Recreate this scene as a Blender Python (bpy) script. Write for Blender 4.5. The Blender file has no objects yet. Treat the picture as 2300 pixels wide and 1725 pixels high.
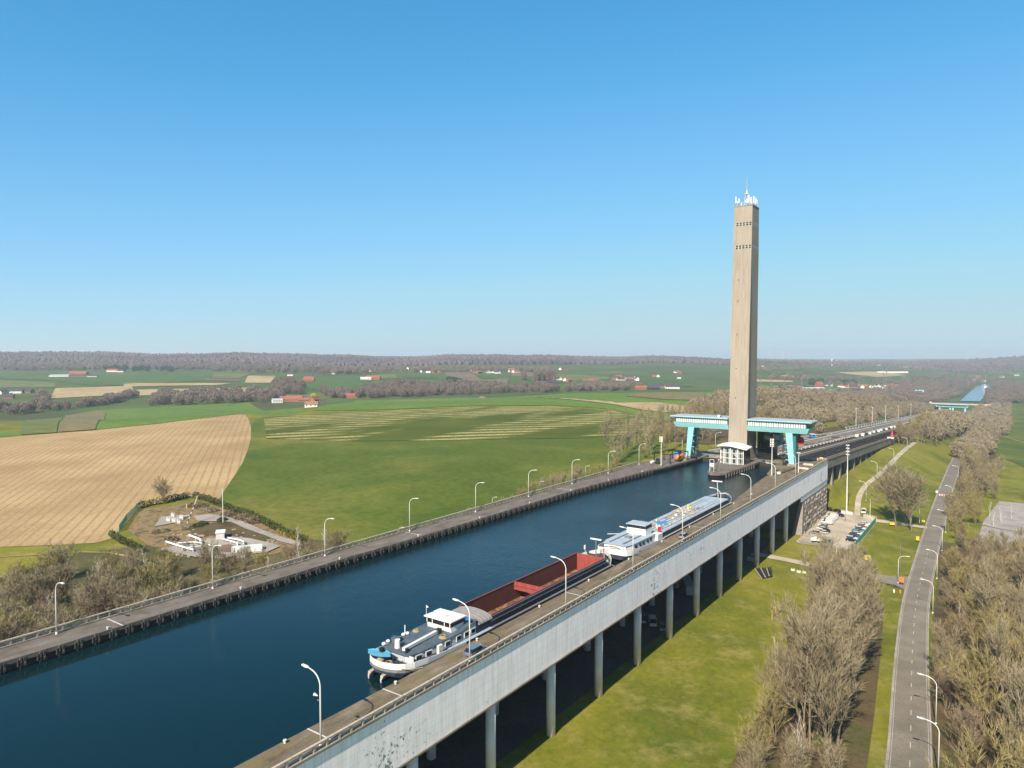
import bpy, bmesh, math, random
import numpy as np
from mathutils import Vector, Matrix
R_ = math.radians
HAZE = 0.0001
random.seed(7); np.random.seed(7)
scene = bpy.context.scene
COL = scene.collection
# ---------------------------------------------------------------- camera
CAMH = 50.1
TH = math.atan(1120/1590); PITCH = math.atan(62.5/1590)
cd = bpy.data.cameras.new('camera'); cam = bpy.data.objects.new('camera', cd); COL.objects.link(cam)
cam.location = (0, 0, CAMH); cam.rotation_euler = (R_(90)-PITCH, 0, TH)
cd.sensor_width = 36; cd.lens = 36*1590/2300; cd.clip_start = 1; cd.clip_end = 40000
scene.camera = cam
# ---------------------------------------------------------------- light
SUN_EL, SUN_AZ = 39, 8
S = Vector((math.sin(R_(SUN_AZ))*math.cos(R_(SUN_EL)), -math.cos(R_(SUN_AZ))*math.cos(R_(SUN_EL)), math.sin(R_(SUN_EL))))
sd = bpy.data.lights.new('sun', 'SUN'); so = bpy.data.objects.new('sun', sd); COL.objects.link(so)
sd.energy = 5.0; sd.angle = R_(0.53); sd.color = (1, .92, .80)
so.rotation_euler = S.to_track_quat('Z', 'Y').to_euler(); so.location = (0, -100, 300)
w = bpy.data.worlds.new('World'); scene.world = w; w.use_nodes = True
nt = w.node_tree; bg = nt.nodes['Background']
sky = nt.nodes.new('ShaderNodeTexSky'); sky.sky_type = 'NISHITA'; sky.sun_disc = False
sky.sun_elevation = R_(SUN_EL); sky.sun_rotation = math.pi - R_(SUN_AZ)
sky.altitude = 0; sky.air_density = 1.0; sky.dust_density = 0.0; sky.ozone_density = 5.0
# per-channel response of the camera to the sky (same for every ray)
_k = nt.nodes.new('ShaderNodeVectorMath'); _k.operation = 'SCALE'; _k.inputs['Scale'].default_value = .15/2
nt.links.new(sky.outputs[0], _k.inputs[0])
_s = nt.nodes.new('ShaderNodeSeparateXYZ'); _c = nt.nodes.new('ShaderNodeCombineXYZ'); nt.links.new(_k.outputs[0], _s.inputs[0])
for _i,_pts in enumerate(([(0,0),(.0755,.052),(.1425,.135),(.219,.2),(.33,.275),(.58,.352),(1,.40)],[(0,0),(.143,.242),(.259,.37),(.373,.445),(.5,.492),(.665,.498),(1,.51)],[(0,0),(.28,.49),(.448,.63),(.56,.655),(.65,.64),(1,.62)])):
    _f = nt.nodes.new('ShaderNodeFloatCurve'); _cv = _f.mapping.curves[0]
    _cv.points[0].location = _pts[0]; _cv.points[-1].location = _pts[-1]
    for _p in _pts[1:-1]: _cv.points.new(*_p)
    _f.mapping.update(); nt.links.new(_s.outputs[_i], _f.inputs['Value']); nt.links.new(_f.outputs[0], _c.inputs[_i])
_r = nt.nodes.new('ShaderNodeMapRange'); _r.inputs['From Min'].default_value = .22; _r.inputs['From Max'].default_value = .52; _r.inputs['To Min'].default_value = 1; _r.inputs['To Max'].default_value = .88
nt.links.new(_s.outputs[0], _r.inputs['Value']); _b = nt.nodes.new('ShaderNodeMath'); _b.operation = 'MULTIPLY'; nt.links.new(_f.outputs[0], _b.inputs[0]); nt.links.new(_r.outputs[0], _b.inputs[1]); nt.links.new(_b.outputs[0], _c.inputs[2])
_m = nt.nodes.new('ShaderNodeVectorMath'); _m.operation = 'SCALE'; _m.inputs['Scale'].default_value = 1/.15
nt.links.new(_c.outputs[0], _m.inputs[0]); nt.links.new(_m.outputs[0], bg.inputs[0]); bg.inputs[1].default_value = 0.105
vs = scene.view_settings
scene.display_settings.display_device = 'sRGB'
vs.view_transform = 'Standard'; vs.look = 'None'; vs.exposure = 1.08; vs.gamma = 1.0; vs.use_curve_mapping = False

# ---------------------------------------------------------------- helpers
def tag(o, label=None, cat=None, group=None, kind=None):
    if label: o['label'] = label
    if cat: o['category'] = cat
    if group: o['group'] = group
    if kind: o['kind'] = kind
    return o
def empty(name, loc, rz=0, label=None, cat=None, group=None):
    o = bpy.data.objects.new(name, None); COL.objects.link(o)
    o.location = loc; o.rotation_euler = (0, 0, rz); o.empty_display_size = .5
    return tag(o, label, cat, group)
def copy_tree(o, parent=None):
    c = o.copy(); COL.objects.link(c); c.parent = parent
    for ch in list(o.children): copy_tree(ch, c)
    return c
def dup(o, loc, rz, label=None, group=None, s=1.0):
    c = copy_tree(o); c.location = loc; c.rotation_euler = (0, 0, rz)
    c.scale = (s, s, s) if not isinstance(s, tuple) else s
    if label: c['label'] = label
    if group: c['group'] = group
    return c
class MB:
    def __init__(s): s.v = []; s.f = []; s.m = []; s.k = 0
    def add(s, vs_, fs): 
        n = len(s.v); s.v.extend([tuple(a) for a in vs_]); s.f.extend([tuple(n+i for i in f) for f in fs]); s.m.extend([s.k]*len(fs)); return s
    def box(s, x0, x1, y0, y1, z0, z1):
        return s.add([(x0,y0,z0),(x1,y0,z0),(x1,y1,z0),(x0,y1,z0),(x0,y0,z1),(x1,y0,z1),(x1,y1,z1),(x0,y1,z1)],
                     [(0,3,2,1),(4,5,6,7),(0,1,5,4),(1,2,6,5),(2,3,7,6),(3,0,4,7)])
    def cbox(s, c, sz, rz=0, rx=0):
        q = Matrix.Rotation(rz,3,'Z') @ Matrix.Rotation(rx,3,'X'); c = Vector(c); h = [a/2 for a in sz]
        vs_ = [c + q @ Vector((a*h[0], b*h[1], d*h[2])) for d in (-1,1) for a,b in ((-1,-1),(1,-1),(1,1),(-1,1))]
        return s.add(vs_, [(0,3,2,1),(4,5,6,7),(0,1,5,4),(1,2,6,5),(2,3,7,6),(3,0,4,7)])
    def prism(s, poly, z0, z1):
        # poly is [(x,y)], z0/z1 scalars or functions
        a = sum(poly[i-1][0]*poly[i][1]-poly[i][0]*poly[i-1][1] for i in range(len(poly)))
        if a < 0: poly = poly[::-1]
        n = len(poly); g0 = z0 if callable(z0) else (lambda x,y: z0); g1 = z1 if callable(z1) else (lambda x,y: z1)
        vs_ = [(x,y,g0(x,y)) for x,y in poly] + [(x,y,g1(x,y)) for x,y in poly]
        return s.add(vs_, [tuple(range(n-1,-1,-1)), tuple(range(n,2*n))] + [(i,(i+1)%n,n+(i+1)%n,n+i) for i in range(n)])
    def tube(s, pts, r, n=8, caps=True):
        pts = [Vector(p) for p in pts]; m = len(pts); rr = r if isinstance(r,(list,tuple)) else [r]*m
        rings = []; up = Vector((0,0,1))
        for i,p in enumerate(pts):
            d = (pts[min(i+1,m-1)] - pts[max(i-1,0)]).normalized()
            a = d.cross(up if abs(d.z) < .95 else Vector((1,0,0))).normalized(); b = a.cross(d)
            rings.append([p + (a*math.cos(t)+b*math.sin(t))*rr[i] for t in [2*math.pi*k/n for k in range(n)]])
        vs_ = [q for g in rings for q in g]
        fs = [(i*n+k, i*n+(k+1)%n, (i+1)*n+(k+1)%n, (i+1)*n+k) for i in range(m-1) for k in range(n)]
        if caps: fs += [tuple(range(n-1,-1,-1)), tuple((m-1)*n+k for k in range(n))]
        return s.add(vs_, fs)
    def loft(s, rings, close=True, cap=True):
        n = len(rings[0]); m = len(rings); vs_ = [q for g in rings for q in g]
        kk = n if close else n-1
        fs = [(i*n+k, i*n+(k+1)%n, (i+1)*n+(k+1)%n, (i+1)*n+k) for i in range(m-1) for k in range(kk)]
        if cap: fs += [tuple(range(n-1,-1,-1)), tuple((m-1)*n+k for k in range(n))]
        return s.add(vs_, fs)
    def ball(s, c, r, n=8, m=6, sq=(1,1,1)):
        rings = [[(c[0]+r*sq[0]*math.sin(math.pi*j/m)*math.cos(2*math.pi*k/n), c[1]+r*sq[1]*math.sin(math.pi*j/m)*math.sin(2*math.pi*k/n), c[2]-r*sq[2]*math.cos(math.pi*j/m)) for k in range(n)] for j in range(1,m)]
        return s.loft(rings)
    def build(s, name, mat, parent=None, org=None, smooth=False, label=None, kind=None):
        me = bpy.data.meshes.new(name); vs_ = s.v
        if org is not None: vs_ = [(x-org[0], y-org[1], z-org[2]) for x,y,z in vs_]
        me.from_pydata(vs_, [], s.f)
        mats = mat if isinstance(mat,(list,tuple)) else [mat]
        for m_ in mats: me.materials.append(m_)
        if len(mats) > 1: me.polygons.foreach_set('material_index', s.m)
        if smooth: me.polygons.foreach_set('use_smooth', [True]*len(me.polygons))
        me.update()
        o = bpy.data.objects.new(name, me); COL.objects.link(o); o.parent = parent
        if label: o['label'] = label
        if kind: o['kind'] = kind
        return o

# ---------------------------------------------------------------- materials
M = {}
def newmat(name):
    m = bpy.data.materials.new(name); m.use_nodes = True
    t = m.node_tree; b = t.nodes['Principled BSDF']; return m, t, b
def N(t, ty, **kw):
    n = t.nodes.new(ty)
    for k,v in kw.items():
        if k.startswith('i_'):
            key = k[2:]; key = int(key) if key.isdigit() else key
            n.inputs[key].default_value = v
        else: setattr(n, k, v)
    return n
def coords(t, kind='Position', sc=(1,1,1), rot=(0,0,0)):
    if kind == 'Position': g = t.nodes.new('ShaderNodeNewGeometry').outputs['Position']
    else: g = t.nodes.new('ShaderNodeTexCoord').outputs[kind]
    mp = N(t, 'ShaderNodeMapping'); mp.inputs['Scale'].default_value = sc; mp.inputs['Rotation'].default_value = rot
    t.links.new(g, mp.inputs[0]); return mp.outputs[0]
def noise(t, vec, scale, detail=4, rough=.55):
    n = N(t, 'ShaderNodeTexNoise'); n.inputs['Scale'].default_value = scale; n.inputs['Detail'].default_value = detail; n.inputs['Roughness'].default_value = rough
    t.links.new(vec, n.inputs['Vector']); return n.outputs['Fac']
def ramp(t, fac, stops):
    r = N(t, 'ShaderNodeValToRGB'); e = r.color_ramp.elements
    while len(e) < len(stops): e.new(.5)
    for q,(p,c) in zip(e, stops): q.position = p; q.color = (c[0],c[1],c[2],1) if len(c)==3 else c
    t.links.new(fac, r.inputs[0]); return r.outputs[0]
def mix(t, fac, a, b, mode='MIX'):
    m = N(t, 'ShaderNodeMix'); m.data_type = 'RGBA'; m.blend_type = mode
    for s_, v in ((m.inputs['Factor'],fac),(m.inputs['A'],a),(m.inputs['B'],b)):
        if isinstance(v,(int,float)): s_.default_value = v
        elif isinstance(v,(tuple,list)): s_.default_value = (*v,1) if len(v)==3 else v
        else: t.links.new(v, s_)
    return m.outputs['Result']
def bump(t, b, h, strength=.3, dist=.1):
    n = N(t, 'ShaderNodeBump'); n.inputs['Strength'].default_value = strength; n.inputs['Distance'].default_value = dist
    t.links.new(h, n.inputs['Height']); t.links.new(n.outputs[0], b.inputs['Normal'])
KA = .72   # overall reflectance of the painted and built things
def plain(name, c, rough=.6, metal=0, var=.12, sc=.8, spec=.3):
    m,t,b = newmat(name); v = coords(t, 'Object')
    f = noise(t, v, sc, 5); c = tuple(x*KA*q for x,q in zip(c,(1.04,.98,.9)))
    lo = tuple(x*(1-var) for x in c); hi = tuple(min(1,x*(1+var)) for x in c)
    t.links.new(ramp(t, f, [(.3,lo),(.7,hi)]), b.inputs['Base Color'])
    b.inputs['Roughness'].default_value = rough; b.inputs['Metallic'].default_value = metal; b.inputs['Specular IOR Level'].default_value = spec
    M[name] = m; return m
def mottled(name, c1, c2, c3, big, small, rough=.9, bstr=.3, bsc=None, bd=.1, space='Position'):
    m,t,b = newmat(name); v = coords(t, space)
    f1 = noise(t, v, big, 6, .6); f2 = noise(t, v, small, 5, .65)
    a = ramp(t, f1, [(.32,c1),(.5,c2),(.68,c3)])
    d = ramp(t, f2, [(.25,(.6,.6,.6)),(.75,(1.35,1.35,1.35))])
    t.links.new(mix(t, .8, a, d, 'MULTIPLY'), b.inputs['Base Color'])
    b.inputs['Roughness'].default_value = rough; b.inputs['Specular IOR Level'].default_value = .15
    if bstr: bump(t, b, noise(t, v, bsc or small*2, 4), bstr, bd)
    M[name] = m; return m
plain('white_paint', (.78,.78,.77), .4, 0, .06); plain('offwhite', (.6,.59,.56), .6); plain('cream', (.5,.45,.36), .8)
plain('lamp_metal', (.72,.73,.74), .35, .0, .05); plain('dark_metal', (.03,.032,.036), .5); plain('black', (.012,.012,.014), .5)
plain('grey_metal', (.25,.26,.28), .45, .3); plain('dark_glass', (.015,.02,.025), .12, 0, .2, 1, .5); plain('turquoise', (.27,.59,.65), .45, 0, .08)
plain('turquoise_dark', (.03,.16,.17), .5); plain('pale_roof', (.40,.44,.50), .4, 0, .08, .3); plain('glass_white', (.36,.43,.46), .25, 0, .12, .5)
plain('red', (.42,.03,.04), .5); plain('yellow', (.62,.48,.05), .5); plain('orange', (.62,.20,.04), .5); plain('blue', (.05,.22,.50), .5)
plain('navy', (.018,.03,.055), .5, 0, .2); plain('green_metal', (.02,.11,.08), .5); plain('tyre', (.015,.015,.015), .8)
plain('rope', (.35,.28,.17), .9); plain('rubble', (.35,.31,.26), .9, 0, .35, 3)
plain('roof_tile', (.27,.095,.055), .85, 0, .3, .6); plain('roof_slate', (.06,.06,.07), .7, 0, .25, .6); plain('brick', (.30,.12,.08), .9, 0, .2, 1)
plain('render_wall', (.85,.80,.74), .85, 0, .1, .5); plain('barn_brown', (.24,.15,.10), .9, 0, .3, .5)
mottled('grass', (.060,.078,.010), (.105,.105,.016), (.15,.13,.024), .028, .9, .95, .5, 6, .15)
mottled('meadow', (.036,.063,.005), (.066,.087,.008), (.135,.12,.022), .012, .35, .95, .4, 3, .2)
mottled('rough_ground', (.035,.05,.012), (.065,.058,.02), (.10,.075,.035), .05, .7, .95, .6, 3, .3)
mottled('leaf_litter', (.05,.035,.016), (.09,.062,.03), (.06,.06,.016), .09, 1.1, .95, .6, 3, .3)
mottled('asphalt', (.125,.105,.078), (.155,.13,.10), (.185,.158,.12), .12, 3, .85, .15, 12, .02)
mottled('old_asphalt', (.14,.115,.09), (.18,.15,.115), (.22,.185,.14), .12, 2, .9, .2, 8, .02)
mottled('gravel', (.26,.215,.155), (.33,.275,.20), (.40,.335,.245), .12, 3, .95, .3, 9, .04)
mottled('pale_gravel', (.19,.165,.145), (.25,.215,.185), (.30,.26,.22), .12, 3, .95, .3, 9, .04)
mottled('dry_grass', (.085,.06,.025), (.20,.135,.065), (.055,.05,.02), .22, 1.2, .95, .5, 5, .2)
mottled('plowed', (.10,.068,.042), (.13,.09,.056), (.16,.11,.07), .01, .08, .95, 0)
mottled('crop_green', (.055,.105,.012), (.082,.13,.016), (.11,.14,.022), .006, .12, .95, .2, 3, .1)
mottled('crop_dark', (.036,.066,.013), (.050,.086,.017), (.066,.096,.021), .006, .1, .95, 0)
mottled('crop_olive', (.075,.088,.024), (.10,.11,.03), (.125,.12,.042), .012, .12, .95, 0)
mottled('stubble', (.23,.16,.075), (.29,.21,.105), (.34,.25,.13), .008, .1, .95, 0)
mottled('brown_green', (.12,.10,.04), (.145,.115,.05), (.11,.105,.034), .02, .15, .95, 0)
# quay concrete: stained, patchy
def quaymat(name, c1, c2, c3, spots):
    m,t,b = newmat(name); v = coords(t)
    v2 = coords(t, 'Position', (1,.25,1))
    f1 = noise(t, v2, .55, 6, .65); f2 = noise(t, v, 3.0, 6, .7); f3 = noise(t, v, .22, 3, .5)
    a = ramp(t, f1, [(.28,c1),(.5,c2),(.72,c3)])
    a = mix(t, .75, a, ramp(t, f2, [(.25,(.55,.55,.55)),(.5,(1,1,1)),(.8,(1.5,1.45,1.3))]), 'MULTIPLY')
    a = mix(t, ramp(t, f3, [(.58,(0,0,0)),(.66,(1,1,1))]), a, spots)
    t.links.new(a, b.inputs['Base Color']); b.inputs['Roughness'].default_value = .9; b.inputs['Specular IOR Level'].default_value = .2
    bump(t, b, f2, .3, .05); M[name] = m
quaymat('quay', (.060,.042,.028), (.125,.095,.062), (.20,.158,.105), (.13,.10,.042))
quaymat('quay_left', (.070,.055,.045), (.12,.098,.08), (.17,.142,.115), (.09,.072,.055))
quaymat('concrete', (.13,.108,.08), (.21,.178,.135), (.28,.24,.185), (.17,.14,.095))
# painted panel wall with joints, flaking
def wallmat():
    m,t,b = newmat('painted_wall'); g = t.nodes.new('ShaderNodeNewGeometry').outputs['Position']
    sp = N(t,'ShaderNodeSeparateXYZ'); t.links.new(g, sp.inputs[0])
    cb = N(t,'ShaderNodeCombineXYZ'); t.links.new(sp.outputs['Y'], cb.inputs[0]); t.links.new(sp.outputs['Z'], cb.inputs[1])
    br = N(t,'ShaderNodeTexBrick'); br.offset = 0; br.inputs['Scale'].default_value = 1; br.inputs['Brick Width'].default_value = 1.35; br.inputs['Row Height'].default_value = 1.5
    br.inputs['Mortar Size'].default_value = .022; br.inputs['Color1'].default_value = (.98,.87,.82,1); br.inputs['Color2'].default_value = (.94,.83,.78,1); br.inputs['Mortar'].default_value = (.66,.61,.57,1)
    t.links.new(cb.outputs[0], br.inputs['Vector'])
    mp = coords(t, 'Position', (1,1.2,.12)); st = noise(t, mp, 1.3, 5, .6)
    a = mix(t, .55, br.outputs[0], ramp(t, st, [(.3,(.66,.64,.62)),(.6,(1,1,1))]), 'MULTIPLY')
    p = coords(t); big = noise(t, p, .07, 2, .5); fine = noise(t, p, 1.5, 6, .7)
    mu = N(t,'ShaderNodeMath', operation='MULTIPLY'); t.links.new(big, mu.inputs[0]); t.links.new(fine, mu.inputs[1])
    fl = ramp(t, mu.outputs[0], [(.375,(0,0,0)),(.395,(1,1,1))])
    a = mix(t, fl, a, (.20,.19,.18))
    t.links.new(a, b.inputs['Base Color']); b.inputs['Roughness'].default_value = .6
    bump(t, b, fl, -.4, .05); M['painted_wall'] = m
wallmat()
def stonemat():
    m,t,b = newmat('stone_relief'); g = t.nodes.new('ShaderNodeNewGeometry').outputs['Position']
    sp = N(t,'ShaderNodeSeparateXYZ'); t.links.new(g, sp.inputs[0])
    ad = N(t,'ShaderNodeMath', operation='ADD'); t.links.new(sp.outputs['X'], ad.inputs[0]); t.links.new(sp.outputs['Y'], ad.inputs[1])
    cb = N(t,'ShaderNodeCombineXYZ'); t.links.new(ad.outputs[0], cb.inputs[0]); t.links.new(sp.outputs['Z'], cb.inputs[1])
    br = N(t,'ShaderNodeTexBrick'); br.inputs['Scale'].default_value = 1; br.inputs['Brick Width'].default_value = 1.0; br.inputs['Row Height'].default_value = .38
    br.inputs['Mortar Size'].default_value = .05; br.inputs['Color1'].default_value = (.22,.18,.145,1); br.inputs['Color2'].default_value = (.27,.225,.18,1); br.inputs['Mortar'].default_value = (.13,.11,.09,1)
    t.links.new(cb.outputs[0], br.inputs['Vector'])
    f = noise(t, coords(t), .9, 6, .7)
    t.links.new(mix(t, .7, br.outputs[0], ramp(t, f, [(.25,(.6,.6,.6)),(.75,(1.3,1.3,1.3))]), 'MULTIPLY'), b.inputs['Base Color'])
    b.inputs['Roughness'].default_value = .95; bump(t, b, br.outputs['Fac'], -.8, .15); M['stone_relief'] = m
stonemat()
def towermat():
    m,t,b = newmat('tower_concrete'); v = coords(t)
    st = noise(t, coords(t,'Position',(1.4,1.4,.05)), 1.2, 6, .6); big = noise(t, v, .05, 4, .5)
    a = ramp(t, st, [(.25,(.19,.155,.115)),(.55,(.262,.218,.165)),(.8,(.295,.25,.19))])
    a = mix(t, .6, a, ramp(t, big, [(.3,(.82,.82,.84)),(.7,(1.1,1.08,1.05))]), 'MULTIPLY')
    wv = N(t,'ShaderNodeTexWave'); wv.bands_direction = 'Z'; wv.inputs['Scale'].default_value = .26; wv.inputs['Distortion'].default_value = .3
    t.links.new(v, wv.inputs[0]); a = mix(t, .35, a, ramp(t, wv.outputs['Fac'], [(.0,(.72,.7,.68)),(.06,(1,1,1))]), 'MULTIPLY')
    f = noise(t, v, 2.2, 5, .6); a = mix(t, .5, a, ramp(t, f, [(.3,(.85,.85,.85)),(.7,(1.1,1.1,1.1))]), 'MULTIPLY')
    t.links.new(a, b.inputs['Base Color']); b.inputs['Roughness'].default_value = .9; bump(t, b, f, .2, .05); M['tower_concrete'] = m
towermat()
def watermat(name, base, sc=1.0):
    m,t,b = newmat(name); v = coords(t)
    b.inputs['Base Color'].default_value = (*base,1); b.inputs['Roughness'].default_value = .06; b.inputs['IOR'].default_value = 1.30; b.inputs['Specular IOR Level'].default_value = .42; b.inputs['Specular Tint'].default_value = (.72,.96,1,1)
    # calm close to the camera, wind-ruffled farther along the basin
    sp = N(t,'ShaderNodeSeparateXYZ'); t.links.new(v, sp.inputs[0])
    mr = N(t,'ShaderNodeMapRange'); mr.inputs['From Min'].default_value = 60; mr.inputs['From Max'].default_value = 230; mr.inputs['To Min'].default_value = .10; mr.inputs['To Max'].default_value = 1.0
    t.links.new(sp.outputs['Y'], mr.inputs['Value'])
    n1 = noise(t, coords(t,'Position',(1,1.6,1)), 1.1*sc, 6, .6); n2 = noise(t, v, .25*sc, 2, .5); n3 = noise(t, v, .018, 3, .5)
    ad = N(t,'ShaderNodeMath', operation='MULTIPLY_ADD'); ad.inputs[1].default_value = 1.2; t.links.new(n2, ad.inputs[0]); t.links.new(n1, ad.inputs[2])
    mu = N(t,'ShaderNodeMath', operation='MULTIPLY'); t.links.new(mr.outputs[0], mu.inputs[0]); t.links.new(n3, mu.inputs[1])
    bn = N(t,'ShaderNodeBump'); bn.inputs['Distance'].default_value = .35; t.links.new(mu.outputs[0], bn.inputs['Strength']); t.links.new(ad.outputs[0], bn.inputs['Height'])
    t.links.new(bn.outputs[0], b.inputs['Normal']); M[name] = m
watermat('water', (.0008,.0110,.0135)); watermat('water_far', (.02,.16,.30), .5)
def stripemat(name, base1, base2, line, ang, freq, dist, width, dashed=False, bumps=0):
    m,t,b = newmat(name); v = coords(t, 'Position', (1,1,1), (0,0,ang))
    wv = N(t,'ShaderNodeTexWave'); wv.bands_direction = 'X'; wv.wave_profile = 'SIN'; wv.inputs['Scale'].default_value = freq; wv.inputs['Distortion'].default_value = dist; wv.inputs['Detail'].default_value = 2; wv.inputs['Detail Scale'].default_value = .012 if not dashed else .05
    t.links.new(v, wv.inputs[0])
    f = noise(t, v, .02, 5, .6); a = ramp(t, f, [(.35,base1),(.65,base2)])
    fi = noise(t, v, .9, 6, .75); a = mix(t, .8, a, ramp(t, fi, [(.28,(.62,.60,.56)),(.55,(1.05,1.05,1.05)),(.75,(1.3,1.3,1.3))]), 'MULTIPLY')
    s_ = ramp(t, wv.outputs['Fac'], [(0,(1,1,1)),(width,(0,0,0))])
    if dashed:
        f3 = noise(t, coords(t,'Position',(1,1,1),(0,0,ang)), .5, 5, .8)
        f4 = noise(t, coords(t,'Position',(1,.16,1),(0,0,ang)), .022, 3, .6)
        s_ = mix(t, 1, s_, ramp(t, f3, [(.38,(.05,.05,.05)),(.52,(1,1,1))]), 'MULTIPLY')
        s_ = mix(t, 1, s_, ramp(t, f4, [(.43,(.0,.0,.0)),(.53,(1,1,1))]), 'MULTIPLY')
    else:
        f5 = noise(t, v, .15, 4, .7); s_ = mix(t, 1, s_, ramp(t, f5, [(.3,(.35,.35,.35)),(.7,(1,1,1))]), 'MULTIPLY')
    t.links.new(mix(t, s_, a, line), b.inputs['Base Color']); b.inputs['Roughness'].default_value = .95; b.inputs['Specular IOR Level'].default_value = .1
    if bumps: bump(t, b, fi, bumps, .25)
    M[name] = m
def hullmat():
    m,t,b = newmat('dark_hull'); v = coords(t,'Object',(1,.3,1)); f = noise(t, v, 1.4, 6, .7)
    t.links.new(ramp(t, f, [(.3,(.012,.015,.025)),(.55,(.025,.03,.045)),(.75,(.07,.065,.06))]), b.inputs['Base Color']); b.inputs['Roughness'].default_value = .55; M['dark_hull'] = m
    m,t,b = newmat('rust_red'); v = coords(t,'Object',(1,1,.35)); f = noise(t, v, 1.1, 6, .7)
    t.links.new(ramp(t, f, [(.25,(.14,.026,.018)),(.55,(.22,.036,.026)),(.8,(.27,.08,.06))]), b.inputs['Base Color']); b.inputs['Roughness'].default_value = .7; M['rust_red'] = m
    m,t,b = newmat('hold_brown'); v = coords(t,'Object',(1,1,.25)); f = noise(t, v, .9, 6, .7)
    t.links.new(ramp(t, f, [(.25,(.065,.014,.008)),(.6,(.11,.022,.013)),(.85,(.16,.04,.028))]), b.inputs['Base Color']); b.inputs['Roughness'].default_value = .8; M['hold_brown'] = m
    m,t,b = newmat('hold_sand'); v = coords(t,'Object'); f = noise(t, v, .8, 6, .75)
    t.links.new(ramp(t, f, [(.46,(.06,.022,.012)),(.56,(.20,.10,.03)),(.72,(.34,.19,.07))]), b.inputs['Base Color']); b.inputs['Roughness'].default_value = .95; bump(t,b,f,.5,.2); M['hold_sand'] = m
    m,t,b = newmat('deck_blue'); v = coords(t,'Object'); f = noise(t, v, .7, 6, .65)
    t.links.new(ramp(t, f, [(.25,(.035,.05,.06)),(.55,(.06,.078,.092)),(.8,(.10,.12,.135))]), b.inputs['Base Color']); b.inputs['Roughness'].default_value = .6; M['deck_blue'] = m
    m,t,b = newmat('tank_deck'); v = coords(t,'Object'); f = noise(t, v, .6, 6, .7)
    t.links.new(ramp(t, f, [(.25,(.19,.235,.27)),(.55,(.28,.32,.35)),(.8,(.36,.39,.41))]), b.inputs['Base Color']); b.inputs['Roughness'].default_value = .6; M['tank_deck'] = m
hullmat()
plain('bark', (.20,.16,.115), .95, 0, .25, 2); plain('bark_pale', (.62,.58,.52), .8, 0, .2, 2)
def twigmat(name, a, b_):
    m,t,b = newmat(name); oi = N(t,'ShaderNodeObjectInfo')
    t.links.new(ramp(t, oi.outputs['Random'], [(0,a),(1,b_)]), b.inputs['Base Color']); b.inputs['Roughness'].default_value = .9; b.inputs['Specular IOR Level'].default_value = .15; M[name] = m
twigmat('twig', (.185,.148,.088), (.24,.195,.118)); twigmat('twig_green', (.19,.152,.062), (.23,.185,.08)); twigmat('twig_red', (.155,.11,.07), (.19,.14,.09))
twigmat('twig_mid', (.175,.138,.086), (.215,.172,.108)); twigmat('twig_far', (.145,.112,.088), (.18,.142,.112)); twigmat('needles', (.022,.045,.022), (.035,.06,.025)); twigmat('willow_yellow', (.38,.36,.07), (.42,.38,.08)); twigmat('hedge_green', (.045,.055,.016), (.065,.072,.022))
# ---------------------------------------------------------------- terrain
cT, sT = math.cos(TH), math.sin(TH)
def wp(xpx, D):   # point at axis depth D whose bearing is that of picture column xpx
    r = (xpx-1150)/1590*D
    return (r*cT - D*sT, r*sT + D*cT)
FAR = [(x,D,z) for x,l in {
 -500:[(150,-10),(300,-8),(600,-6),(1000,-20),(1600,-15),(2500,0),(3500,45),(6000,50)],
 0:[(100,-10),(150,-9),(216,-8),(330,-6),(433,-4),(560,-4),(800,-22),(1000,-26),(1250,-22),(1600,-14),(2200,-4),(2800,9),(3300,46),(3700,56),(5000,50),(9000,40)],
 400:[(130,-8),(200,-7),(320,-4),(480,-1),(620,-3),(850,-24),(1100,-26),(1500,-13),(2200,-3),(2900,10),(3500,44),(4000,52),(6000,44)],
 800:[(130,-6),(250,-4),(443,0),(650,0),(800,-2),(1000,-22),(1300,-24),(1600,-12),(2300,1),(3000,10),(3700,28),(4500,43),(6000,40),(9000,10)],
 1300:[(230,-4),(400,0),(640,0),(900,0),(1020,-3),(1250,-20),(1600,-16),(2100,-6),(2700,4),(3300,16),(4300,39),(5000,38),(8000,5)],
 1600:[(350,-1),(450,0),(640,0),(950,0),(1100,-6),(1500,-22),(2100,-18),(2800,0),(3500,12),(4500,24),(6000,10),(10000,0)],
 1750:[(360,-1),(480,2),(700,1),(900,-2),(1200,-18),(1700,-30),(2500,-18),(3500,-2),(5000,0),(10000,0),(13000,0)],
 1900:[(500,4),(650,0),(900,-12),(1300,-34),(1800,-42),(2500,-38),(3300,-22),(4500,-5),(7000,0),(13000,0)],
 2050:[(900,-20),(1300,-45),(1800,-58),(2500,-52),(3300,-40),(4500,-16),(6500,-2),(13000,0)],
 2180:[(1900,-66),(2500,-67),(3200,-66),(4200,-45),(5500,-10),(8000,2),(13000,0)],
 2300:[(200,-28),(500,-34),(800,-40),(1300,-50),(2000,-60),(3000,-62),(4000,-40),(5000,20),(6000,38),(9000,30)],
 2600:[(200,-28),(500,-32),(800,-38),(1300,-45),(2000,-50),(3000,-45),(4000,-20),(5000,35),(7000,45)],
}.items() for D,z in l]
def polar(X, Y): return np.arctan2(X, Y), np.log(np.maximum(np.hypot(X, Y), 1.0))
_p = np.array([wp(x,D) for x,D,_ in FAR]); _z = np.array([z for *_,z in FAR], float)
_a, _l = polar(_p[:,0], _p[:,1]); _P = np.stack([_a*1.6, _l], 1)
def _U(r2): return .5*r2*np.log(r2+1e-12)
_n = len(_P); _K = _U(((_P[:,None]-_P[None])**2).sum(-1)) + np.eye(_n)*.002
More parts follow.
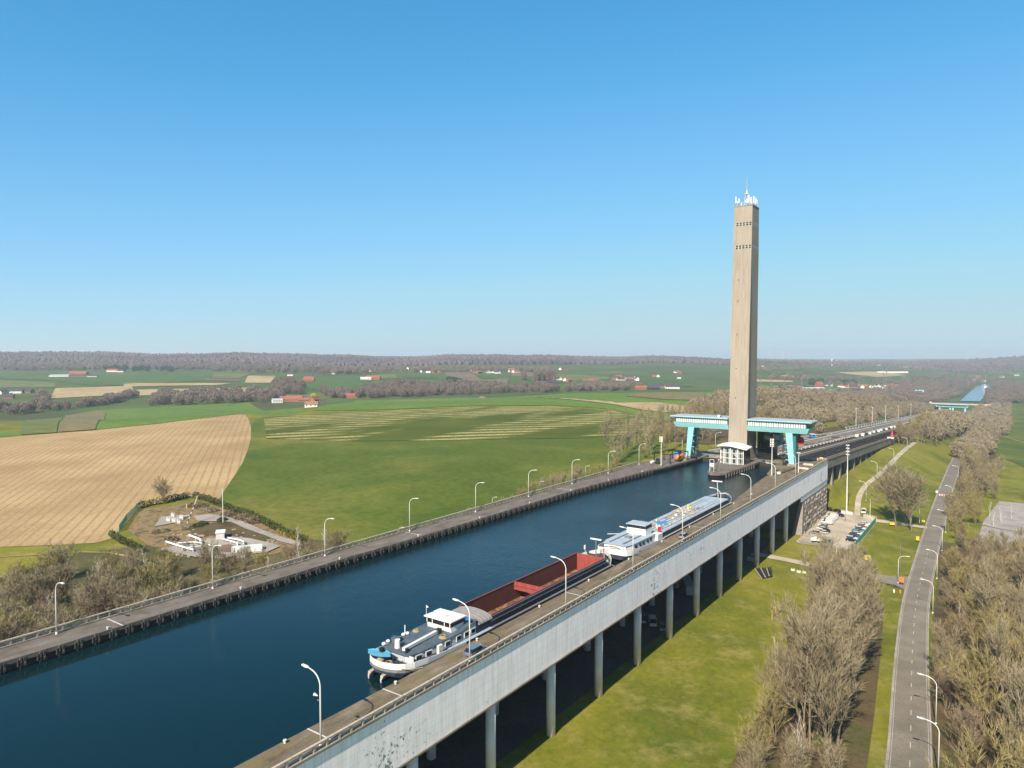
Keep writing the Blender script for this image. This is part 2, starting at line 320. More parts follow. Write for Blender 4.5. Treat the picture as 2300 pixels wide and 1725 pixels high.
_Q = np.hstack([np.ones((_n,1)), _P]); _A = np.block([[_K,_Q],[_Q.T,np.zeros((3,3))]])
_W = np.linalg.solve(_A, np.concatenate([_z, np.zeros(3)]))
def tps(X, Y):
    a,l = polar(X,Y); q = np.stack([a*1.6,l],-1); out = np.zeros(X.shape)
    for i in range(_n): out += _W[i]*_U(((q-_P[i])**2).sum(-1))
    return out + _W[_n] + q@_W[_n+1:]
def ss(x, a, b):
    t = np.clip((x-a)/(b-a), 0, 1); return t*t*(3-2*t)
zr = lambda Y: np.interp(Y, [-200,0,140,230,300,400,500,600,800,1200,1700,3000], [-22,-23,-25,-26.6,-27.5,-28.4,-30,-33,-42,-58.5,-67,-67.5])
zp = lambda Y: np.interp(Y, [-200,330,365,410,470,560,600,1660,3000], [-25.5,-25.5,-25,-21.5,-19,-17.2,-17.5,-69,-69.5])
zl = lambda Y: np.interp(Y, [-200,0,100,200,300,380,440,520,700,1000,1700,3000], [-11,-10,-8,-5,-1.2,-.6,-1,-3,-12,-30,-64,-68])
def exact(X, Y):
    far = np.clip(tps(X,Y), -72, 70)
    m = zp(Y) + (zr(Y)-zp(Y))*ss(X,-71,-28)
    bk = np.minimum(-15.6, -.0485*(Y-362)-6.2); m = m + np.maximum(bk-m,0)*(1-ss(X,-74.5,-70.5))*ss(Y,370,384)*(1-ss(Y,600,640))
    m = m - 1.0*ss(X,-8,20)
    m = zl(Y) + (m-zl(Y))*ss(X,-141,-118)
    w_ = ss(X,-215,-150)*(1-ss(X,40,160))*(1-ss(Y,1750,2600))
    # canal valley floor beyond the lower gate
    z = far*(1-w_) + m*w_
    Dd = np.hypot(X,Y); az_ = np.arctan2(X,Y); z = z + ss(Dd,2500,3600)*(3.5*np.sin(az_*19+1)+2.5*np.sin(az_*43)+1.5*np.sin(az_*90+2))
    cx = np.interp(Y,[1600,2600,3800],[-100,-80,-72]); v = (1-ss(np.abs(X-cx),34,120))*ss(Y,1500,1800)*(1-ss(Y,3300,3900))
    return z*(1-v) + (-70.5)*v
AZ = np.linspace(R_(-112), R_(75), 620); LR = np.linspace(math.log(12), math.log(15000), 520)
_g = np.meshgrid(LR, AZ, indexing='ij'); GX = np.exp(_g[0])*np.sin(_g[1]); GY = np.exp(_g[0])*np.cos(_g[1]); GZ = exact(GX, GY)
def Hn(X, Y):
    a,l = polar(np.asarray(X,float),np.asarray(Y,float)); i = np.clip((l-LR[0])/(LR[1]-LR[0]),0,len(LR)-1.001); j = np.clip((a-AZ[0])/(AZ[1]-AZ[0]),0,len(AZ)-1.001)
    i0 = i.astype(int); j0 = j.astype(int); u = i-i0; v = j-j0
    return GZ[i0,j0]*(1-u)*(1-v)+GZ[i0+1,j0]*u*(1-v)+GZ[i0,j0+1]*(1-u)*v+GZ[i0+1,j0+1]*u*v
def Hh(x, y): return float(Hn(np.array([x]),np.array([y]))[0])
def ray(x, y):
    a = (x-1150)/1590; b = -(y-862.5)/1590; fw = math.cos(PITCH)+b*math.sin(PITCH); up = b*math.cos(PITCH)-math.sin(PITCH)
    return (a*cT-fw*sT, a*sT+fw*cT, up)
def at(x, y, z):
    r = ray(x,y); t = (z-CAMH)/r[2]; return (r[0]*t, r[1]*t)
_ts = np.exp(np.linspace(math.log(40), math.log(14000), 2500))
def G(x, y, lift=0):
    r = ray(x,y); X = r[0]*_ts; Y = r[1]*_ts; Z = CAMH + r[2]*_ts; hit = Z <= Hn(X,Y)+lift
    k = int(np.argmax(hit)) if hit.any() else len(_ts)-1
    return (float(X[k]), float(Y[k]))
nR, nA = GX.shape
gv = np.stack([GX,GY,GZ],-1).reshape(-1,3)
gi = (np.arange(nR-1)[:,None]*nA + np.arange(nA-1)[None]).reshape(-1)
gf = np.stack([gi, gi+nA, gi+nA+1, gi+1], 1)
def npmesh(name, v, f, mats, mi=None, smooth=False):
    me = bpy.data.meshes.new(name); k = f.shape[1]
    me.vertices.add(len(v)); me.vertices.foreach_set('co', v.astype(np.float32).ravel())
    me.loops.add(f.size); me.loops.foreach_set('vertex_index', f.astype(np.int32).ravel())
    me.polygons.add(len(f)); me.polygons.foreach_set('loop_start', np.arange(0,f.size,k,dtype=np.int32)); me.polygons.foreach_set('loop_total', np.full(len(f),k,np.int32))
    for m_ in (mats if isinstance(mats,(list,tuple)) else [mats]): me.materials.append(m_)
    if mi is not None: me.polygons.foreach_set('material_index', mi.astype(np.int32))
    if smooth: me.polygons.foreach_set('use_smooth', np.ones(len(f),bool))
    me.update(calc_edges=True); me.validate(); return me
def groundmat():
    m,t,b = newmat('ground'); v = coords(t)
    f1 = noise(t, v, .022, 7, .65); f2 = noise(t, v, .7, 9, .85); f5 = noise(t, v, .11, 5, .7); f3 = noise(t, v, .0011, 3, .5); f4 = noise(t, v, .004, 5, .6)
    near = ramp(t, f1, [(.30,(.062,.078,.008)),(.45,(.10,.104,.011)),(.58,(.145,.135,.014)),(.72,(.18,.15,.028))])
    farc = ramp(t, f4, [(.30,(.06,.046,.026)),(.42,(.05,.064,.02)),(.55,(.058,.088,.02)),(.66,(.08,.095,.027)),(.75,(.16,.125,.06))])
    near = mix(t, ramp(t, f5, [(.5,(0,0,0)),(.68,(.75,.75,.75))]), near, (.20,.165,.05)); near = mix(t, ramp(t, f5, [(.28,(.7,.7,.7)),(.42,(0,0,0))]), near, (.055,.085,.008))
    g = N(t,'ShaderNodeVectorMath', operation='LENGTH'); t.links.new(v, g.inputs[0])
    mr = N(t,'ShaderNodeMapRange'); mr.inputs['From Min'].default_value = 750; mr.inputs['From Max'].default_value = 1000; t.links.new(g.outputs['Value'], mr.inputs['Value'])
    a = mix(t, mr.outputs[0], near, farc)
    a = mix(t, .75, a, ramp(t, f2, [(.28,(.45,.5,.45)),(.5,(1,1,1)),(.74,(1.5,1.45,1.4))]), 'MULTIPLY')
    t.links.new(a, b.inputs['Base Color']); b.inputs['Roughness'].default_value = .95; b.inputs['Specular IOR Level'].default_value = .1
    bump(t, b, f2, .35, .3); M['ground'] = m
groundmat()
ground = bpy.data.objects.new('ground', npmesh('ground', gv, gf, M['ground'], smooth=True)); COL.objects.link(ground); ground['kind'] = 'structure'

def sheet(name, poly, mat, step=None, lift=None, kind='structure', px=True, zf=None):
    """polygon draped on the terrain; px=True: corner points given by picture position"""
    P = [G(*p) for p in poly] if px else list(poly)
    d = sum(math.hypot(*p) for p in P)/len(P); dmin = min(math.hypot(*p) for p in P)
    step = step or max(2.5, d*.02); step = max(step, (max(p[0] for p in P)-min(p[0] for p in P))/160, (max(p[1] for p in P)-min(p[1] for p in P))/160)
    bm = bmesh.new(); vs_ = [bm.verts.new((x,y,0)) for x,y in P]; bm.faces.new(vs_)
    bmesh.ops.triangulate(bm, faces=bm.faces[:])
    for ax in (0,1):
        lo = min(p[ax] for p in P); hi = max(p[ax] for p in P); k = math.floor(lo/step)+1
        while k*step < hi:
            co = [0,0,0]; no = [0,0,0]; co[ax] = k*step; no[ax] = 1
            bmesh.ops.bisect_plane(bm, geom=bm.verts[:]+bm.edges[:]+bm.faces[:], plane_co=co, plane_no=no); k += 1
    c = np.array([v.co[:2] for v in bm.verts]); dd = np.hypot(c[:,0],c[:,1])
    z = Hn(c[:,0],c[:,1]) if zf is None else zf(c[:,0],c[:,1])
    z = z + (lift if lift is not None else .09 + dd*.0005)
    for v,q in zip(bm.verts, z): v.co.z = q
    me = bpy.data.meshes.new(name); bm.normal_update(); bm.to_mesh(me); bm.free(); me.materials.append(mat)
    me.polygons.foreach_set('use_smooth', [True]*len(me.polygons))
    for p in me.polygons[:1]:
        if p.normal.z < 0: me.flip_normals()
    o = bpy.data.objects.new(name, me); COL.objects.link(o); o['kind'] = kind; return o
def strip(name, pts, wL, wR, mat, lift=.10, off=0, step=4.0, zf=None):
    """a band following a centre line (world points), offset and widths in metres"""
    P = [Vector((*p,0)) for p in pts]; Q = [P[0]]
    for a,b_ in zip(P[:-1],P[1:]):
        n = max(1,int((b_-a).length/step)); Q += [a.lerp(b_,(i+1)/n) for i in range(n)]
    v = []; f = []
    for i,p in enumerate(Q):
        d = (Q[min(i+1,len(Q)-1)]-Q[max(i-1,0)]).normalized(); nrm = Vector((d.y,-d.x,0))
        for o_ in (off-wL, off+wR):
            q = p + nrm*o_; z = Hh(q.x,q.y) if zf is None else zf(q.x,q.y); v.append((q.x,q.y,z+lift+math.hypot(q.x,q.y)*.0003))
    f = [(2*i,2*i+1,2*i+3,2*i+2) for i in range(len(Q)-1)]
    mb = MB(); mb.add(v,f); return mb.build(name, mat, kind='structure')
def chaikin(pts, n=2):
    for _ in range(n):
        q = [pts[0]]
        for a,b_ in zip(pts[:-1],pts[1:]): q += [(a[0]*.75+b_[0]*.25,a[1]*.75+b_[1]*.25),(a[0]*.25+b_[0]*.75,a[1]*.25+b_[1]*.75)]
        pts = q+[pts[-1]]
    return pts
# ---- fields (each one its own sheet)
def angof(p, q):
    a, b_ = G(*p), G(*q); return math.atan2(b_[1]-a[1], b_[0]-a[0])
def c5(l, ox, oy, k): return [(ox+x/k, oy+y/k) for x,y in l]
a1 = angof((401,1127),(502,948))
stripemat('striped_field', (.255,.168,.078), (.35,.24,.12), (.205,.135,.065), -(a1-math.pi/2), .085, 7.0, .26, bumps=.6)
sheet('crop_field', [(-160,1245),(-160,1002),(0,984),(100,976),(217,967),(362,952),(470,939),(540,931),(551,932),(560,945),(564,965),(563,986),(556,1013),(545,1040),(526,1070),(504,1103),(490,1128),(455,1124),(423,1115),(372,1128),(312,1141),(290,1168),(268,1194),(253,1210),(217,1220),(120,1226),(0,1230)], M['striped_field'], 4, .12)
a2 = angof((600,975),(1400,955))
stripemat('stubble_rows', (.046,.062,.006), (.072,.084,.009), (.36,.29,.12), -(a2-math.pi/2), .021, 1.9, .80, True)
sheet('crop_field', [(592,938),(760,930),(1060,915),(1250,914),(1380,924),(1478,948),(1480,972),(1300,985),(1000,990),(800,992),(598,986)], M['stubble_rows'], 5)
sheet('crop_field', [(-60,985),(-60,965),(45,972),(58,944),(145,937),(215,922),(560,904),(690,924),(640,932),(592,934),(562,930),(551,930),(470,937),(362,950),(217,965),(100,974),(0,982)], M['crop_green'], 6, .10)
sheet('crop_field', [(130,972),(146,934),(215,923),(238,926),(214,966)], M['brown_green'], 6, .55)
sheet('crop_field', [(46,978),(60,946),(140,938),(127,973)], M['crop_olive'], 6, .55)
sheet('crop_field', [(700,924),(800,899),(1060,893),(1400,884),(1640,876),(1640,930),(1475,945),(1380,920),(1250,911),(1060,912),(890,920)], M['crop_green'], 8, .35)
sheet('crop_field', c5([(1180,368),(1300,372),(1790,405),(2020,402),(2230,432),(2240,470),(2020,462),(1860,440),(1760,418)],750,760,2.765), M['stubble'], 8, .95)
sheet('crop_field', c5([(1800,362),(1900,345),(2300,338),(2300,390),(2060,384)],750,760,2.765), M['brown_green'], 8, .95)
sheet('crop_field', [(1700,877),(1800,881),(1830,889),(1815,897),(1700,903)], M['stubble'], 8, .9)
F6 = lambda l: c5(l, 0, 760, 2.765)
F7 = lambda l: c5(l, 750, 760, 2.765)
F8 = lambda l: c5(l, 1700, 780, 3.687)
for l,mt in [(F6([(-150,212),(1330,215),(1300,265),(600,300),(340,262),(-150,250)]),'crop_dark'),(F6([(-150,252),(340,280),(350,306),(-150,310)]),'crop_olive'),
  (F6([(345,312),(820,298),(835,352),(600,360),(310,376)]),'stubble'),(F6([(765,280),(1440,282),(1340,293),(830,302),(770,300)]),'stubble'),(F6([(850,322),(1200,314),(1540,309),(1740,325),(1740,342),(850,358)]),'stubble'),
  (F6([(1285,252),(1490,255),(1490,266),(1280,266)]),'plowed'),(F6([(1330,218),(1560,220),(1490,250),(1310,250)]),'crop_olive'),(F6([(1540,233),(1715,236),(1680,278),(1520,278)]),'stubble'),(F6([(1840,275),(2212,232),(2300,240),(2300,320),(1860,330)]),'crop_dark'),
  (F6([(2040,192),(2200,192),(2260,210),(2050,210)]),'plowed'),
  (F7([(685,215),(840,210),(920,258),(1090,252),(1070,300),(800,290),(720,262)]),'plowed'),(F7([(265,228),(370,222),(400,248),(280,254)]),'crop_olive'),(F7([(385,222),(690,218),(705,250),(402,248)]),'crop_dark'),
  (F7([(1085,208),(1250,215),(1240,242),(1110,236)]),'plowed'),(F7([(1390,224),(1700,236),(1720,256),(1390,270)]),'crop_olive'),(F7([(1880,255),(2240,244),(2240,300),(1990,308)]),'crop_dark'),(F7([(150,235),(10,235),(0,330),(140,345)]),'crop_dark'),(F7([(870,222),(1060,236),(1085,255),(930,252)]),'crop_dark'),(F7([(1100,265),(1240,262),(1230,290),(1085,300)]),'crop_dark'),
  (F8([(640,208),(1020,205),(1250,235),(1000,250),(760,226)]),'stubble'),(F8([(760,228),(1000,252),(1240,240),(1400,240),(1300,262),(900,262)]),'crop_dark'),(F8([(1170,162),(1900,188),(1900,196),(1180,170)]),'stubble'),(F8([(-10,268),(300,280),(300,292),(-10,290)]),'stubble'),(F8([(260,160),(600,150),(560,190),(300,190)]),'crop_dark'),
  (F8([(-20,298),(300,295),(420,320),(-20,345)]),'crop_dark'),(F8([(0,168),(420,160),(560,172),(300,182),(0,190)]),'crop_olive'),(F8([(40,205),(330,200),(430,222),(60,228)]),'crop_dark'),(F8([(1420,150),(1800,156),(1830,176),(1500,170)]),'crop_dark'),(F8([(1900,205),(2100,200),(2120,222),(1930,226)]),'crop_olive'),(F8([(900,176),(1150,178),(1160,196),(920,192)]),'crop_dark'),(F8([(1250,150),(1400,152),(1380,170),(1260,168)]),'crop_olive'),(F8([(560,335),(700,345),(680,358),(540,352)]),'crop_green'),(F8([(1960,140),(2400,136),(2400,150),(1980,152)]),'crop_dark')]:
    sheet('crop_field', l, M[mt])
sheet('meadow', [(566,950),(592,936),(597,985),(800,990),(1000,988),(1300,983),(1490,968),(1480,1010),(1440,1035),(1100,1130),(800,1222),(720,1250),(640,1200),(560,1160),(490,1127),(526,1072),(556,1015)], M['meadow'], 5, .10)
# ---- right side: road, paths, car park
roadL = chaikin([(-13.5,100),(-16.5,143),(-21.3,192),(-24.6,232),(-26.5,262),(-28.3,315),(-30.6,388),(-33.2,492),(-36.8,655),(-40.8,880),(-46,980),(-58,1120),(-62,1300)])
strip('road', roadL, .1, 6.7, M['asphalt'], .12, 0)
strip('road_edge', roadL, .5, 0, M['pale_gravel'], .17, 0)
strip('road_edge', roadL[:60], 0, .35, M['pale_gravel'], .17, 6.7)
plain('marking', (.46,.43,.38), .7, 0, .25, 3)
def dashes(line, off, w_, on, gap, upto, name='road_marking'):
    P = [Vector((*p,0)) for p in line]; mb = MB(); s_ = 0
    for a,b_ in zip(P[:-1],P[1:]):
        L_ = (b_-a).length; d = (b_-a)/max(L_,1e-6); n = Vector((d.y,-d.x,0)); t = 0
        while t < L_:
            ph = (s_+t) % (on+gap)
            if ph < on:
                e = min(L_, t+max(on-ph,.02)); q = [a+d*t+n*(off-w_), a+d*t+n*(off+w_), a+d*e+n*(off+w_), a+d*e+n*(off-w_)]
                mb.add([(p.x,p.y,Hh(p.x,p.y)+.145+math.hypot(p.x,p.y)*.0005) for p in q], [(0,1,2,3)]); t = e+1e-3
            else: t += max(on+gap-ph, .02)
            if s_+t > upto: break
        s_ += L_
        if s_ > upto: break
    return mb.build(name, M['marking'], kind='structure')
dashes(roadL, 3.4, .09, 2.5, 5.0, 220); dashes(roadL, 6.45, .045, 2.6, .05, 700); dashes(roadL, .25, .045, 2.6, .05, 700)
for k_ in range(5): strip('road_marking', [at(*p,-29-k_*.8) for p in ((2058+k_*9,1228-k_*29),(2126+k_*6,1228-k_*29))], .12, .12, M['pale_gravel'], .19)
sheet('side_road', [G(*p) for p in ((2057,1320),(2048,1296),(2025,1297),(1988,1294),(1960,1290),(1958,1303),(1990,1305),(2015,1312),(2030,1324),(2036,1340))], M['old_asphalt'], 3, .16, px=False)
strip('path', [at(*p,-26.5) for p in ((1690,1250),(1735,1258),(1800,1270),(1850,1280),(1900,1286),(1970,1297))], 2.5, 2.5, M['gravel'], .12)
strip('path', [at(*p,z) for p,z in (((1885,1166),-25.5),((1960,1170),-26.5),((2020,1177),-27.5),((2083,1190),-29))], 2.6, 2.6, M['gravel'], .12)
pth = chaikin([G(1925,1160),G(1926,1142),G(1929,1115),G(1945,1090),G(1975,1068),G(2005,1038),G(2035,1010),G(2056,994)])
strip('path', pth, 1.3, 1.3, M['gravel'], .14)
strip('path', [G(2012,988),G(2035,990),G(2056,994)], 1.2, 1.2, M['gravel'], .17)
sheet('car_park', [(-71,366),(-70,300),(-68,298.5),(-51,302),(-49,312),(-49,361),(-55,366)], M['gravel'], 4, .14, px=False)
sheet('car_park', [(-3.5,470),(-9,400),(-10,350),(-6,338),(14,330),(30,480)], M['pale_gravel'], 5, .14, px=False)
strip('path', [(-10,392),(-3,388),(6,386),(25,384)], .5, .5, M['pale_gravel'], .3)
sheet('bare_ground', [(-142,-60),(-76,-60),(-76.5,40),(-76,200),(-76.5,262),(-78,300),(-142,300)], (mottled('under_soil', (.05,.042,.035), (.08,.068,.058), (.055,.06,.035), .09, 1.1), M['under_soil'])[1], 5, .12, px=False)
sheet('undergrowth', [(-41,140),(-40,118),(-22,104),(-18,120),(-21.5,160),(-25.5,200),(-30,240),(-36,256),(-48,256),(-50,232),(-45,212),(-43,185)], M['leaf_litter'], 3, .13, px=False)
sheet('undergrowth', [(-7.5,100),(-13.6,190),(-17,240),(-20,300),(-23,345),(-12,345),(-8,330),(30,325),(30,90)], M['leaf_litter'], 4, .13, px=False)
sheet('undergrowth', [(-142,20),(-142,135),(-150,150),(-172,142),(-200,128),(-222,95),(-212,50),(-180,20)], M['rough_ground'], 4, .12, px=False)
sheet('undergrowth', [(-24,480),(-35,640),(-38,820),(-50,1050),(-20,1050),(-8,800),(-6,640),(-10,480)], M['leaf_litter'], 8, .2, px=False)
sheet('undergrowth', [(-141,395),(-136,440),(-134,500),(-124,620),(-124,1500),(-200,1500),(-330,1000),(-260,700),(-215,470),(-165,400)], M['leaf_litter'], 12, .3, px=False)
sheet('crop_field', [G(*p) for p in ((2205,1010),(2200,985),(2262,918),(2275,905),(2480,930),(2480,1060),(2300,1050))], M['meadow'], 8, .25, px=False)
strip('path', [G(2232,975),G(2265,985),G(2330,1005)], 1.2, 1.2, M['stubble'], .5)
strip('path', [G(*p) for p in ((-60,1256),(0,1253),(100,1247),(180,1242),(240,1243),(290,1252),(339,1267))], .35, .35, M['stubble'], .15)
# ---- basin water and the far canal
QR = [(-76.3,-60),(-76.3,235),(-78.3,252),(-81.4,284),(-82.4,300),(-81.8,303),(-84,308),(-88,334),(-88,350)]
QL = [(-134,-60),(-134,120),(-133,150),(-132.5,235),(-128.6,290),(-127,300),(-124.3,338),(-124.3,350)]
MB().prism([(x-.4 if i<9 else x,y) for i,(x,y) in enumerate([(x+.9,y) for x,y in QR]+[(x-.5,y) for x,y in QL[::-1]])], -2.06, -2.0).build('water', M['water'], kind='structure')
sheet('water', [at(*p,-68) for p in ((2156,901),(2201,901),(2215,889),(2232,873),(2238,860),(2218,860),(2196,867),(2176,882))], M['water_far'], 60, 0, px=False, zf=lambda x,y: 0*x-68.0)
# ---------------------------------------------------------------- the canal bridge
org = (-105, 150, -25.5)
cb_ = empty('canal_bridge', org, label='long concrete canal bridge on round columns carrying both barges above the grass', cat='bridge')
wall = MB().box(-71.05,-70.45,-60,362,-8.8,-.02).build('outer_wall', M['painted_wall'], cb_, org)
MB().box(-70.45,-70.2,-60,362,-8.95,-8.65).build('drip_edge', M['concrete'], cb_, org)
MB().prism(QR+[(-71.05,350),(-71.05,-60)], -5, 0).build('quay_deck', M['quay'], cb_, org)
MB().prism([(-71.05,350.0),(-71.05,362),(-96,362),(-96,350.0)], -5, .002).build('quay_deck', M['quay'], cb_, org)
MB().prism(QL+[(-140.9,350),(-140.9,-60)], -.75, 0).build('quay_deck', M['quay_left'], cb_, org)
MB().prism([(x-.9,y) for x,y in QL]+[(-140.9,350),(-140.9,-60)], -5, -.752).build('basin_side', (plain('wet_wall', (.06,.055,.05), .8, 0, .4, .6)), cb_, org)
MB().box(-140.9,-71.06,-60,310,-8.8,-5.005).build('floor_slab', M['concrete'], cb_, org)
kb = MB().box(-70.95,-70.15,-60,362,-.02,.32); kb.build('coping', M['concrete'], cb_, org)
MB().box(-140.7,-140.0,-60,300,.003,.30).build('coping', M['concrete'], cb_, org)
for x0,x1,y in ((-140,-134,64.5),(-140,-134,146),(-76.3,-70.95,74.5),(-76.3,-70.95,60.5),(-76.3,-70.95,128),(-140,-134,228),(-76.3,-70.95,200)):
    MB().box(x0,x1,y-.12,y+.12,-.1,.006).build('expansion_joint', M['offwhite'], cb_, org)
n = 0; plain('column_paint', (.92,.86,.86), .6, 0, .12, .3)
for X in (-73.5,-87.5,-101.5,-115.5,-129.5):
    for k in range(15):
        Y = 17.8+20.0*k; z0 = Hh(X,Y)-.6
        MB().tube([(X,Y,z0),(X,Y,-8.81)], .92, 20).build('column', M['column_paint'], cb_, org, smooth=False)
for o in cb_.children:
    if o.name.startswith('column'):
        for p in o.data.polygons: p.use_smooth = len(p.vertices) == 4
fd = None
for k in range(88):
    Y = 33+2.95*k; ex = float(np.interp(Y,[p[1] for p in QL],[p[0] for p in QL]))
    if fd is None:
        m_ = MB(); m_.box(0,.2,-.12,.12,-1.9,-.15); m_.k=1; m_.box(.02,.3,.45,.80,-1.7,-.25); m_.box(.0,.30,-.5,-.3,-1.5,-.4); m_.k=2; m_.box(.2,.26,-.1,.1,-1.0,-.7); m_.box(.3,.34,.52,.7,-1.25,-1.0)
        fd = m_.build('fender', [(plain('fender_concrete', (.15,.13,.11), .9, 0, .3, 1.5)),(plain('fender_rubber', (.06,.055,.05), .8, 0, .4, 3)),M['concrete']], cb_); f0 = fd
    else: f0 = fd.copy(); COL.objects.link(f0)
    f0.location = (ex-org[0], Y-org[1], -org[2])
plain('rail_concrete', (.46,.41,.34), .9, 0, .2, 1.5); plain('shaded_concrete', (.055,.05,.045), .8, 0, .4, .6)
# railings (fence things)
def railing(name, x, y0, y1, label, mat, side):
    L0 = (x, y0, .3); t = empty(name, L0, label=label, cat='railing')
    MB().box(-.17,.17,0,y1-y0,.78,1.0).build('top_rail', mat, t)
    MB().box(-.05,.05,0,y1-y0,.30,.44).build('lower_rail', mat, t)
    n = int((y1-y0)/2.05); vis = [k for k in range(n+1) if y0+2.05*k > 38][:100]; first = None; rest = MB()
    for k in range(n+1):
        if k in vis:
            if first is None: first = MB().box(-.14,.14,-.15,.15,0,.78).build('post', mat, t); p = first
            else: p = first.copy(); COL.objects.link(p)
            p.location = (0, 2.05*k, 0)
        else: rest.box(-.14,.14,2.05*k-.15,2.05*k+.15,0,.78)
    if rest.v: rest.build('post', mat, t, kind='stuff')
    return t
railing('quay_railing', -70.5, -60, 361, 'weathered concrete railing along the outer edge of the right quay above the painted wall', M['rail_concrete'], 1)
railing('quay_railing', -140.35, -60, 300, 'weathered concrete railing along the field side of the left quay', M['rail_concrete'], 1)
t = empty('quay_railing', (-96,361.4,0), label='cream concrete railing across the far end of the right quay beside the ramp', cat='railing')
MB().box(0,25,-.15,.15,.95,1.2).build('top_rail', M['cream'], t); MB().box(0,25,-.12,.12,.35,.5).build('lower_rail', M['cream'], t)
for k in range(8): MB().box(.2+3.5*k-.2,.2+3.5*k+.2,-.2,.2,0,.95).build('post', M['cream'], t)
# mooring bollards and moss patches on the right quay
bl = None; i = 0
def bollard(loc, label, g):
    global bl
    if bl is None:
        bl = empty('mooring_bollard', loc, cat='bollard'); MB().tube([(0,0,0),(0,0,.32)],[.17,.15],10).build('post', M['offwhite'], bl); MB().tube([(0,0,.32),(0,0,.45)],[.26,.24],10).build('cap', M['offwhite'], bl); o = bl
    else: o = dup(bl, loc, 0)
    o['label'] = label; o['group'] = g; return o
near_ = ['below the lamp nearest the viewer','beside the mooring rope of the red barge','beside the grey barge hull','beside the red hold','beside the middle of the red barge','beside the bow of the red barge','behind the stern of the white tanker','beside the wheelhouse of the white tanker','beside the middle of the white tanker','near the bow of the white tanker','past the bow of the white tanker']
for k in range(11):
    bollard((-75.8, 56.5+20.2*k, 0), 'pale bollard on the right quay '+near_[k], 'mooring bollards on the right quay')
for k in range(9):
    Y = 62+27.5*k; bollard((float(np.interp(Y,[p[1] for p in QL],[p[0] for p in QL]))-.5, Y, 0), 'pale bollard on the left quay edge, %s from the near end' % ['first','second','third','fourth','fifth','sixth','seventh','eighth','ninth'][k], 'mooring bollards on the left quay')
# ---------------------------------------------------------------- stone abutment
org = (-105, 337, -27)
ab = empty('abutment', org, label='windowless abutment clad in rough grey stone under the far end of the white wall', cat='abutment')
rg = lambda y0,y1: [(-70.35,y0,-29),(-70.35,y1,-29),(-70.6,y1,-10.9),(-70.6,y0,-10.9)]
MB().loft([[(-70.4,312,-29.5),(-70.4,361.8,-29.5),(-140,361.8,-29.5),(-140,318,-29.5),(-75,318,-29.5),(-75,312,-29.5)],
           [(-70.6,314.5,-10.9),(-70.6,361.8,-10.9),(-140,361.8,-10.9),(-140,318,-10.9),(-72,318,-10.9),(-72,314.5,-10.9)]]).build('stone_wall', M['stone_relief'], ab, org)
MB().prism([(-71.1,314.6),(-71.1,361.7),(-139.9,361.7),(-139.9,318.1),(-72,318.1),(-72,314.6)], -10.895, -8.81).build('beam', M['painted_wall'], ab, org)
MB().box(-70.95,-70.5,310.5,361.9,-11.05,-8.96).build('beam', M['painted_wall'], ab, org)
MB().box(-139.9,-96.01,350.01,361.7,-8.8,.0).build('gate_sill', M['concrete'], ab, org)
rl = MB(); random.seed(3)
for r in range(9):
    for k in range(30):
        if random.random() < .25: continue
        y = 316+1.5*k+random.uniform(-.3,.3); z = -12.6-1.75*r; s_ = random.choice((1,1,-1))
        rl.cbox((-70.36+(z+11)*-.013, y, z), (.35,.22,1.3+random.random()*.4), 0, s_*.6)
rl.build('relief_bars', M['stone_relief'], ab, org)
# retaining side walls behind the abutment (earth-filled end of the basin), left of the bridge the ground is level
# ---------------------------------------------------------------- tower
org = (-105.3, 345, 0)
tw = empty('control_tower', org, label='very tall tapering sand coloured concrete tower at the end of the basin', cat='tower')
def tring(z):
    k = z/121.0; xl,xr = -109.6, -100.9; yf = 335+4.6*k; yb = 353-3.2*k; n = 1.0*(1-min(1,max(0,k/.82)))**.8; e = 1.1
    ym = yf + e; yn = yf+e+.05+n*.6
    return [(xl,yf,z),(xr,yf,z),(xr,ym,z),(xr-n,yn,z),(xr-n*.8,yb,z),(xl+n*.8,yb,z),(xl+n,yn,z),(xl,ym,z)]
MB().loft([tring(z) for z in (-5,0,20,40,60,80,99,110,121)]).build('shaft', M['tower_concrete'], tw, org)
k=1.0; MB().box(-109.75,-100.75,339.5,349.9,121.0,121.5).build('parapet', M['concrete'], tw, org)
def trow(zc):
    kf = zc/121.; yf = 335+4.6*kf
    for i in range(5):
        x = -108.3+1.52*i; MB().box(x,x+.95,yf-.05,yf+.4,zc-.75,zc+.75).build('window', M['dark_glass'], tw, org)
        MB().box(x-.1,x+1.05,yf-.12,yf-.06,zc-.1,zc+.05).build('window_bar', M['offwhite'], tw, org)
        MB().box(x-.16,x-.02,yf-.10,yf-.01,zc-.95,zc+.85).build('window_frame', M['offwhite'], tw, org)
    for i in range(6):
        y = yf+1.3+1.45*i; MB().box(-101.2,-100.88,y,y+.85,zc-.75,zc+.75).build('window', M['dark_glass'], tw, org)
        MB().box(-100.95,-100.87,y+.9,y+1.0,zc-.85,zc+.8).build('window_frame', M['offwhite'], tw, org)
trow(112.6); trow(101.8)
for z in (44,60,76,86,30): MB().box(-107.0,-106.5,335+4.6*z/121-.03,335+4.6*z/121+.3,z,z+.5).build('vent', M['dark_metal'], tw, org)
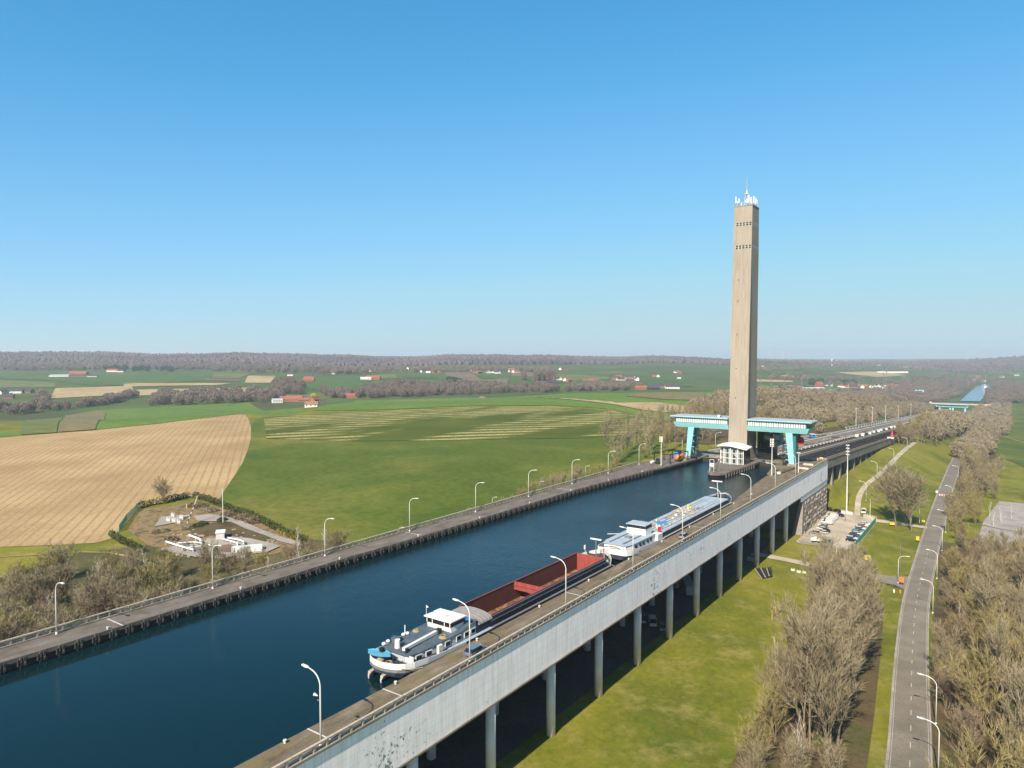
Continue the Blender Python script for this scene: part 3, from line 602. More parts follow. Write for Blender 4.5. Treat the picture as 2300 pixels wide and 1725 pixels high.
# roof antennas
def lattice(mb, c, w0, w1, z0, z1, n, r):
    P = lambda i,z,f: (c[0]+(w0*(1-f)+w1*f)*(-1,1,1,-1)[i]/2, c[1]+(w0*(1-f)+w1*f)*(-1,-1,1,1)[i]/2, z)
    for i in range(4): mb.tube([P(i,z0,0),P(i,z1,1)], r, 4)
    for j in range(n):
        f0=j/n; f1=(j+1)/n; za=z0+(z1-z0)*f0; zb=z0+(z1-z0)*f1
        for i in range(4): mb.tube([P(i,za,f0),P((i+1)%4,zb,f1)], r*.7, 3, False); mb.tube([P(i,zb,f1),P((i+1)%4,zb,f1)], r*.7, 3, False)
am = empty('antenna_mast', (-105,344,121.5), label='lattice antenna mast with red spike on top of the concrete tower', cat='antenna')
m_ = MB(); lattice(m_, (0,0), 2.0, 1.0, 0, 6.0, 5, .10); m_.build('lattice', M['lamp_metal'], am)
MB().tube([(0,0,5.9),(0,0,6.2)], 1.0, 10).build('platform', M['white_paint'], am); MB().tube([(0,0,6.2),(0,0,8.0)], .35, 8).build('collar', M['offwhite'], am)
plain('pink_spike', (.62,.35,.38), .5); MB().tube([(0,0,8),(0,0,14.2)], [.14,.07], 6).build('spike', M['pink_spike'], am)
pa = None
for i,(x,y,h,w_) in enumerate([(-108.9,340.3,4.4,.35),(-107.6,341,3.4,.45),(-103.0,340.8,4.6,.55),(-102.4,342.5,3.8,.6),(-101.4,343.2,4.2,.5),(-101.2,345.5,3.8,.5),(-101.3,347.8,3.4,.45),(-108.8,348.6,3.0,.4),(-104.0,348.6,3.2,.4)]):
    p = empty('panel_antenna', (x,y,121.5), label='white panel antenna on the tower roof, '+['at the front left corner','second from the front left','tallest one right of the lattice mast','broad one right of the lattice mast','first on the right edge','second on the right edge','third on the right edge','at the back left corner','at the back centre'][i], cat='antenna', group='panel antennas on the tower roof')
    MB().tube([(0,0,0),(0,0,h)], .09, 6).build('pole', M['grey_metal'], p); MB().box(-w_/2,w_/2,-.32,-.1,h*.32,h+.2).build('panel', M['white_paint'], p)
    MB().tube([(.0,.05,.0),(.8,.9,0),(.0,0,h*.5)], .05, 4).build('brace', M['lamp_metal'], p)
for x,y,z,r,l in ((-103.9,341.2,123.6,.85,'large white drum dish on the tower roof beside the lattice mast'),(-107.9,340.6,123.4,.55,'small white drum dish at the left corner of the tower roof')):
    p = empty('dish_antenna', (x,y,121.5), label=l, cat='antenna'); MB().tube([(0,-.45,z-121.5),(0,.1,z-121.5)], [r,r*.8], 14).build('dish', M['white_paint'], p); MB().tube([(0,0,0),(0,0,z-121.5)], .1, 6).build('pole', M['grey_metal'], p)
for i in range(10):
    pass
# ---------------------------------------------------------------- gallery wings
def wing(x0, x1, end, leg, label):
    org = ((x0+x1)/2, 340, 15); g = empty('gallery_wing', org, label=label, cat='gallery')
    yf, yb = 334.8, 346.2; s_ = 1 if end > 0 else -1
    a, b_ = (x0, x1) if s_ > 0 else (x1, x0)      # a = tower end, b_ = free end
    q = lambda y0,y1,z0,xa,xb: [(xa,y0,z0),(xb,y0,z0),(xb,y1,z0),(xa,y1,z0)]
    def lf(ys, xbs, zs): 
        rr = [q(yf+dy, yb-dy, z, a, b_+s_*dx) for dy,dx,z in zip(ys,xbs,zs)]
        return MB().loft(rr if s_>0 else [r[::-1] for r in rr])
    lf((1.0,0),(-1.0,0),(15.0,17.4)).build('apron', M['turquoise'], g, org)
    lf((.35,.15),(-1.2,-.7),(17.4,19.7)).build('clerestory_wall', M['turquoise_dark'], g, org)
    lf((-.6,-1.1,-1.1),(.6,1.3,1.3),(19.72,20.1,20.45)).build('roof_edge', M['turquoise'], g, org)
    lf((-.9,-.9),(1.1,1.1),(20.45,20.62)).build('roof', M['pale_roof'], g, org)
    n = 24; xs = np.linspace(min(a,b_-s_*1.1)+.3, max(a,b_-s_*1.1)-.3, n+1)
    for i in range(n):
        MB().cbox(((xs[i]+xs[i+1])/2, yf+.18, 18.55), (abs(xs[1]-xs[0])*.70, .26, 2.0), 0, .08).build('window_panel', M['white_paint'], g, org)
    MB().cbox((b_-s_*.9, 340.5, 18.5), (.2, 9.0, 1.5)).build('end_window', M['dark_glass'], g, org)
    L = leg; lx = -s_*1.6
    for yo in (336.5, 343.6):
        w0 = 2.0; MB().loft([[(L-w0*.55+0, yo-.9, .0),(L+w0*.55, yo-.9, .0),(L+w0*.55, yo+.9, .0),(L-w0*.55, yo+.9, .0)],
                   [(L-w0*.75+lx*.9, yo-.9, 15.0),(L+w0*.75+lx*.9, yo-.9, 15.0),(L+w0*.75+lx*.9, yo+.9, 15.0),(L-w0*.75+lx*.9, yo+.9, 15.0)]][::1]).build('leg', M['turquoise'], g, org)
    MB().box(L-1.2, L+1.2, 337.4, 342.7, .0, 15).build('leg_web', M['turquoise_dark'], g, org)
    for z in (2.5,5.2,8,10.8): MB().box(min(L,L+2.8*(1 if s_<0 else -1))-.1, max(L,L+2.8*(1 if s_<0 else -1))+.1, 336.3, 336.7, z, z+.28).build('rung', M['turquoise'], g, org)
    sx = L+3.4*(1 if s_<0 else -1); m_ = MB()
    for dx in (-.9,.9):
        for dy in (-1,1): m_.box(sx+dx-.1,sx+dx+.1,337.5+dy-.1,337.5+dy+.1,0,13)
    for z in range(1,13,2): m_.box(sx-.9,sx+.9,336.5,338.5,z,z+.12)
    m_.build('stair_tower', M['dark_metal'], g, org); MB().box(L-1.9,L+1.9,335,345.3,-.3,.9).build('leg_base', M['concrete'], g, org)
    return g
wing(-137.2, -109.75, -1, -129.8, 'turquoise gallery wing on a leg reaching left from the tower')
wing(-100.75, -73.2, 1, -80.6, 'turquoise gallery wing on a leg reaching right from the tower')
# rooftop box on the left wing
bxv = empty('roof_vent', (-115.2, 338, 20.62), label='small white vent box on the left gallery roof', cat='vent'); MB().box(-.6,.6,-.5,.5,0,1.0).build('housing', M['white_paint'], bxv); MB().box(.2,1.1,-.3,.3,.0,.5).build('hood', M['dark_metal'], bxv)
sb = empty('red_drum', (-79.0,342.8,9.5), label='dark red round drum hanging behind the right gallery leg', cat='drum'); MB().tube([(0,-.9,1.5),(0,.9,1.5)],2.0,16).build('drum', M['red'], sb); MB().box(-.3,.3,-.3,.3,1.5,5.4).build('hanger', M['dark_metal'], sb)
# ---------------------------------------------------------------- island, pavilion
org = (-105,320,0); isl = empty('island_quay', org, label='pointed concrete island quay at the foot of the tower', cat='quay')
IP = [(-107.2,301),(-106.0,297),(-104.2,294.8),(-102,294.4),(-100.2,296.0),(-98.8,300),(-97.6,318),(-96.6,336),(-96,362),(-115,362),(-114,336),(-111.5,318)]
MB().prism(IP, -.75, 0.01).build('deck', M['quay_left'], isl, org); MB().prism([((x+105)*.93-105,(y-325)*.98+325) for x,y in IP], -6, -.752).build('base', M['black'], isl, org)
for k in range(12):
    Y = 300+3*k; ex = float(np.interp(Y,[294.4,300,318,336,362],[-101,-98.8,-97.6,-96.6,-96])); MB().box(ex-.35,ex+.2,Y-.22,Y+.22,-1.9,-.3).build('fender', M['fender_concrete'], isl, org)
org = (-105,329,0); pv = empty('glass_pavilion', org, label='two storey white framed glass pavilion with wavy white roof at the tower foot', cat='building')
PV = [(-110.6,327.6),(-108.6,326.2),(-105.4,325.2),(-102.0,325.6),(-99.9,327.0),(-99.4,334.9),(-110.6,334.9)]
MB().prism([((x+105)*.93-105,(y-330)*.90+330) for x,y in PV], .02, 7.4).build('glazing', M['glass_white'], pv, org)
wr = []
for j,yy in enumerate((-1,1)):
    pass
m_ = MB(); xs = np.linspace(-112.3,-98.2,15); top=[]
for i,x in enumerate(xs):
    u = i/14; z = 7.6+.9*math.sin(u*math.pi*1.15)-.4*u*u; yf = 326.6-2.7*math.sin(u*math.pi)**.8
    top.append([(x,yf,z),(x,334.95,z+.5),(x,334.95,z+.9),(x,yf-.1,z+.45)])
m_.loft(top); m_.build('wavy_roof', M['white_paint'], pv, org)
for x,y in PV[:5]: MB().tube([(x,y,0),(x,y,7.9)], .22, 8).build('pillar', M['white_paint'], pv, org)
for (xa,ya),(xb,yb) in zip(PV[:4],PV[1:5]):
    for z in (2.7,5.2): MB().tube([(xa,ya+.25,z),(xb,yb+.25,z)], .12, 6).build('transom', M['white_paint'], pv, org)
    for f in (.33,.66): MB().tube([(xa+(xb-xa)*f,ya+(yb-ya)*f+.25,.1),(xa+(xb-xa)*f,ya+(yb-ya)*f+.25,7.6)], .08, 6).build('mullion', M['white_paint'], pv, org)
    c = ((xa+xb)/2,(ya+yb)/2+.62)
    for z in (1.5,3.9,6.2): MB().cbox((c[0],c[1]-.3,z),(1.6,.12,1.7),math.atan2(yb-ya,xb-xa)).build('pane', M['dark_glass'], pv, org)
MB().cbox((-99.3,331.5,3.6),(.5,6.2,7.0)).build('side_wall', M['dark_glass'], pv, org)
MB().tube([(-103.5,325.3,4.6),(-101.2,325.5,2.8)], .14, 6).build('stair_rail', M['white_paint'], pv, org)
# control cabin right behind (dark glass block with sloping white roof)
org=(-95.5,352,0); cbn = empty('control_cabin', org, label='dark glass control block with sloping white roof right of the tower', cat='building')
MB().box(-100.2,-92.5,350.05,357,0,14.5).build('glass_block', M['dark_glass'], cbn, org); MB().box(-92.5,-89.5,349,356,9,13.2).build('cabin', M['turquoise_dark'], cbn, org)
MB().loft([[(-94,347.6,13.2),(-89,347.6,14.6),(-89,356.5,14.6),(-94,356.5,13.2)],[(-94,347.6,13.5),(-89,347.6,14.9),(-89,356.5,14.9),(-94,356.5,13.5)]]).build('roof', M['white_paint'], cbn, org)
for k in range(5): MB().box(-92.45,-91.95+0,348.9+1.4*k,349.4+1.4*k,9.6,12.6).build('window', M['white_paint'], cbn, org); MB().box(-92.2+.55*k,-91.95+.55*k,348.85,348.99,10,12.4).build('window', M['white_paint'], cbn, org)
# lock gates between island and quays
for (x0,x1,l) in ((-96.6,-87.9,'dark lock gate beam across the water right of the tower island'),(-124.3,-113.6,'dark lock gate beam across the water left of the tower island')):
    g = empty('lock_gate', ((x0+x1)/2,342,0), label=l, cat='gate'); MB().box(x0,x1,341.4,342.6,-5,-.1).build('gate_leaf', M['dark_metal'], g, ((x0+x1)/2,342,0)); MB().box(x0,x1,341.2,341.4,-.1,.1).build('handrail', M['grey_metal'], g, ((x0+x1)/2,342,0))
    MB().box(x0,x1,342.7,350,-6,-3).build('sill', M['dark_metal'], g, ((x0+x1)/2,342,0))
# signal board and poles on the island
sg = empty('signal_stand', (-105.2,300.2,0), label='white signal board on two posts at the tip of the island quay', cat='signal')
for x in (-.9,.9): MB().box(x-.07,x+.07,-.07,.07,0,5.2).build('post', M['white_paint'], sg)
MB().box(-.85,.85,-.1,.1,2.2,3.7).build('board', M['white_paint'], sg); MB().box(-.75,.75,-.12,.08,3.9,5.0).build('light_box', M['dark_glass'], sg)
MB().box(-.97,.97,-.1,.1,5.1,5.25).build('crossbar', M['white_paint'], sg)
sp_ = empty('signal_pole', (-102.9,303.5,0), label='thin pole with small red and white lights on the island quay', cat='signal')
MB().tube([(0,0,0),(0,0,6)], .1, 6).build('pole', M['grey_metal'], sp_); MB().box(-.5,.5,-.1,.1,4.6,4.75).build('arm', M['grey_metal'], sp_)
for x,mm in ((-.45,'white_paint'),(.45,'red')): MB().tube([(x,-.2,4.9),(x,.1,4.9)], .25, 8).build('light', M[mm], sp_)
# ---------------------------------------------------------------- ramp (inclined plane)
rz = lambda x,y: -1.2-.0485*(y-362) if y < 1660 else -64.15
RY = [362,420,480,560,640,760,900,1100,1300,1500,1650]
def rampstrip(name, x0, x1, zo, th, mat, y0=362, y1=1650, parent=None, org=(0,0,0), kind=None):
    ys = [y0]+[y for y in RY if y0<y<y1]+[y1]; m_ = MB()
    m_.loft([[(x0,y,rz(0,y)+zo-th),(x1,y,rz(0,y)+zo-th),(x1,y,rz(0,y)+zo),(x0,y,rz(0,y)+zo)] for y in ys])
    return m_.build(name, mat, parent, org, kind=kind)
org = (-105,362,-10); rp = empty('ship_ramp', org, label='long sloping concrete ramp with rail tracks running down from the tower', cat='ramp')
m,t,b = newmat('track_bed'); v = coords(t,'Position',(1,.12,1)); f = noise(t, v, 1.0, 6, .75)
t.links.new(ramp(t, f, [(.36,(.010,.008,.007)),(.54,(.026,.020,.017)),(.70,(.11,.085,.068))]), b.inputs['Base Color']); b.inputs['Roughness'].default_value = 1; b.inputs['Specular IOR Level'].default_value = .05; M['track_bed'] = m
m,t,b = newmat('works_area'); v = coords(t,'Position',(1,.4,1)); f = noise(t, v, .18, 7, .75)
t.links.new(ramp(t, f, [(.38,(.035,.026,.02)),(.48,(.11,.085,.062)),(.58,(.26,.21,.16)),(.78,(.38,.32,.25))]), b.inputs['Base Color']); b.inputs['Roughness'].default_value = 1; b.inputs['Specular IOR Level'].default_value = .05; M['works_area'] = m
plain('brown_beam', (.15,.11,.08), 1, 0, .25, .5, .1); plain('grey_lane', (.11,.085,.062), 1, 0, .2, .4, .05)
rampstrip('side_girder', -74.2,-73.4, .3, 4.2, M['concrete'], parent=rp, org=org, y1=900)
rampstrip('top_beam', -74.5,-73.2, .62, .3, M['brown_beam'], parent=rp, org=org, y1=900)
rampstrip('walkway', -76.4,-74.2, .0, .4, M['brown_beam'], parent=rp, org=org, y1=900)
rampstrip('inner_beam', -76.9,-76.4, .45, .9, M['concrete'], parent=rp, org=org, y1=900)
rampstrip('track_bed', -92,-76.9, -1.0, .6, M['track_bed'], parent=rp, org=org)
for x in (-88.6,-86.6,-81.6,-79.6): rampstrip('rail', x-.12,x+.12, -.7, .3, M['dark_metal'], parent=rp, org=org, y1=900)
rampstrip('kerb_beam', -92.6,-92, .4, 1.9, M['cream'], parent=rp, org=org)
rampstrip('counterweight_lane', -97.5,-92.6, -.1, .6, M['grey_lane'], parent=rp, org=org)
rampstrip('lane_wall', -98.4,-97.5, .6, 1.5, M['dark_metal'], parent=rp, org=org, y1=800)
rampstrip('service_lane', -101,-98.4, .15, .6, M['works_area'], parent=rp, org=org)
rampstrip('kerb_beam', -102,-101, .5, 1.9, M['offwhite'], parent=rp, org=org)
rampstrip('track_bed', -114,-102, -1.3, .6, M['works_area'], parent=rp, org=org)
rampstrip('kerb_beam', -115,-114, .5, 1.9, M['offwhite'], parent=rp, org=org)
xl_ = lambda y: float(np.interp(y,[362,470,640,1650],[-133,-133,-121,-121]))
def taper(name, fa, fb, zo, th, mat):
    MB().loft([[(fa(y),y,rz(0,y)+zo-th),(fb(y),y,rz(0,y)+zo-th),(fb(y),y,rz(0,y)+zo),(fa(y),y,rz(0,y)+zo)] for y in [362,420,470,520,580,640,760,900,1100,1300,1500,1650]]).build(name, mat, rp, org)
taper('works_lane', xl_, lambda y: -115, .0, .8, M['works_area']); taper('edge_beam', lambda y: xl_(y)-1, xl_, .7, 1.6, M['offwhite'])
rampstrip('edge_beam', -122.2,-121.6, 3.2, .8, M['offwhite'], y0=700, y1=1500, parent=rp, org=org)
for k in range(46): 
    y = 706+16*k; MB().box(-122.3,-121.5,y-2,y+2,rz(0,y)+.2,rz(0,y)+2.5).build('arcade_post', M['offwhite'], rp, org)
m_=MB()
for k in range(11):
    y = 372+21*k; z0 = Hh(-76,y)-1.2
    MB().box(-76.3,-73.9,y-1.6,y+1.6,z0,rz(0,y)-3.85).build('pier', M['concrete'], rp, org)
    MB().box(-90,-79,y-1.0,y+1.0,z0-3,rz(0,y)-3.9).build('cross_wall', M['shaded_concrete'], rp, org)  # shade between the piers under the ramp is put into this dark colour
for k in range(26):
    y = 370+10*k; MB().tube([(-97.9,y,rz(0,y)+.6),(-97.9,y,rz(0,y)+1.3)], .2, 8).build('roller', M['white_paint'], rp, org)
MB().box(-133.9,-90.1,362.1,900,-60,-20).build('fill', M['black'], rp, org) if 0 else None
MB().loft([[(xl_(y)-.5,y,-80),(-89,y,-80),(-89,y,rz(0,y)-1.95),(xl_(y)-.5,y,rz(0,y)-1.95)] for y in (362.05,470,640,900,1650)]).build('embankment_core', M['brown_beam'], rp, org)
rampstrip('slope_wall', -77,-73.3, -1.95, 8, M['brown_beam'], y0=620, y1=1650, parent=rp, org=org)
# railway wagons, vans and skips on the ramp (works site)
def low(name, label, cat, x, y, parts, rzv=0, group=None, z=None):
    o = empty(name, (x,y,rz(0,y)+.15 if z is None else z), rzv, label, cat, group)
    for nm,bx,mt in parts: MB().box(*bx).build(nm, M[mt], o)
    return o
cont = [('body',(-1.1,1.1,-2.4,2.4,.4,2.3),None),('door',(-1.0,1.0,-2.46,-2.4,.5,2.2),'offwhite'),('skid',(-1.0,1.0,-2.3,2.3,0,.4),'dark_metal')]
for i,(x,y,mt,l) in enumerate([(-96,600,'white_paint','white site container on the ramp, nearest to the tower'),(-94.5,618,'offwhite','off white site container behind the nearest container on the ramp'),(-96,634,'dark_metal','black site container on the ramp between two pale containers'),(-94,650,'cream','cream site container on the ramp past the black container'),(-95.5,682,'blue','blue site container on the ramp'),(-94.5,700,'pale_roof','pale blue container on the ramp past the blue container'),(-95.5,722,'turquoise','turquoise skip on the ramp among the containers'),(-94.5,748,'grey_metal','grey skip on the ramp past the turquoise skip'),(-95.5,792,'white_paint','white container far down the ramp'),(-94.5,812,'brick','brown container far down the ramp'),(-95,832,'dark_metal','black container farthest down the ramp')]):
    low('site_container', l, 'container', x, y, [(a,b_,m2 or mt) for a,b_,m2 in cont], random.uniform(-.1,.1), 'containers parked on the ramp')
for i,(x,y,mt,l) in enumerate([(-112,470,'offwhite','small white site cabin on the works area of the ramp'),(-120,500,'pale_roof','grey site cabin on the works area left side'),(-123,520,'white_paint','white machine on the left lane of the ramp'),(-126,450,'dark_metal','dark machine beside the left gallery stair on the ramp'),(-120,560,'blue','blue machine on the left lane of the ramp')]):
    low('site_cabin', l, 'cabin', x, y, [('body',(-1.6,1.6,-2.4,2.4,.3,2.6),mt),('roof',(-1.75,1.75,-2.55,2.55,2.6,2.75),'white_paint'),('window',(-.8,.8,-2.45,-2.41,1.2,2.0),'dark_glass')], .15*i)
rk = MB(); random.seed(11)
for k in range(260):
    x = random.uniform(-124,-103) if k<200 else random.uniform(-100.5,-98.8); y = random.uniform(380,640)
    z = rz(0,y)+(.0 if x<-115 else (-1.3 if x<-102 else .15)); s_ = random.uniform(.2,.7); rk.cbox((x,y,z+s_*.4),(s_*random.uniform(1,4),s_*random.uniform(1,2.5),s_),random.uniform(0,3))
o = rk.build('building_rubble', M['works_area']); o['kind'] = 'stuff'
# small white service boat with red sail-like cover at the ramp edge
bt = empty('service_trailer', (-73.5,606,rz(0,606)+.3), label='small white trailer with a pointed red cover at the right edge of the ramp', cat='trailer')
MB().loft([[(-2,-1.5,0),(2,-1.5,0),(2,1.5,0),(-2,1.5,0)],[(-2.4,-1.8,1.2),(2.4,-1.8,1.2),(2.4,1.8,1.2),(-2.4,1.8,1.2)]]).build('body', M['white_paint'], bt)
MB().loft([[(-.3,-1.2,1.2),(1.9,-1.2,1.2),(1.9,1.2,1.2),(-.3,1.2,1.2)],[(.7,-.2,6.2),(1.2,-.2,6.2),(1.2,.2,6.2),(.7,.2,6.2)]]).build('cover', M['red'], bt)
yb = empty('winch', (-73.6,363.5,0), label='small yellow winch on the corner where quay meets ramp', cat='winch'); MB().tube([(-.8,0,.9),(.8,0,.9)],.5,10).build('drum', M['yellow'], yb); MB().box(-1.2,1.2,-.6,.6,0,.5).build('frame', M['dark_metal'], yb)
# beams lying on the right quay, planter
bm_ = empty('steel_beam', (-78.5,322,0), -.10, 'long dark steel beam lying on the far part of the right quay', 'beam'); MB().box(-.5,-.1,-11,9,.1,.55).build('flange', M['brown_beam'], bm_); MB().box(.2,.6,-11,9,.1,.55).build('flange', M['brown_beam'], bm_); MB().box(-.6,.8,-12.3,-11,.0,.9).build('winch_head', M['offwhite'], bm_)
for x,y,l in ((-75,343,'low cream concrete block near the ramp end of the right quay'),(-74.2,330,'low cream concrete block at the railing of the right quay')):
    o = empty('concrete_block', (x,y,0), 0, l, 'block'); MB().box(-2.2,2.2,-.5,.5,0,.6).build('block', M['cream'], o); MB().box(-2.0,2.0,-.3,.3,.6,.75).build('cap', M['offwhite'], o)
# frames, tank and machines on the left quay near the gallery leg
fr = empty('steel_gantry', (-131.5,318,0), -.12, 'black steel frame gantry standing over the left quay', 'gantry')
for x in (-4.2,4.2):
    for y in (-8,1,9): MB().box(x-.16,x+.16,y-.16,y+.16,0,4.2).build('post', M['black'], fr)
    MB().box(x-.16,x+.16,-8.2,9.2,4.2,4.5).build('beam', M['black'], fr)
for y in (-8,9): MB().box(-4,4,y-.12,y+.12,4.2,4.45).build('crossbeam', M['black'], fr)
tk = empty('mixer_tank', (-128.6,322,0), -.12, 'orange tank machine under the black gantry on the left quay', 'tank')
MB().tube([(0,-3.2,1.7),(0,-2.4,1.7),(0,2.4,1.7),(0,3.2,1.7)],[.7,1.4,1.4,.7],14).build('tank', M['orange'], tk, smooth=True); MB().box(-1.2,1.2,-2.6,2.6,0,.5).build('frame', M['dark_metal'], tk)
bk = empty('blue_container', (-131.2,326,0), -.12, 'blue box with dark lid behind the orange tank', 'box'); MB().box(-1.1,1.1,-1.6,1.6,0,4.0).build('body', M['blue'], bk); MB().box(-1.3,1.3,-1.8,1.8,4.0,4.3).build('lid', M['navy'], bk)
ex = empty('excavator', (-126.4,334,0), .5, 'dark excavator parked beside the left gallery leg', 'excavator')
MB().box(-1.3,-.8,-1.9,1.9,0,.8).build('track', M['tyre'], ex); MB().box(.8,1.3,-1.9,1.9,0,.8).build('track', M['tyre'], ex); MB().box(-1.2,1.2,-1.6,1.5,.9,2.0).build('body', M['dark_metal'], ex); MB().box(-1.1,0,0,1.2,2.0,3.1).build('cab', M['dark_glass'], ex)
MB().tube([(.3,1.2,1.8),(.3,3.2,4.2),(.3,5.2,3.0)],[.3,.25,.2],6).build('boom', M['grey_metal'], ex); MB().tube([(.3,5.2,3.0),(.3,5.6,.8)],.2,6).build('bucket_arm', M['grey_metal'], ex)
tr = empty('tractor', (-133.6,308,0), .3, 'dark machine with wheels under the near end of the gantry', 'tractor')
for x,y,r in ((-.9,-1.2,.8),(.9,-1.2,.8),(-.8,1.4,.5),(.8,1.4,.5)): MB().tube([(x-.2,y,r),(x+.2,y,r)],r,12).build('wheel', M['tyre'], tr)
MB().box(-.7,.7,-1.6,1.8,.7,1.5).build('body', M['dark_metal'], tr); MB().box(-.75,.75,-1.5,.1,1.5,2.6).build('cab', M['dark_glass'], tr)
wb = empty('rowing_boat', (-136.8,309,0), .2, 'white boat shaped tray lying by the left railing under the gantry', 'boat'); MB().loft([[(-.2,-3,.1),(.2,-3,.1),(.2,-3,.5),(-.2,-3,.5)],[(-.9,-1,.1),(.9,-1,.1),(1,-1,.8),(-1,-1,.8)],[(-.9,1.5,.1),(.9,1.5,.1),(1,1.5,.8),(-1,1.5,.8)],[(-.5,3,.2),(.5,3,.2),(.5,3,.8),(-.5,3,.8)]]).build('hull', M['white_paint'], wb)
ld = empty('quay_ladder', (-126.2,322,0), -.07, 'pale ladder rail over the edge of the left quay near the gallery', 'ladder')
for y in (-.4,.4): MB().tube([(-.6,y,0),(-.6,y,1.0),(.3,y,.9),(.35,y,-1.9)],.07,5).build('rail', M['offwhite'], ld)
# ---------------------------------------------------------------- lower gate far down the canal
org = (-112,1760,-66); lg = empty('lower_gate', org, label='turquoise lift gate gallery far off at the foot of the ramp', cat='gate')
MB().box(-129,-71,1755,1768,-57.5,-52.5).build('gallery', M['turquoise'], lg, org); MB().box(-131,-69,1752,1770,-52.5,-50.5).build('roof', M['pale_roof'], lg, org); MB().box(-127,-73,1754.7,1755,-56,-54).build('window_band', M['turquoise_dark'], lg, org)
for x in (-122,-103,-98,-76): MB().box(x-1.6,x+1.6,1757,1764,-72,-57.5).build('leg', M['turquoise'], lg, org)
br = empty('road_bridge', (-100,1900,-60), label='pale road bridge crossing the far canal behind the turquoise gate', cat='bridge')
MB().box(-150,-30,1896,1905,-60,-57.5).build('deck', M['cream'], br, (-100,1900,-60)); 
for x in (-135,-45): MB().box(x-3,x+3,1897,1904,-72,-60).build('pier', M['cream'], br, (-100,1900,-60))
vb = empty('canal_boat', (*at(2214,872,-68),-68), -.1, 'small white boat on the far blue canal', 'boat')
MB().loft([[(-4,-14,0),(4,-14,0),(4,-14,4),(-4,-14,4)],[(-5,8,0),(5,8,0),(5,8,4),(-5,8,4)],[(-1,16,1),(1,16,1),(1,16,5),(-1,16,5)]]).build('hull', M['white_paint'], vb); MB().box(-4,4,-12,0,4,9).build('cabin', M['white_paint'], vb)
# ---------------------------------------------------------------- barges
def hullring(y, hw, zb, zt, fl=.0):
    return [(-hw,y,zt),(-hw*(1-fl),y,(zb+zt)/2),(-hw*(1-fl)*.8,y,zb),(hw*(1-fl)*.8,y,zb),(hw*(1-fl),y,(zb+zt)/2),(hw,y,zt)]
def band(pts, z0, z1, th, mb=None):
    """thin upright strip along a plan polyline; z0,z1 lists"""
    mb = mb or MB(); rr = []
    for i,(x,y) in enumerate(pts):
        a = Vector(pts[max(i-1,0)]); b_ = Vector(pts[min(i+1,len(pts)-1)]); d = (b_-a).normalized(); n = Vector((-d.y,d.x))*th
        rr.append([(x,y,z0[i]),(x+n.x,y+n.y,z0[i]),(x+n.x,y+n.y,z1[i]),(x,y,z1[i])])
    return mb.loft(rr)
# ---- red open barge
bg_ = empty('cargo_barge', (-82.0, 79.6, -2.0), 0, 'open barge with red empty hold and blue grey stern deck at the right quay', 'barge')
st = [(0,1.6,.9,2.3),(.6,2.9,.7,2.2),(1.6,3.8,.3,2.1),(3.2,4.4,-.3,1.95),(6,4.75,-.8,1.85),(12,4.8,-1,1.8),(24,4.8,-1,1.8)]
MB().loft([hullring(*s_) for s_ in st]).build('stern_hull', M['dark_hull'], bg_)
MB().loft([[(-4.8,y,1.8),(-4.8,y,-1),(4.8,y,-1),(4.8,y,1.8),(3.86,y,1.8),(3.86,y,-.1),(-3.86,y,-.1),(-3.86,y,1.8)] for y in (24,70)]).build('mid_hull', M['dark_hull'], bg_)
bw = [(70,4.8,-1,1.8),(71.5,4.6,-1,2.0),(73,3.9,-.9,2.3),(74.4,2.8,-.7,2.6),(75.6,1.4,-.3,2.9),(76.4,.25,.3,3.1)]
MB().loft([hullring(*s_) for s_ in bw]).build('bow_hull', M['dark_hull'], bg_)
sp = [(4.8,16),(4.8,9),(4.78,6),(4.45,3.2),(3.85,1.6),(2.95,.6),(1.65,0),(0,-.25),(-1.65,0),(-2.95,.6),(-3.85,1.6),(-4.45,3.2),(-4.78,6),(-4.8,9),(-4.8,16)]
zt = [2.0,2.35,2.6,2.8,2.9,3.0,3.05,3.05,3.05,3.0,2.9,2.8,2.6,2.35,2.0]; zb = [1.5,1.6,1.7,1.85,1.95,2.05,2.1,2.1,2.1,2.05,1.95,1.85,1.7,1.6,1.5]
band(sp, zb, zt, .09).build('stern_bulwark', M['white_paint'], bg_)
band(sp, [z-.5 for z in zb], [z-.02 for z in zb], .10).build('rubbing_strake', M['grey_metal'], bg_)
MB().box(-4.7,4.7,12,24,1.8,1.86).build('side_deck', M['tank_deck'], bg_)
# accommodation with sloping side walls
ac = [(3.4,2.6),(3.9,6),(4.0,12),(4.0,19.5)]
MB().loft([[(-w_,y,1.8),(w_,y,1.8),(w_*.96,y,z),(-w_*.96,y,z)] for y,w_,z in ((3.6,2.9,3.2),(6,3.6,3.3),(10,3.85,3.4),(15.5,3.95,3.5),(20,3.95,4.3))]).build('deckhouse', M['pale_roof'], bg_)
MB().loft([[(-w_,y,z),(w_,y,z),(w_,y,z+.1),(-w_,y,z+.1)] for y,w_,z in ((3.2,3.0,3.2),(6,3.65,3.3),(10,3.9,3.4),(15.4,4.0,3.5),(20.2,4.0,4.3))]).build('deckhouse_roof', M['deck_blue'], bg_)
for s_ in (-1,1):
    for y in (5.0,7.2,12.0,15.0,17.2,19.0):
        f = MB().cbox((s_*(3.72 if y<6 else 3.95), y, 2.72), (.10,1.35,.95), s_*(-.14 if y<8 else 0)).build('window', M['white_paint'], bg_)
        MB().cbox((s_*(3.76 if y<6 else 3.99), y, 2.72), (.10,1.05,.68), s_*(-.14 if y<8 else 0)).build('pane', M['dark_glass'], f)
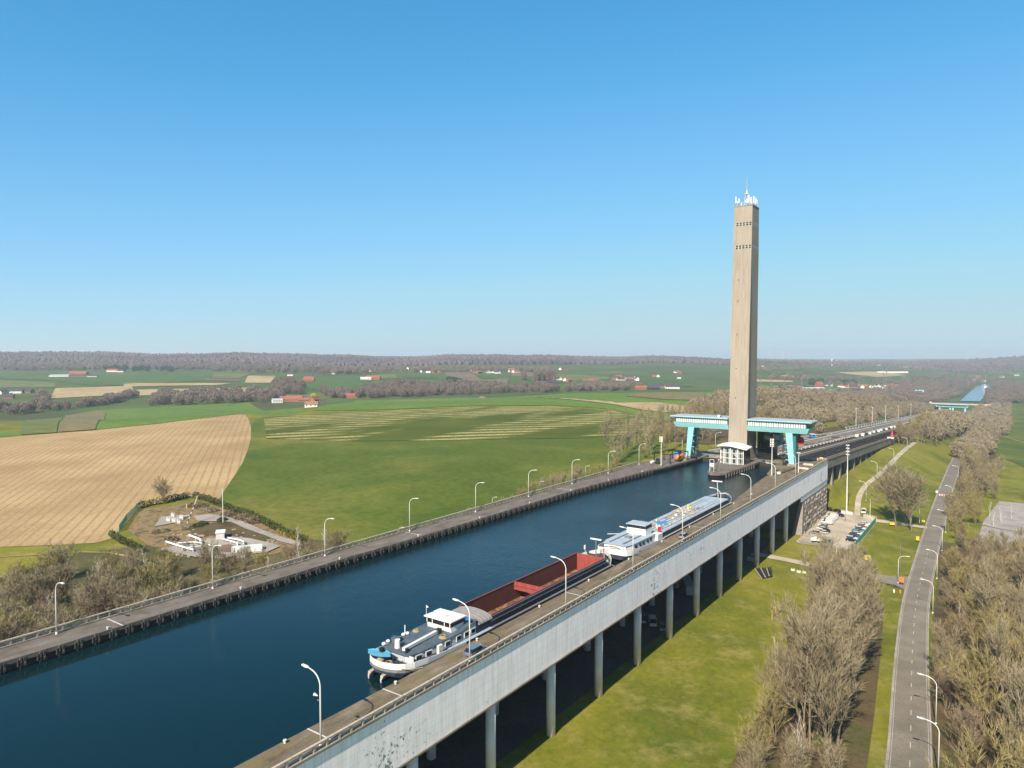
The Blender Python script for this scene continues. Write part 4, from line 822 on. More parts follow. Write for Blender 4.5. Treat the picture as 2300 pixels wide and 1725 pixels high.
MB().cbox((3.1,3.5,2.75),(1.7,.12,1.1)).build('door_panel', M['white_paint'], bg_); MB().cbox((4.35,9.5,2.7),(.5,1.0,1.5)).build('locker', M['white_paint'], bg_)
# wheelhouse
MB().loft([[(-2.8,14.4,3.5),(2.8,14.4,3.5),(2.8,17.8,3.5),(-2.8,17.8,3.5)],[(-2.7,14.2,4.7),(2.7,14.2,4.7),(2.7,17.8,4.7),(-2.7,17.8,4.7)]]).build('wheelhouse', M['white_paint'], bg_)
MB().box(-2.75,2.75,14.15,17.85,4.5,5.45).build('wheelhouse_window', M['dark_glass'], bg_)
m_ = MB()
for x in (-2.66,-1.4,1.4,2.66): m_.box(x-.07,x+.07,14.08,14.2,4.5,5.45); m_.box(x-.07,x+.07,17.8,17.9,4.5,5.45)
m_.build('window_posts', M['white_paint'], bg_)
rf = MB().box(-3.15,3.15,13.8,18.2,5.45,5.62).build('wheelhouse_roof', M['white_paint'], bg_)
MB().cbox((.2,15.8,5.66),(1.0,.7,.12)).build('hatch', M['offwhite'], rf)
MB().tube([(-2.9,14.2,5.6),(-2.9,14.2,7.4)],.04,5).build('flag_pole', M['white_paint'], bg_); MB().add([(-2.9,14.2,7.4),(-2.9,14.2,6.9),(-2.4,14.3,7.1)],[(0,1,2)]).build('pennant', M['white_paint'], bg_)
MB().box(3.0,3.9,17.9,18.8,4.9,5.0).build('blue_board', M['blue'], bg_)
plain('tarp', (.26,.25,.25), .8)
# curved grey cover over the aft end of the hold
rr = []
for y in (20.6,24.6):
    rr.append([(4.1*math.cos(a), y, 3.3+1.15*math.sin(a)) for a in np.linspace(0,math.pi,13)])
m_ = MB(); n0 = 13; m_.add(rr[0]+rr[1], [(i,i+1,n0+i+1,n0+i) for i in range(12)]+[tuple(range(12,-1,-1)), tuple(n0+i for i in range(13))])
for y in (20.7,21.7,22.7,23.7,24.5): m_.tube([(4.15*math.cos(a), y, 3.3+1.18*math.sin(a)) for a in np.linspace(0,math.pi,13)], .07, 5)
m_.build('arched_hatch_cover', M['tarp'], bg_)
MB().box(-4.0,4.0,20.2,24.6,1.86,3.35).build('hatch_frame', M['navy'], bg_)
# coaming
m_ = MB()
for s_ in (-1,1): m_.box(min(s_*3.86,s_*4.05),max(s_*3.86,s_*4.05),24.6,70,1.8,3.9)
m_.box(-4.05,4.05,70,70.2,1.8,3.9); m_.box(-3.86,3.86,24.4,24.6,1.8,3.4)
for k in range(19):
    for s_ in (-1,1): m_.box(min(s_*4.05,s_*4.22),max(s_*4.05,s_*4.22),25.5+2.4*k,25.6+2.4*k,1.8,3.85)
m_.build('coaming', M['navy'], bg_)
m_ = MB(); m_.tube([(4.25,24,3.0),(4.25,70,3.0)],.05,5); m_.tube([(4.3,24,3.9),(4.3,70,3.9)],.07,5); m_.build('coaming_rail', M['grey_metal'], bg_)
MB().box(-3.84,3.84,24.62,69.98,.0,.05).build('hold_floor', M['hold_sand'], bg_)
m_ = MB(); m_.box(-3.86,-3.80,24.6,70,.05,3.92); m_.box(3.80,3.86,24.6,70,.05,3.92); m_.build('hold_side', M['hold_brown'], bg_)
MB().box(-3.8,3.8,69.9,69.98,.05,3.95).build('hold_end', M['rust_red'], bg_)
m_ = MB(); m_.box(-3.95,-3.72,24.6,70,3.93,4.02); m_.box(3.72,3.95,24.6,70,3.93,4.0); m_.build('hold_rim', M['rust_red'], bg_)
m_ = MB(); m_.box(-3.8,3.8,43,43.25,2.3,3.95); m_.box(-3.8,3.8,42.8,43.5,3.2,3.3); m_.box(-3.8,3.8,42.85,43.0,2.3,2.42); m_.build('cross_beam', M['rust_red'], bg_)
MB().box(4.3,4.82,24,71,1.8,1.95).build('gangway', M['grey_metal'], bg_); MB().box(-4.82,-4.3,24,71,1.8,1.95).build('gangway', M['grey_metal'], bg_)
# bow gear
bp = [(4.75,71),(4.55,71.8),(3.85,73.2),(2.75,74.6),(1.4,75.7),(.2,76.5),(-1.4,75.7),(-2.75,74.6),(-3.85,73.2),(-4.55,71.8),(-4.75,71)]
band(bp, [1.9,2.0,2.25,2.55,2.85,3.05,2.85,2.55,2.25,2.0,1.9], [2.5,3.0,3.3,3.6,3.9,4.1,3.9,3.6,3.3,3.0,2.5], .1).build('bow_bulwark', M['offwhite'], bg_)
m_ = MB(); m_.tube([(0,72.5,2.3),(0,72.5,7.2)],.13,6); m_.build('mast', M['grey_metal'], bg_); MB().box(-1.5,1.5,72.35,72.65,7.2,7.5).build('radar_bar', M['white_paint'], bg_)
for x in (-2.6,2.6): MB().tube([(x,71.8,2.2),(x,71.8,5.8)],.06,5).build('rail_post', M['offwhite'], bg_); MB().box(x-.35,x,71.75,71.85,4.6,5.6).build('small_flag', M['offwhite'] if x<0 else M['red'], bg_)
m_ = MB()
for x in (-1.6,1.6): m_.tube([(x-.8,73.6,2.9),(x+.8,73.6,2.9)],.4,8); m_.box(x-.9,x+.9,73.3,73.9,2.2,2.6)
m_.build('anchor_winch', M['dark_metal'], bg_)
m_ = MB()
for x,y in ((-3.2,71.2),(-2.2,71.4),(2.4,71.3),(3.3,72),(-3.9,70.8)): m_.tube([(x,y,2),(x,y,2.7)],[.25,.3],8)
m_.build('bow_bollards', M['offwhite'], bg_)
# stern gear: blue dinghy hangs on davits, coils, crane beam, liferaft drum, rudders
db_ = MB()
db_.loft([[(-2.2+u*4.4, -.2+y0*math.sin(u*math.pi)*1.0+.6, z) for (y0,z) in ((-.9,4.0),(-.75,3.35),(.75,3.35),(.9,4.0),(.55,3.9),(-.55,3.9))] for u in (.02,.15,.4,.7,.9,.98)])
dg = db_.build('ship_dinghy', M['blue'], None); plain('dinghy_blue', (.10,.36,.56), .45); dg.data.materials.clear(); dg.data.materials.append(M['dinghy_blue'])
dg.location = (-83.6, 80.6, -2.25); dg.rotation_euler = (0,0,.25); tag(dg, 'bright blue dinghy lying across the stern of the red barge', 'dinghy')
om = empty('outboard_motor', (-83.3,81.2,1.75), 0, 'black outboard engine standing on the blue dinghy', 'engine'); MB().box(-.35,.35,-.3,.3,-.05,.55).build('cowl', M['black'], om); MB().box(-.12,.12,-.2,.6,-.4,.0).build('bracket', M['dark_metal'], om)
m_ = MB()
for x in (-1.6,1.6): m_.tube([(x,2.4,2.2),(x,2.2,3.2),(x,1.0,3.3)],.09,6)
m_.build('davit', M['dark_metal'], bg_)
MB().cbox((1.1,8.6,3.9),(.55,9.5,.5),.06).build('crane_beam', M['white_paint'], bg_); MB().cbox((1.0,13.0,3.95),(.8,.9,.8)).build('crane_post', M['dark_metal'], bg_)
MB().cbox((1.7,4.2,3.1),(.5,.6,1.8)).build('crane_foot', M['dark_metal'], bg_)
MB().tube([(-.9,4.8,3.2),(-.9,4.8,4.7)],[.5,.45],12).build('white_drum', M['white_paint'], bg_)
for x,y,z,r in ((-1.6,1.5,2.3,.62),(.8,1.1,2.3,.75),(-2.9,11.5,3.5,.62),(2.9,12.0,3.55,.7)):
    m_ = MB()
    for j in range(5): m_.tube([(x+(r-.07*j)*math.cos(a),y+(r-.07*j)*math.sin(a),z+.09*j) for a in np.linspace(0,2*math.pi,13)],.07,4,False)
    m_.build('rope_coil', M['rope'], bg_)
for x,y in ((-3.5,5.2),(-3.3,4.0),(-3.4,8.8),(-3.2,9.6)): MB().ball((x,y,3.7),.38,8,6,(1,1,.7)).build('vent_cap', M['white_paint'], bg_)
MB().tube([(-3.4,9.2,3.4),(-3.4,9.2,5.2)],.09,6).build('light_pole', M['white_paint'], bg_); MB().cbox((-2.9,6.6,3.75),(1.6,1.0,.7),.3).build('deck_box', M['deck_blue'], bg_)
for y in (9.2,12.6): MB().tube([(4.55,y,2.0),(4.6,y,2.7),(4.45,y+.4,1.2)],.13,5).build('fender_rope', M['rope'], bg_)
for x in (-1.9,.9): 
    MB().loft([[(x-.12,-.9,.3),(x+.12,-.9,.3),(x+.12,.9,.6),(x-.12,.9,.6)],[(x-.35,-.6,1.0),(x+.35,-.6,1.0),(x+.35,.9,1.2),(x-.35,.9,1.2)]]).build('rudder', M['rubble'], bg_); MB().tube([(x,-.8,-.5),(x,-.8,.5)],.12,6).build('rudder_stock', M['offwhite'], bg_)
MB().tube([(-.2,17.9,5.0),(-.2,20.0,5.0)],.05,4).build('stay', M['grey_metal'], bg_)
rp1 = MB().tube([(-78.4,80.6,.2),(-77.4,81.6,.03),(-75.8,82.9,.35)],.06,5).build('mooring_rope', M['rope']); tag(rp1,'pale mooring rope from the red barge stern down to the quay','rope')
rp2 = MB().tube([(-80.0,153.4,.9),(-77.8,151.5,.1),(-75.8,149.9,.3)],.07,5).build('mooring_rope', M['rope']); tag(rp2,'mooring rope from the red barge bow to the quay','rope')
rp3 = MB().tube([(-78.0,161.5,.2),(-75.8,171,.25)],.05,5).build('mooring_rope', M['rope']); tag(rp3,'mooring rope along the quay from the stern of the white tanker','rope')
# ---- white tanker
tb = empty('tanker_barge', (-82.0, 160.3, -2.0), 0, 'white and pale blue tanker barge with pipes on deck moored ahead of the red one', 'barge')
st = [(0,3.3,.7,2.4),(.5,4.0,.5,2.3),(2,4.6,0,2.1),(6,4.85,-.8,2.0),(20,4.9,-1,1.9),(78,4.9,-1,1.9),(81,4.5,-1,2.2),(84,3.4,-.8,2.6),(86.5,1.6,-.3,3.0),(87.5,.3,.2,3.2)]
MB().loft([hullring(*s_) for s_ in st]).build('hull', M['dark_hull'], tb)
sp = [(4.95,22),(4.95,16),(4.9,6),(4.65,2),(4.05,.45),(3.3,-.1),(-3.3,-.1),(-4.05,.45),(-4.65,2),(-4.9,6),(-4.95,16),(-4.95,22)]
band(sp, [1.5,1.5,1.55,1.7,1.8,1.85,1.85,1.8,1.7,1.55,1.5,1.5], [2.0,2.4,2.9,3.1,3.2,3.25,3.25,3.2,3.1,2.9,2.4,2.0], .1).build('stern_bulwark', M['white_paint'], tb)
MB().loft([[(-w_,y,1.9),(w_,y,1.9),(w_*.97,y,3.8),(-w_*.97,y,3.8)] for y,w_ in ((1.9,3.1),(4.5,3.9),(17.5,4.1))]).build('deckhouse', M['white_paint'], tb)
MB().loft([[(-w_,y,3.8),(w_,y,3.8),(w_,y,3.9),(-w_,y,3.9)] for y,w_ in ((1.6,3.2),(4.5,4.0),(17.8,4.25))]).build('deckhouse_roof', M['tank_deck'], tb)
for s_ in (-1,1):
    for y in (6,8.6,10.6,13.2,15.2): MB().cbox((s_*4.05,y,3.0),(.14,.8,.8)).build('window', M['dark_glass'], tb)
for x in (-2.2,-1.9,1.6,2.0): MB().box(x-.06,x+.06,3,14,3.92,4.05).build('roof_rail', M['grey_metal'], tb)
MB().box(-.8,.8,9,10.6,3.9,4.3).build('skylight', M['grey_metal'], tb)
MB().box(-1.4,1.4,1.5,1.85,2.4,3.4).build('stern_locker', M['offwhite'], tb); m_ = MB(); m_.tube([(-2.6,.8,3.0),(-1,.5,3.6),(.8,.5,3.6),(2.4,.8,3.0)],.1,5); m_.build('stern_rail', M['dark_metal'], tb)
MB().loft([[(-2.8,14.5,3.9),(2.8,14.5,3.9),(2.8,18.5,3.9),(-2.8,18.5,3.9)],[(-2.7,14.6,5.5),(2.7,14.6,5.5),(2.7,18.5,5.5),(-2.7,18.5,5.5)]]).build('wheelhouse', M['white_paint'], tb)
MB().box(-2.65,2.65,14.65,18.4,5.5,6.4).build('wheelhouse_window', M['dark_glass'], tb); m_ = MB()
for x in (-2.7,-1.2,1.3,2.7): m_.box(x-.09,x+.09,14.55,14.7,5.5,6.4); m_.box(x-.09,x+.09,18.3,18.5,5.5,6.4)
m_.build('window_posts', M['white_paint'], tb); MB().box(-2.9,2.9,14.2,18.8,6.4,6.6).build('wheelhouse_roof', M['pale_roof'], tb)
MB().box(2.8,4.9,17.8,21.0,1.92,3.7).build('side_house', M['white_paint'], tb); MB().box(-4.1,4.1,17.9,21,1.92,2.6).build('aft_deck', M['navy'], tb)
MB().tube([(-4.2,15,3.3),(-7.4,12.0,3.4)],.12,5).build('boat_boom', M['offwhite'], tb)
MB().loft([[(-w_,y,1.9),(w_,y,1.9),(w_,y,3.2),(-w_,y,3.2)] for y,w_ in ((21.5,4.15),(77,4.15),(79,3.8))]).build('trunk', M['navy'], tb)
plain('tanker_side', (.025,.08,.16), .5, 0, .2, .5); tb.children[-1].data.materials.clear(); tb.children[-1].data.materials.append(M['tanker_side'])
MB().loft([[(-w_,y,3.2),(w_,y,3.2),(w_,y,3.3),(-w_,y,3.3)] for y,w_ in ((21.3,4.3),(77,4.3),(79.2,3.95))]).build('tank_deck', M['tank_deck'], tb)
m_ = MB()
for x in (-4.8,4.8):
    m_.tube([(x,22,3.0),(x,78,3.0)],.045,4); m_.tube([(x,22,2.5),(x,78,2.5)],.035,4)
    for k in range(24): m_.tube([(x,22+2.4*k,1.9),(x,22+2.4*k,3.0)],.035,4)
m_.build('side_rails', M['dark_metal'], tb)
MB().box(4.5,4.95,20,80,1.9,2.08).build('gangway', M['offwhite'], tb); MB().box(-4.95,-4.5,20,80,1.9,2.08).build('gangway', M['offwhite'], tb)
m_ = MB()
for x in (-2.6,-1.0,.2,2.6): m_.tube([(x,23,3.5),(x,74 if x in(-2.6,2.6) else 60,3.5)],.13,6)
m_.build('deck_pipes', M['offwhite'], tb)
m_ = MB()
for y in (48,49,50.5,52): m_.tube([(-3.6,y,3.7),(3.6,y,3.7)],.14,6)
m_.build('cross_pipes', M['rubble'], tb)
random.seed(5); m1,m2,m3 = MB(),MB(),MB()
for k in range(60):
    y = random.choice((27,30,33,36,40,44,50,54,58)); mm = random.choice((m1,m2,m3)); mm.k=0
    mm.cbox((random.uniform(-2.6,2.6),y+random.uniform(-1.5,1.5),3.3+random.uniform(.2,.5)),(random.uniform(.2,.9),random.uniform(.2,.9),random.uniform(.3,.9)),random.random())
m1.build('valves', M['offwhite'], tb); m2.build('pump_blocks', M['grey_metal'], tb); m3.build('manifold', M['rubble'], tb)
for y,x in ((30,-.3),(31.6,.9),(28.8,.6)): MB().cbox((x,y,3.8),(1.6,1.4,.8),.4).build('blue_cover', M['blue'], tb)
MB().cbox((-1.2,56,3.8),(1.5,.9,.6),.5).build('yellow_valve', M['yellow'], tb)
m_ = MB()
for x in (-4.1,-1.4,1.4,4.1): m_.tube([(x,24,3.35),(x,77,3.35)],.05,4)
for y in (34,45,60,70): m_.box(-4.2,4.2,y,y+.12,3.3,3.42)
m_.build('deck_seams', M['grey_metal'], tb)
MB().cbox((-5.5,27,3.6),(1.2,9,.35),0).build('gangplank', M['tanker_side'], tb)
bp = [(4.8,78.5),(4.5,81),(3.45,84),(1.7,86.5),(.1,87.7),(-1.7,86.5),(-3.45,84),(-4.5,81),(-4.8,78.5)]
band(bp, [1.9,2.1,2.6,3.0,3.2,3.0,2.6,2.1,1.9], [2.4,2.8,3.2,3.55,3.7,3.55,3.2,2.8,2.4], .1).build('bow_bulwark', M['pale_roof'], tb)
MB().tube([(0,80.5,2.4),(0,79.2,8.8)],.14,6).build('mast', M['offwhite'], tb); MB().box(-1.8,1.8,78.9,79.4,8.8,9.1).build('radar_bar', M['white_paint'], tb)
m_ = MB(); m_.tube([(-1.6,83,3.2),(1.6,83,3.2)],.5,8); m_.box(-2.2,2.2,82.2,82.7,2.4,3.2); m_.box(-3.6,-2.4,80,81.5,2.2,3.0); m_.build('anchor_winch', M['dark_metal'], tb)
fl = MB(); fl.add([(3.2,21.4,3.4),(3.2,21.6,5.0),(3.9,22.4,4.9),(3.9,22.2,3.5)],[(0,1,2,3)]); fl.build('flag', M['red'], tb)
pe = None
# ---------------------------------------------------------------- cars
plain('car_white', (.72,.72,.72), .25, 0, .03); plain('car_silver', (.38,.40,.42), .25, .4, .03); plain('car_blue', (.16,.24,.34), .25, .3, .03); plain('car_black', (.02,.02,.025), .2, 0, .03); plain('car_navy', (.03,.06,.13), .2, 0, .03); plain('car_red', (.40,.12,.07), .25, 0, .03); plain('car_teal', (.03,.16,.20), .25, 0, .03)
def car_proto(col, van=False):
    o = empty('parked_car' if not van else 'parked_van', (0,0,-200)); Lc = 2.15 if not van else 2.5; hw = .88 if not van else .98; zt = 1.45 if not van else 1.95
    prof = [(-Lc,.35),(-Lc,.75),(-Lc+.15,.92),(Lc-1.1,.95),(Lc-.1,.78),(Lc,.6),(Lc,.35)] if not van else [(-Lc,.35),(-Lc,1.0),(Lc-.9,1.05),(Lc-.05,.85),(Lc,.6),(Lc,.35)]
    MB().loft([[(s_*hw*(1 if .4<abs(0) or 1 else 1),y,z) for y,z in prof] for s_ in (-1,1)]).build('body', M[col], o)
    a = (-Lc+.1,-Lc+.55,.55,1.25) if not van else (-Lc+.03,-Lc+.12,1.05,1.85)
    zb = .9 if not van else 1.0
    MB().loft([[(-hw+.04,a[0],zb),(hw-.04,a[0],zb),(hw-.04,a[3],zb),(-hw+.04,a[3],zb)],[(-hw+.2,a[1],zt-.04),(hw-.2,a[1],zt-.04),(hw-.2,a[2],zt-.04),(-hw+.2,a[2],zt-.04)]]).build('windows', M['dark_glass'], o)
    MB().loft([[(-hw+.19,a[1]-.03,zt-.08),(hw-.19,a[1]-.03,zt-.08),(hw-.19,a[2]+.03,zt-.08),(-hw+.19,a[2]+.03,zt-.08)],[(-hw+.26,a[1]+.1,zt),(hw-.26,a[1]+.1,zt),(hw-.26,a[2]-.1,zt),(-hw+.26,a[2]-.1,zt)]]).build('roof', M[col], o)
    if van: MB().box(-hw+.0,hw-.0,-Lc+.02,.35,.9,zt-.1).build('cargo_body', M[col], o)
    for s_ in (-1,1):
        for y in (-Lc+.8,Lc-.8):
            wh = MB().tube([(s_*(hw-.2),y,.33),(s_*(hw+.02),y,.33)],.33,12).build('wheel', M['tyre'], o); MB().tube([(s_*(hw),y,.33),(s_*(hw+.03),y,.33)],.18,8).build('rim', M['lamp_metal'], wh)
        MB().cbox((s_*(hw-.25),Lc+.0,.68),(.35,.06,.16)).build('headlight', M['white_paint'], o); MB().cbox((s_*(hw-.2),-Lc-.0,.78),(.25,.06,.2)).build('tail_light', M['red'], o)
    return o
PR = {}
def car(col, x, y, rzv, label, z=None, van=False, group=None):
    k = (col,van)
    z = Hh(x,y)+.15 if z is None else z
    if k not in PR:
        o = PR[k] = car_proto(col,van); o.location=(x,y,z); o.rotation_euler=(0,0,rzv); o['category'] = 'van' if van else 'car'; o['label'] = label
    else: o = dup(PR[k],(x,y,z),rzv,label)
    if group: o['group'] = group
    return o
car('car_blue', -72.6, 92.4, 0, 'blue grey hatchback parked on the right quay beside the stern of the red barge', .02)
car('car_silver', -72.7, 185.6, .1, 'silver hatchback parked on the right quay beside the white tanker', .02)
gp = 'cars parked in the gravel yard'
for i,(c,x,y,l) in enumerate([('car_white',-66.5,354,'white van at the far end of the stone wall row'),('car_white',-66.2,350.8,'second white van from the far end along the stone wall'),('car_white',-66.4,347.6,'third white van from the far end along the stone wall'),('car_white',-66.5,344.4,'fourth white van from the far end along the stone wall'),('car_white',-66.0,340.6,'white van nearest the viewer in the row of vans by the stone wall')]):
    car(c,x,y,1.25,l,van=True,group='white vans along the stone wall')
for i,(c,x,y,l) in enumerate([('car_white',-66.2,333.6,'white car farthest in the row of cars by the stone wall'),('car_silver',-66,330.6,'silver car between white cars by the stone wall'),('car_white',-65.6,327.6,'white car in the middle of the row by the stone wall'),('car_black',-63.9,324.8,'black car close to the stone wall row end'),('car_white',-64.2,321.6,'white car beside the green skip'),('car_silver',-66.6,318.4,'silver car behind the green skip next to junk')]): car(c,x,y,1.2,l,group=gp)
for i,(c,y,l) in enumerate([('car_white',351,'white car farthest along the green fence'),('car_white',347.6,'white car second from the far end of the green fence'),('car_red',344.2,'reddish car between white cars along the green fence'),('car_white',340.9,'white car right after the reddish car along the green fence'),('car_teal',337.6,'teal car along the green fence'),('car_silver',334.2,'silver car between teal and white cars along the green fence'),('car_white',330.8,'white car in the middle of the green fence row'),('car_navy',327.4,'navy car farther from the viewer along the green fence'),('car_navy',324.0,'navy car nearer the viewer along the green fence'),('car_white',320.6,'white car near the near end of the green fence'),('car_black',317.2,'black car nearest the viewer in the green fence row')]): car(c,-52.4+(-.3 if i%2 else .2),y,-1.35,l,group=gp)
car('car_white', *at(1940,1153,-25.5), math.pi+.1, 'white van parked alone at the fork of the gravel path', van=True)
car('car_black', *at(1863,1149,-25.3), .5, 'black car in the shade at the far corner of the stone abutment'); car('car_black', *at(1879,1152,-25.3), .9, 'black car on the grass behind the abutment corner'); car('car_navy', *at(1885,1161,-25.4), 1.1, 'dark blue car by the gate of the yard')
car('car_white', *at(1466,1402,-25.3), math.pi+.5, 'white van parked in the shade under the bridge between two columns', van=True); car('car_silver', *at(1442,1395,-25.3), math.pi+.5, 'pale van partly hidden behind a column under the bridge', van=True); car('car_silver', *at(1487,1413,-25.3), math.pi+.6, 'silver car under the bridge beside a column'); car('car_navy', *at(1404,1384,-25.3), math.pi+.5, 'dark car deep in the shade under the bridge')
tk_ = empty('box_truck', (*at(1545,1330,-25.4),-25.3), .5, 'pale long box trailer in the shade under the bridge', 'trailer'); MB().box(-1.3,1.3,-6,6,.9,3.6).build('box', M['pale_roof'], tk_)
for y in (-3.5,-2.2,4): MB().tube([(-1.2,y,.5),(1.2,y,.5)],.5,10).build('wheel', M['tyre'], tk_)
# ---------------------------------------------------------------- lamps
def lamp_proto(h=9.8, arm=2.9, name='lamp_post'):
    o = empty(name, (0,0,0), cat='street lamp'); r0=.13; pts=[(0,0,0),(0,0,h-2.0)]; rr=[r0,r0*.72]
    for a in np.linspace(.15,1.35,6): pts.append((-1.9*(1-math.cos(a)),0,h-2.0+1.85*math.sin(a))); rr.append(r0*.6)
    pts.append((-arm+.5,0,h)); rr.append(r0*.5)
    MB().tube(pts, rr, 8).build('pole', M['lamp_metal'], o, smooth=True); MB().loft([[(-arm+.6,-.1,h-.06),(-arm+.6,.1,h-.06),(-arm+.6,.1,h+.08),(-arm+.6,-.1,h+.08)],[(-arm+.2,-.18,h-.10),(-arm+.2,.18,h-.10),(-arm+.2,.18,h+.10),(-arm+.2,-.18,h+.10)],[(-arm-.6,-.14,h-.02),(-arm-.6,.14,h-.02),(-arm-.6,.14,h+.14),(-arm-.6,-.14,h+.14)]]).build('lamp_head', M['lamp_metal'], o)
    MB().tube([(0,0,0),(0,0,.35)],[.24,.2],8).build('base', M['lamp_metal'], o); return o
LP = None; ORD = ['first','second','third','fourth','fifth','sixth','seventh','eighth','ninth','tenth','eleventh','twelfth']
def lamp(x,y,z,rzv,label,group,s=1.0):
    global LP
    if LP is None: LP = lamp_proto(); o = LP; o.location=(x,y,z); o.rotation_euler=(0,0,rzv)
    else: o = dup(LP,(x,y,z),rzv,None,None,s)
    o['label']=label; o['group']=group
for k in range(9): lamp(-71.3, 58.6+30.6*k, .0, 0, 'white curved lamp post on the right quay, %s from the viewer' % ORD[k], 'lamp posts along the right quay')
for k in range(9): lamp(-139.7, 55.6+30.6*k, .0, math.pi, 'white curved lamp post on the left quay, %s from the left edge' % ORD[k], 'lamp posts along the left quay')
cm = empty('loudspeaker', (-71.55,58.5,6.6), 0, 'small horn loudspeaker on the nearest right quay lamp post', 'speaker'); MB().tube([(-.1,0,0),(-.7,-.1,.1)],[.06,.22],8).build('horn', M['offwhite'], cm); MB().box(-.2,.1,-.05,.05,-.6,-.5).build('bracket', M['grey_metal'], cm)
for i,(x,y,z) in enumerate([(2108,1629,-25),(2105,1379,-28),(2117,1302,-28.5),(2130,1240,-29.5),(2150,1134,-31.5),(2160,1081,-34),(2173,1006,-44),(2098,1740,-24.5)]):
    X,Y = G(x,y); rxp = float(np.interp(Y,[p[1] for p in roadL],[p[0] for p in roadL]))+7.9; lamp(rxp, Y, Hh(rxp,Y), .08, ['white lamp post right of the road, nearest whole one','white lamp post right of the road with a small triangular sign','white lamp post right of the road near the side road','white lamp post right of the road past the side road','white lamp post right of the road by the red and white barrier','white lamp post right of the road past the barrier','white lamp post far up the road at the bend','lamp post cut by the bottom edge right of the road'][i], 'lamp posts along the road')
for i,(x,y) in enumerate([(2130,1197),(2160,1040)]): X,Y = G(x,y); rxp=float(np.interp(Y,[p[1] for p in roadL],[p[0] for p in roadL]))+7.9; lamp(rxp,Y,Hh(rxp,Y),.08,['white lamp post right of the road beside the side path','white lamp post right of the road far beyond the barrier'][i],'lamp posts along the road')
X,Y = G(2017,1311); lamp(X,Y,Hh(X,Y),math.pi-.2,'white lamp post left of the road at the side road mouth','lamp posts along the road')
for i,(x,y) in enumerate([(1942,1125),(1967,1075),(2005,1041),(2035,1013),(2059,994)]): X,Y = G(x,y); lamp(X+.6,Y,Hh(X,Y),0,'white lamp post on the path beside the ramp, %s from the viewer' % ORD[i],'lamp posts along the ramp path')
for i,(x,y) in enumerate([(-136.5,395),(-136.5,450),(-136.5,345)]): lamp(x,y,0 if y<362 else rz(0,y),math.pi,'white lamp post left of the ramp, '+['behind the glass pavilion','past the left gallery wing','beside the left gallery leg'][i],'lamp posts left of the ramp')
for i,Y in enumerate((48,92,150,196,226,262)): lamp(-146.5,Y,Hh(-146.5,Y),-.1+math.pi,'low lamp post on the field side below the left quay, %s from the left' % ORD[i],'low lamp posts below the left quay',.66)
# floodlight masts
def mast(x,y,z,h,n,label,rzv=0):
    o = empty('floodlight_mast',(x,y,z),rzv,label,'floodlight'); MB().tube([(0,0,0),(0,0,h)],[.15*h/20+.1,.1],10).build('pole', M['lamp_metal'], o); m_=MB(); m2=MB()
    for k in range(n):
        zz = h-.3-k*h*.045
        for s_ in (-1,1): m_.cbox((s_*.5,-.2,zz),(.5,.25,.4)); 
        m2.box(-.9,.9,-.08,.08,zz-.4,zz-.3)
    m_.build('floodlights', M['white_paint'], o); m2.build('crossarms', M['grey_metal'], o); MB().box(-.5,.5,-.5,.5,0,.5).build('base', M['concrete'], o); return o
o = mast(-62.8,368,Hh(-62.8,368),33,4,'very tall floodlight mast on the grass behind the stone abutment'); MB().box(-3,3,-1.2,1.2,-.3,.35).build('slab', M['offwhite'], o)
mast(-129.3,301.6,0,13.6,4,'floodlight mast at the corner of the left quay',.1); mast(-80.6,302.8,0,15.8,5,'floodlight mast on the rounded corner of the right quay'); mast(-73.5,318,0,9,1,'thin mast on the right quay beside the gallery leg') 
for i,y in enumerate((760,860,960,1080,1230)): mast(-122.8,y,rz(0,y),20,1,'tall thin mast on the left edge of the ramp, %s from the tower' % ORD[i])
# white posts, signs, furniture on the grass
def post(x,y,h,label,mt='white_paint',r=.12,cat='post',name='white_post'):
    X,Y = G(x,y); o = empty(name,(X,Y,Hh(X,Y)),0,label,cat); MB().tube([(0,0,0),(0,0,h)],[r,r*.8],8).build('pole', M[mt], o); MB().tube([(0,0,h),(0,0,h+.15)],r*1.5,8).build('cap', M[mt], o); return o
post(1954,1164,9,'white flag post without flag near the round bare trees'); post(2065,1176,9.5,'white flag post beside the road near the round bare trees'); post(1878,1280,10,'pale thin post standing in front of the gravel yard','offwhite'); post(2021,1292,11,'thin grey post behind the lamp at the side road','grey_metal',.09)
post(1898,1172,5,'short grey post with lamp box at the yard gate','grey_metal'); post(2041,1168,2.2,'small cream post near the round bare trees','cream',.15)
def sign(x,y,h,w_,hh,mt,label,shape='box',z=0):
    X,Y = G(x,y); o = empty('road_sign',(X,Y,Hh(X,Y)),0,label,'sign'); MB().tube([(0,0,0),(0,0,h)],.05,6).build('post', M['grey_metal'], o)
    if shape=='box': MB().box(-w_/2,w_/2,-.1,-.05,h-hh,h).build('panel', M[mt], o)
    else: MB().prism([(-w_/2,0),(w_/2,0),(0,hh)],0,.05).build('panel', M[mt], o); p=o.children[-1]; p.rotation_euler=(R_(90),0,0); p.location=(0,-.08,h-hh)
    return o
sign(2061,1219,2.6,1.2,1.6,'yellow','yellow road sign on the grass left of the road'); o = sign(1948,1262,2.6,2.2,1.9,'yellow','double yellow panel sign among the bare trees'); MB().box(-.05,.05,-.14,-.1,.7,2.6).build('divider', M['cream'], o)
sign(2025,1316,3,1.3,1.8,'orange','orange works sign at the side road mouth'); sign(2022,1335,1.5,.5,1.2,'orange','small orange marker near the side road mouth'); sign(2008,1333,1.2,.5,1.0,'white_paint','small white marker post in the grass by the side road')
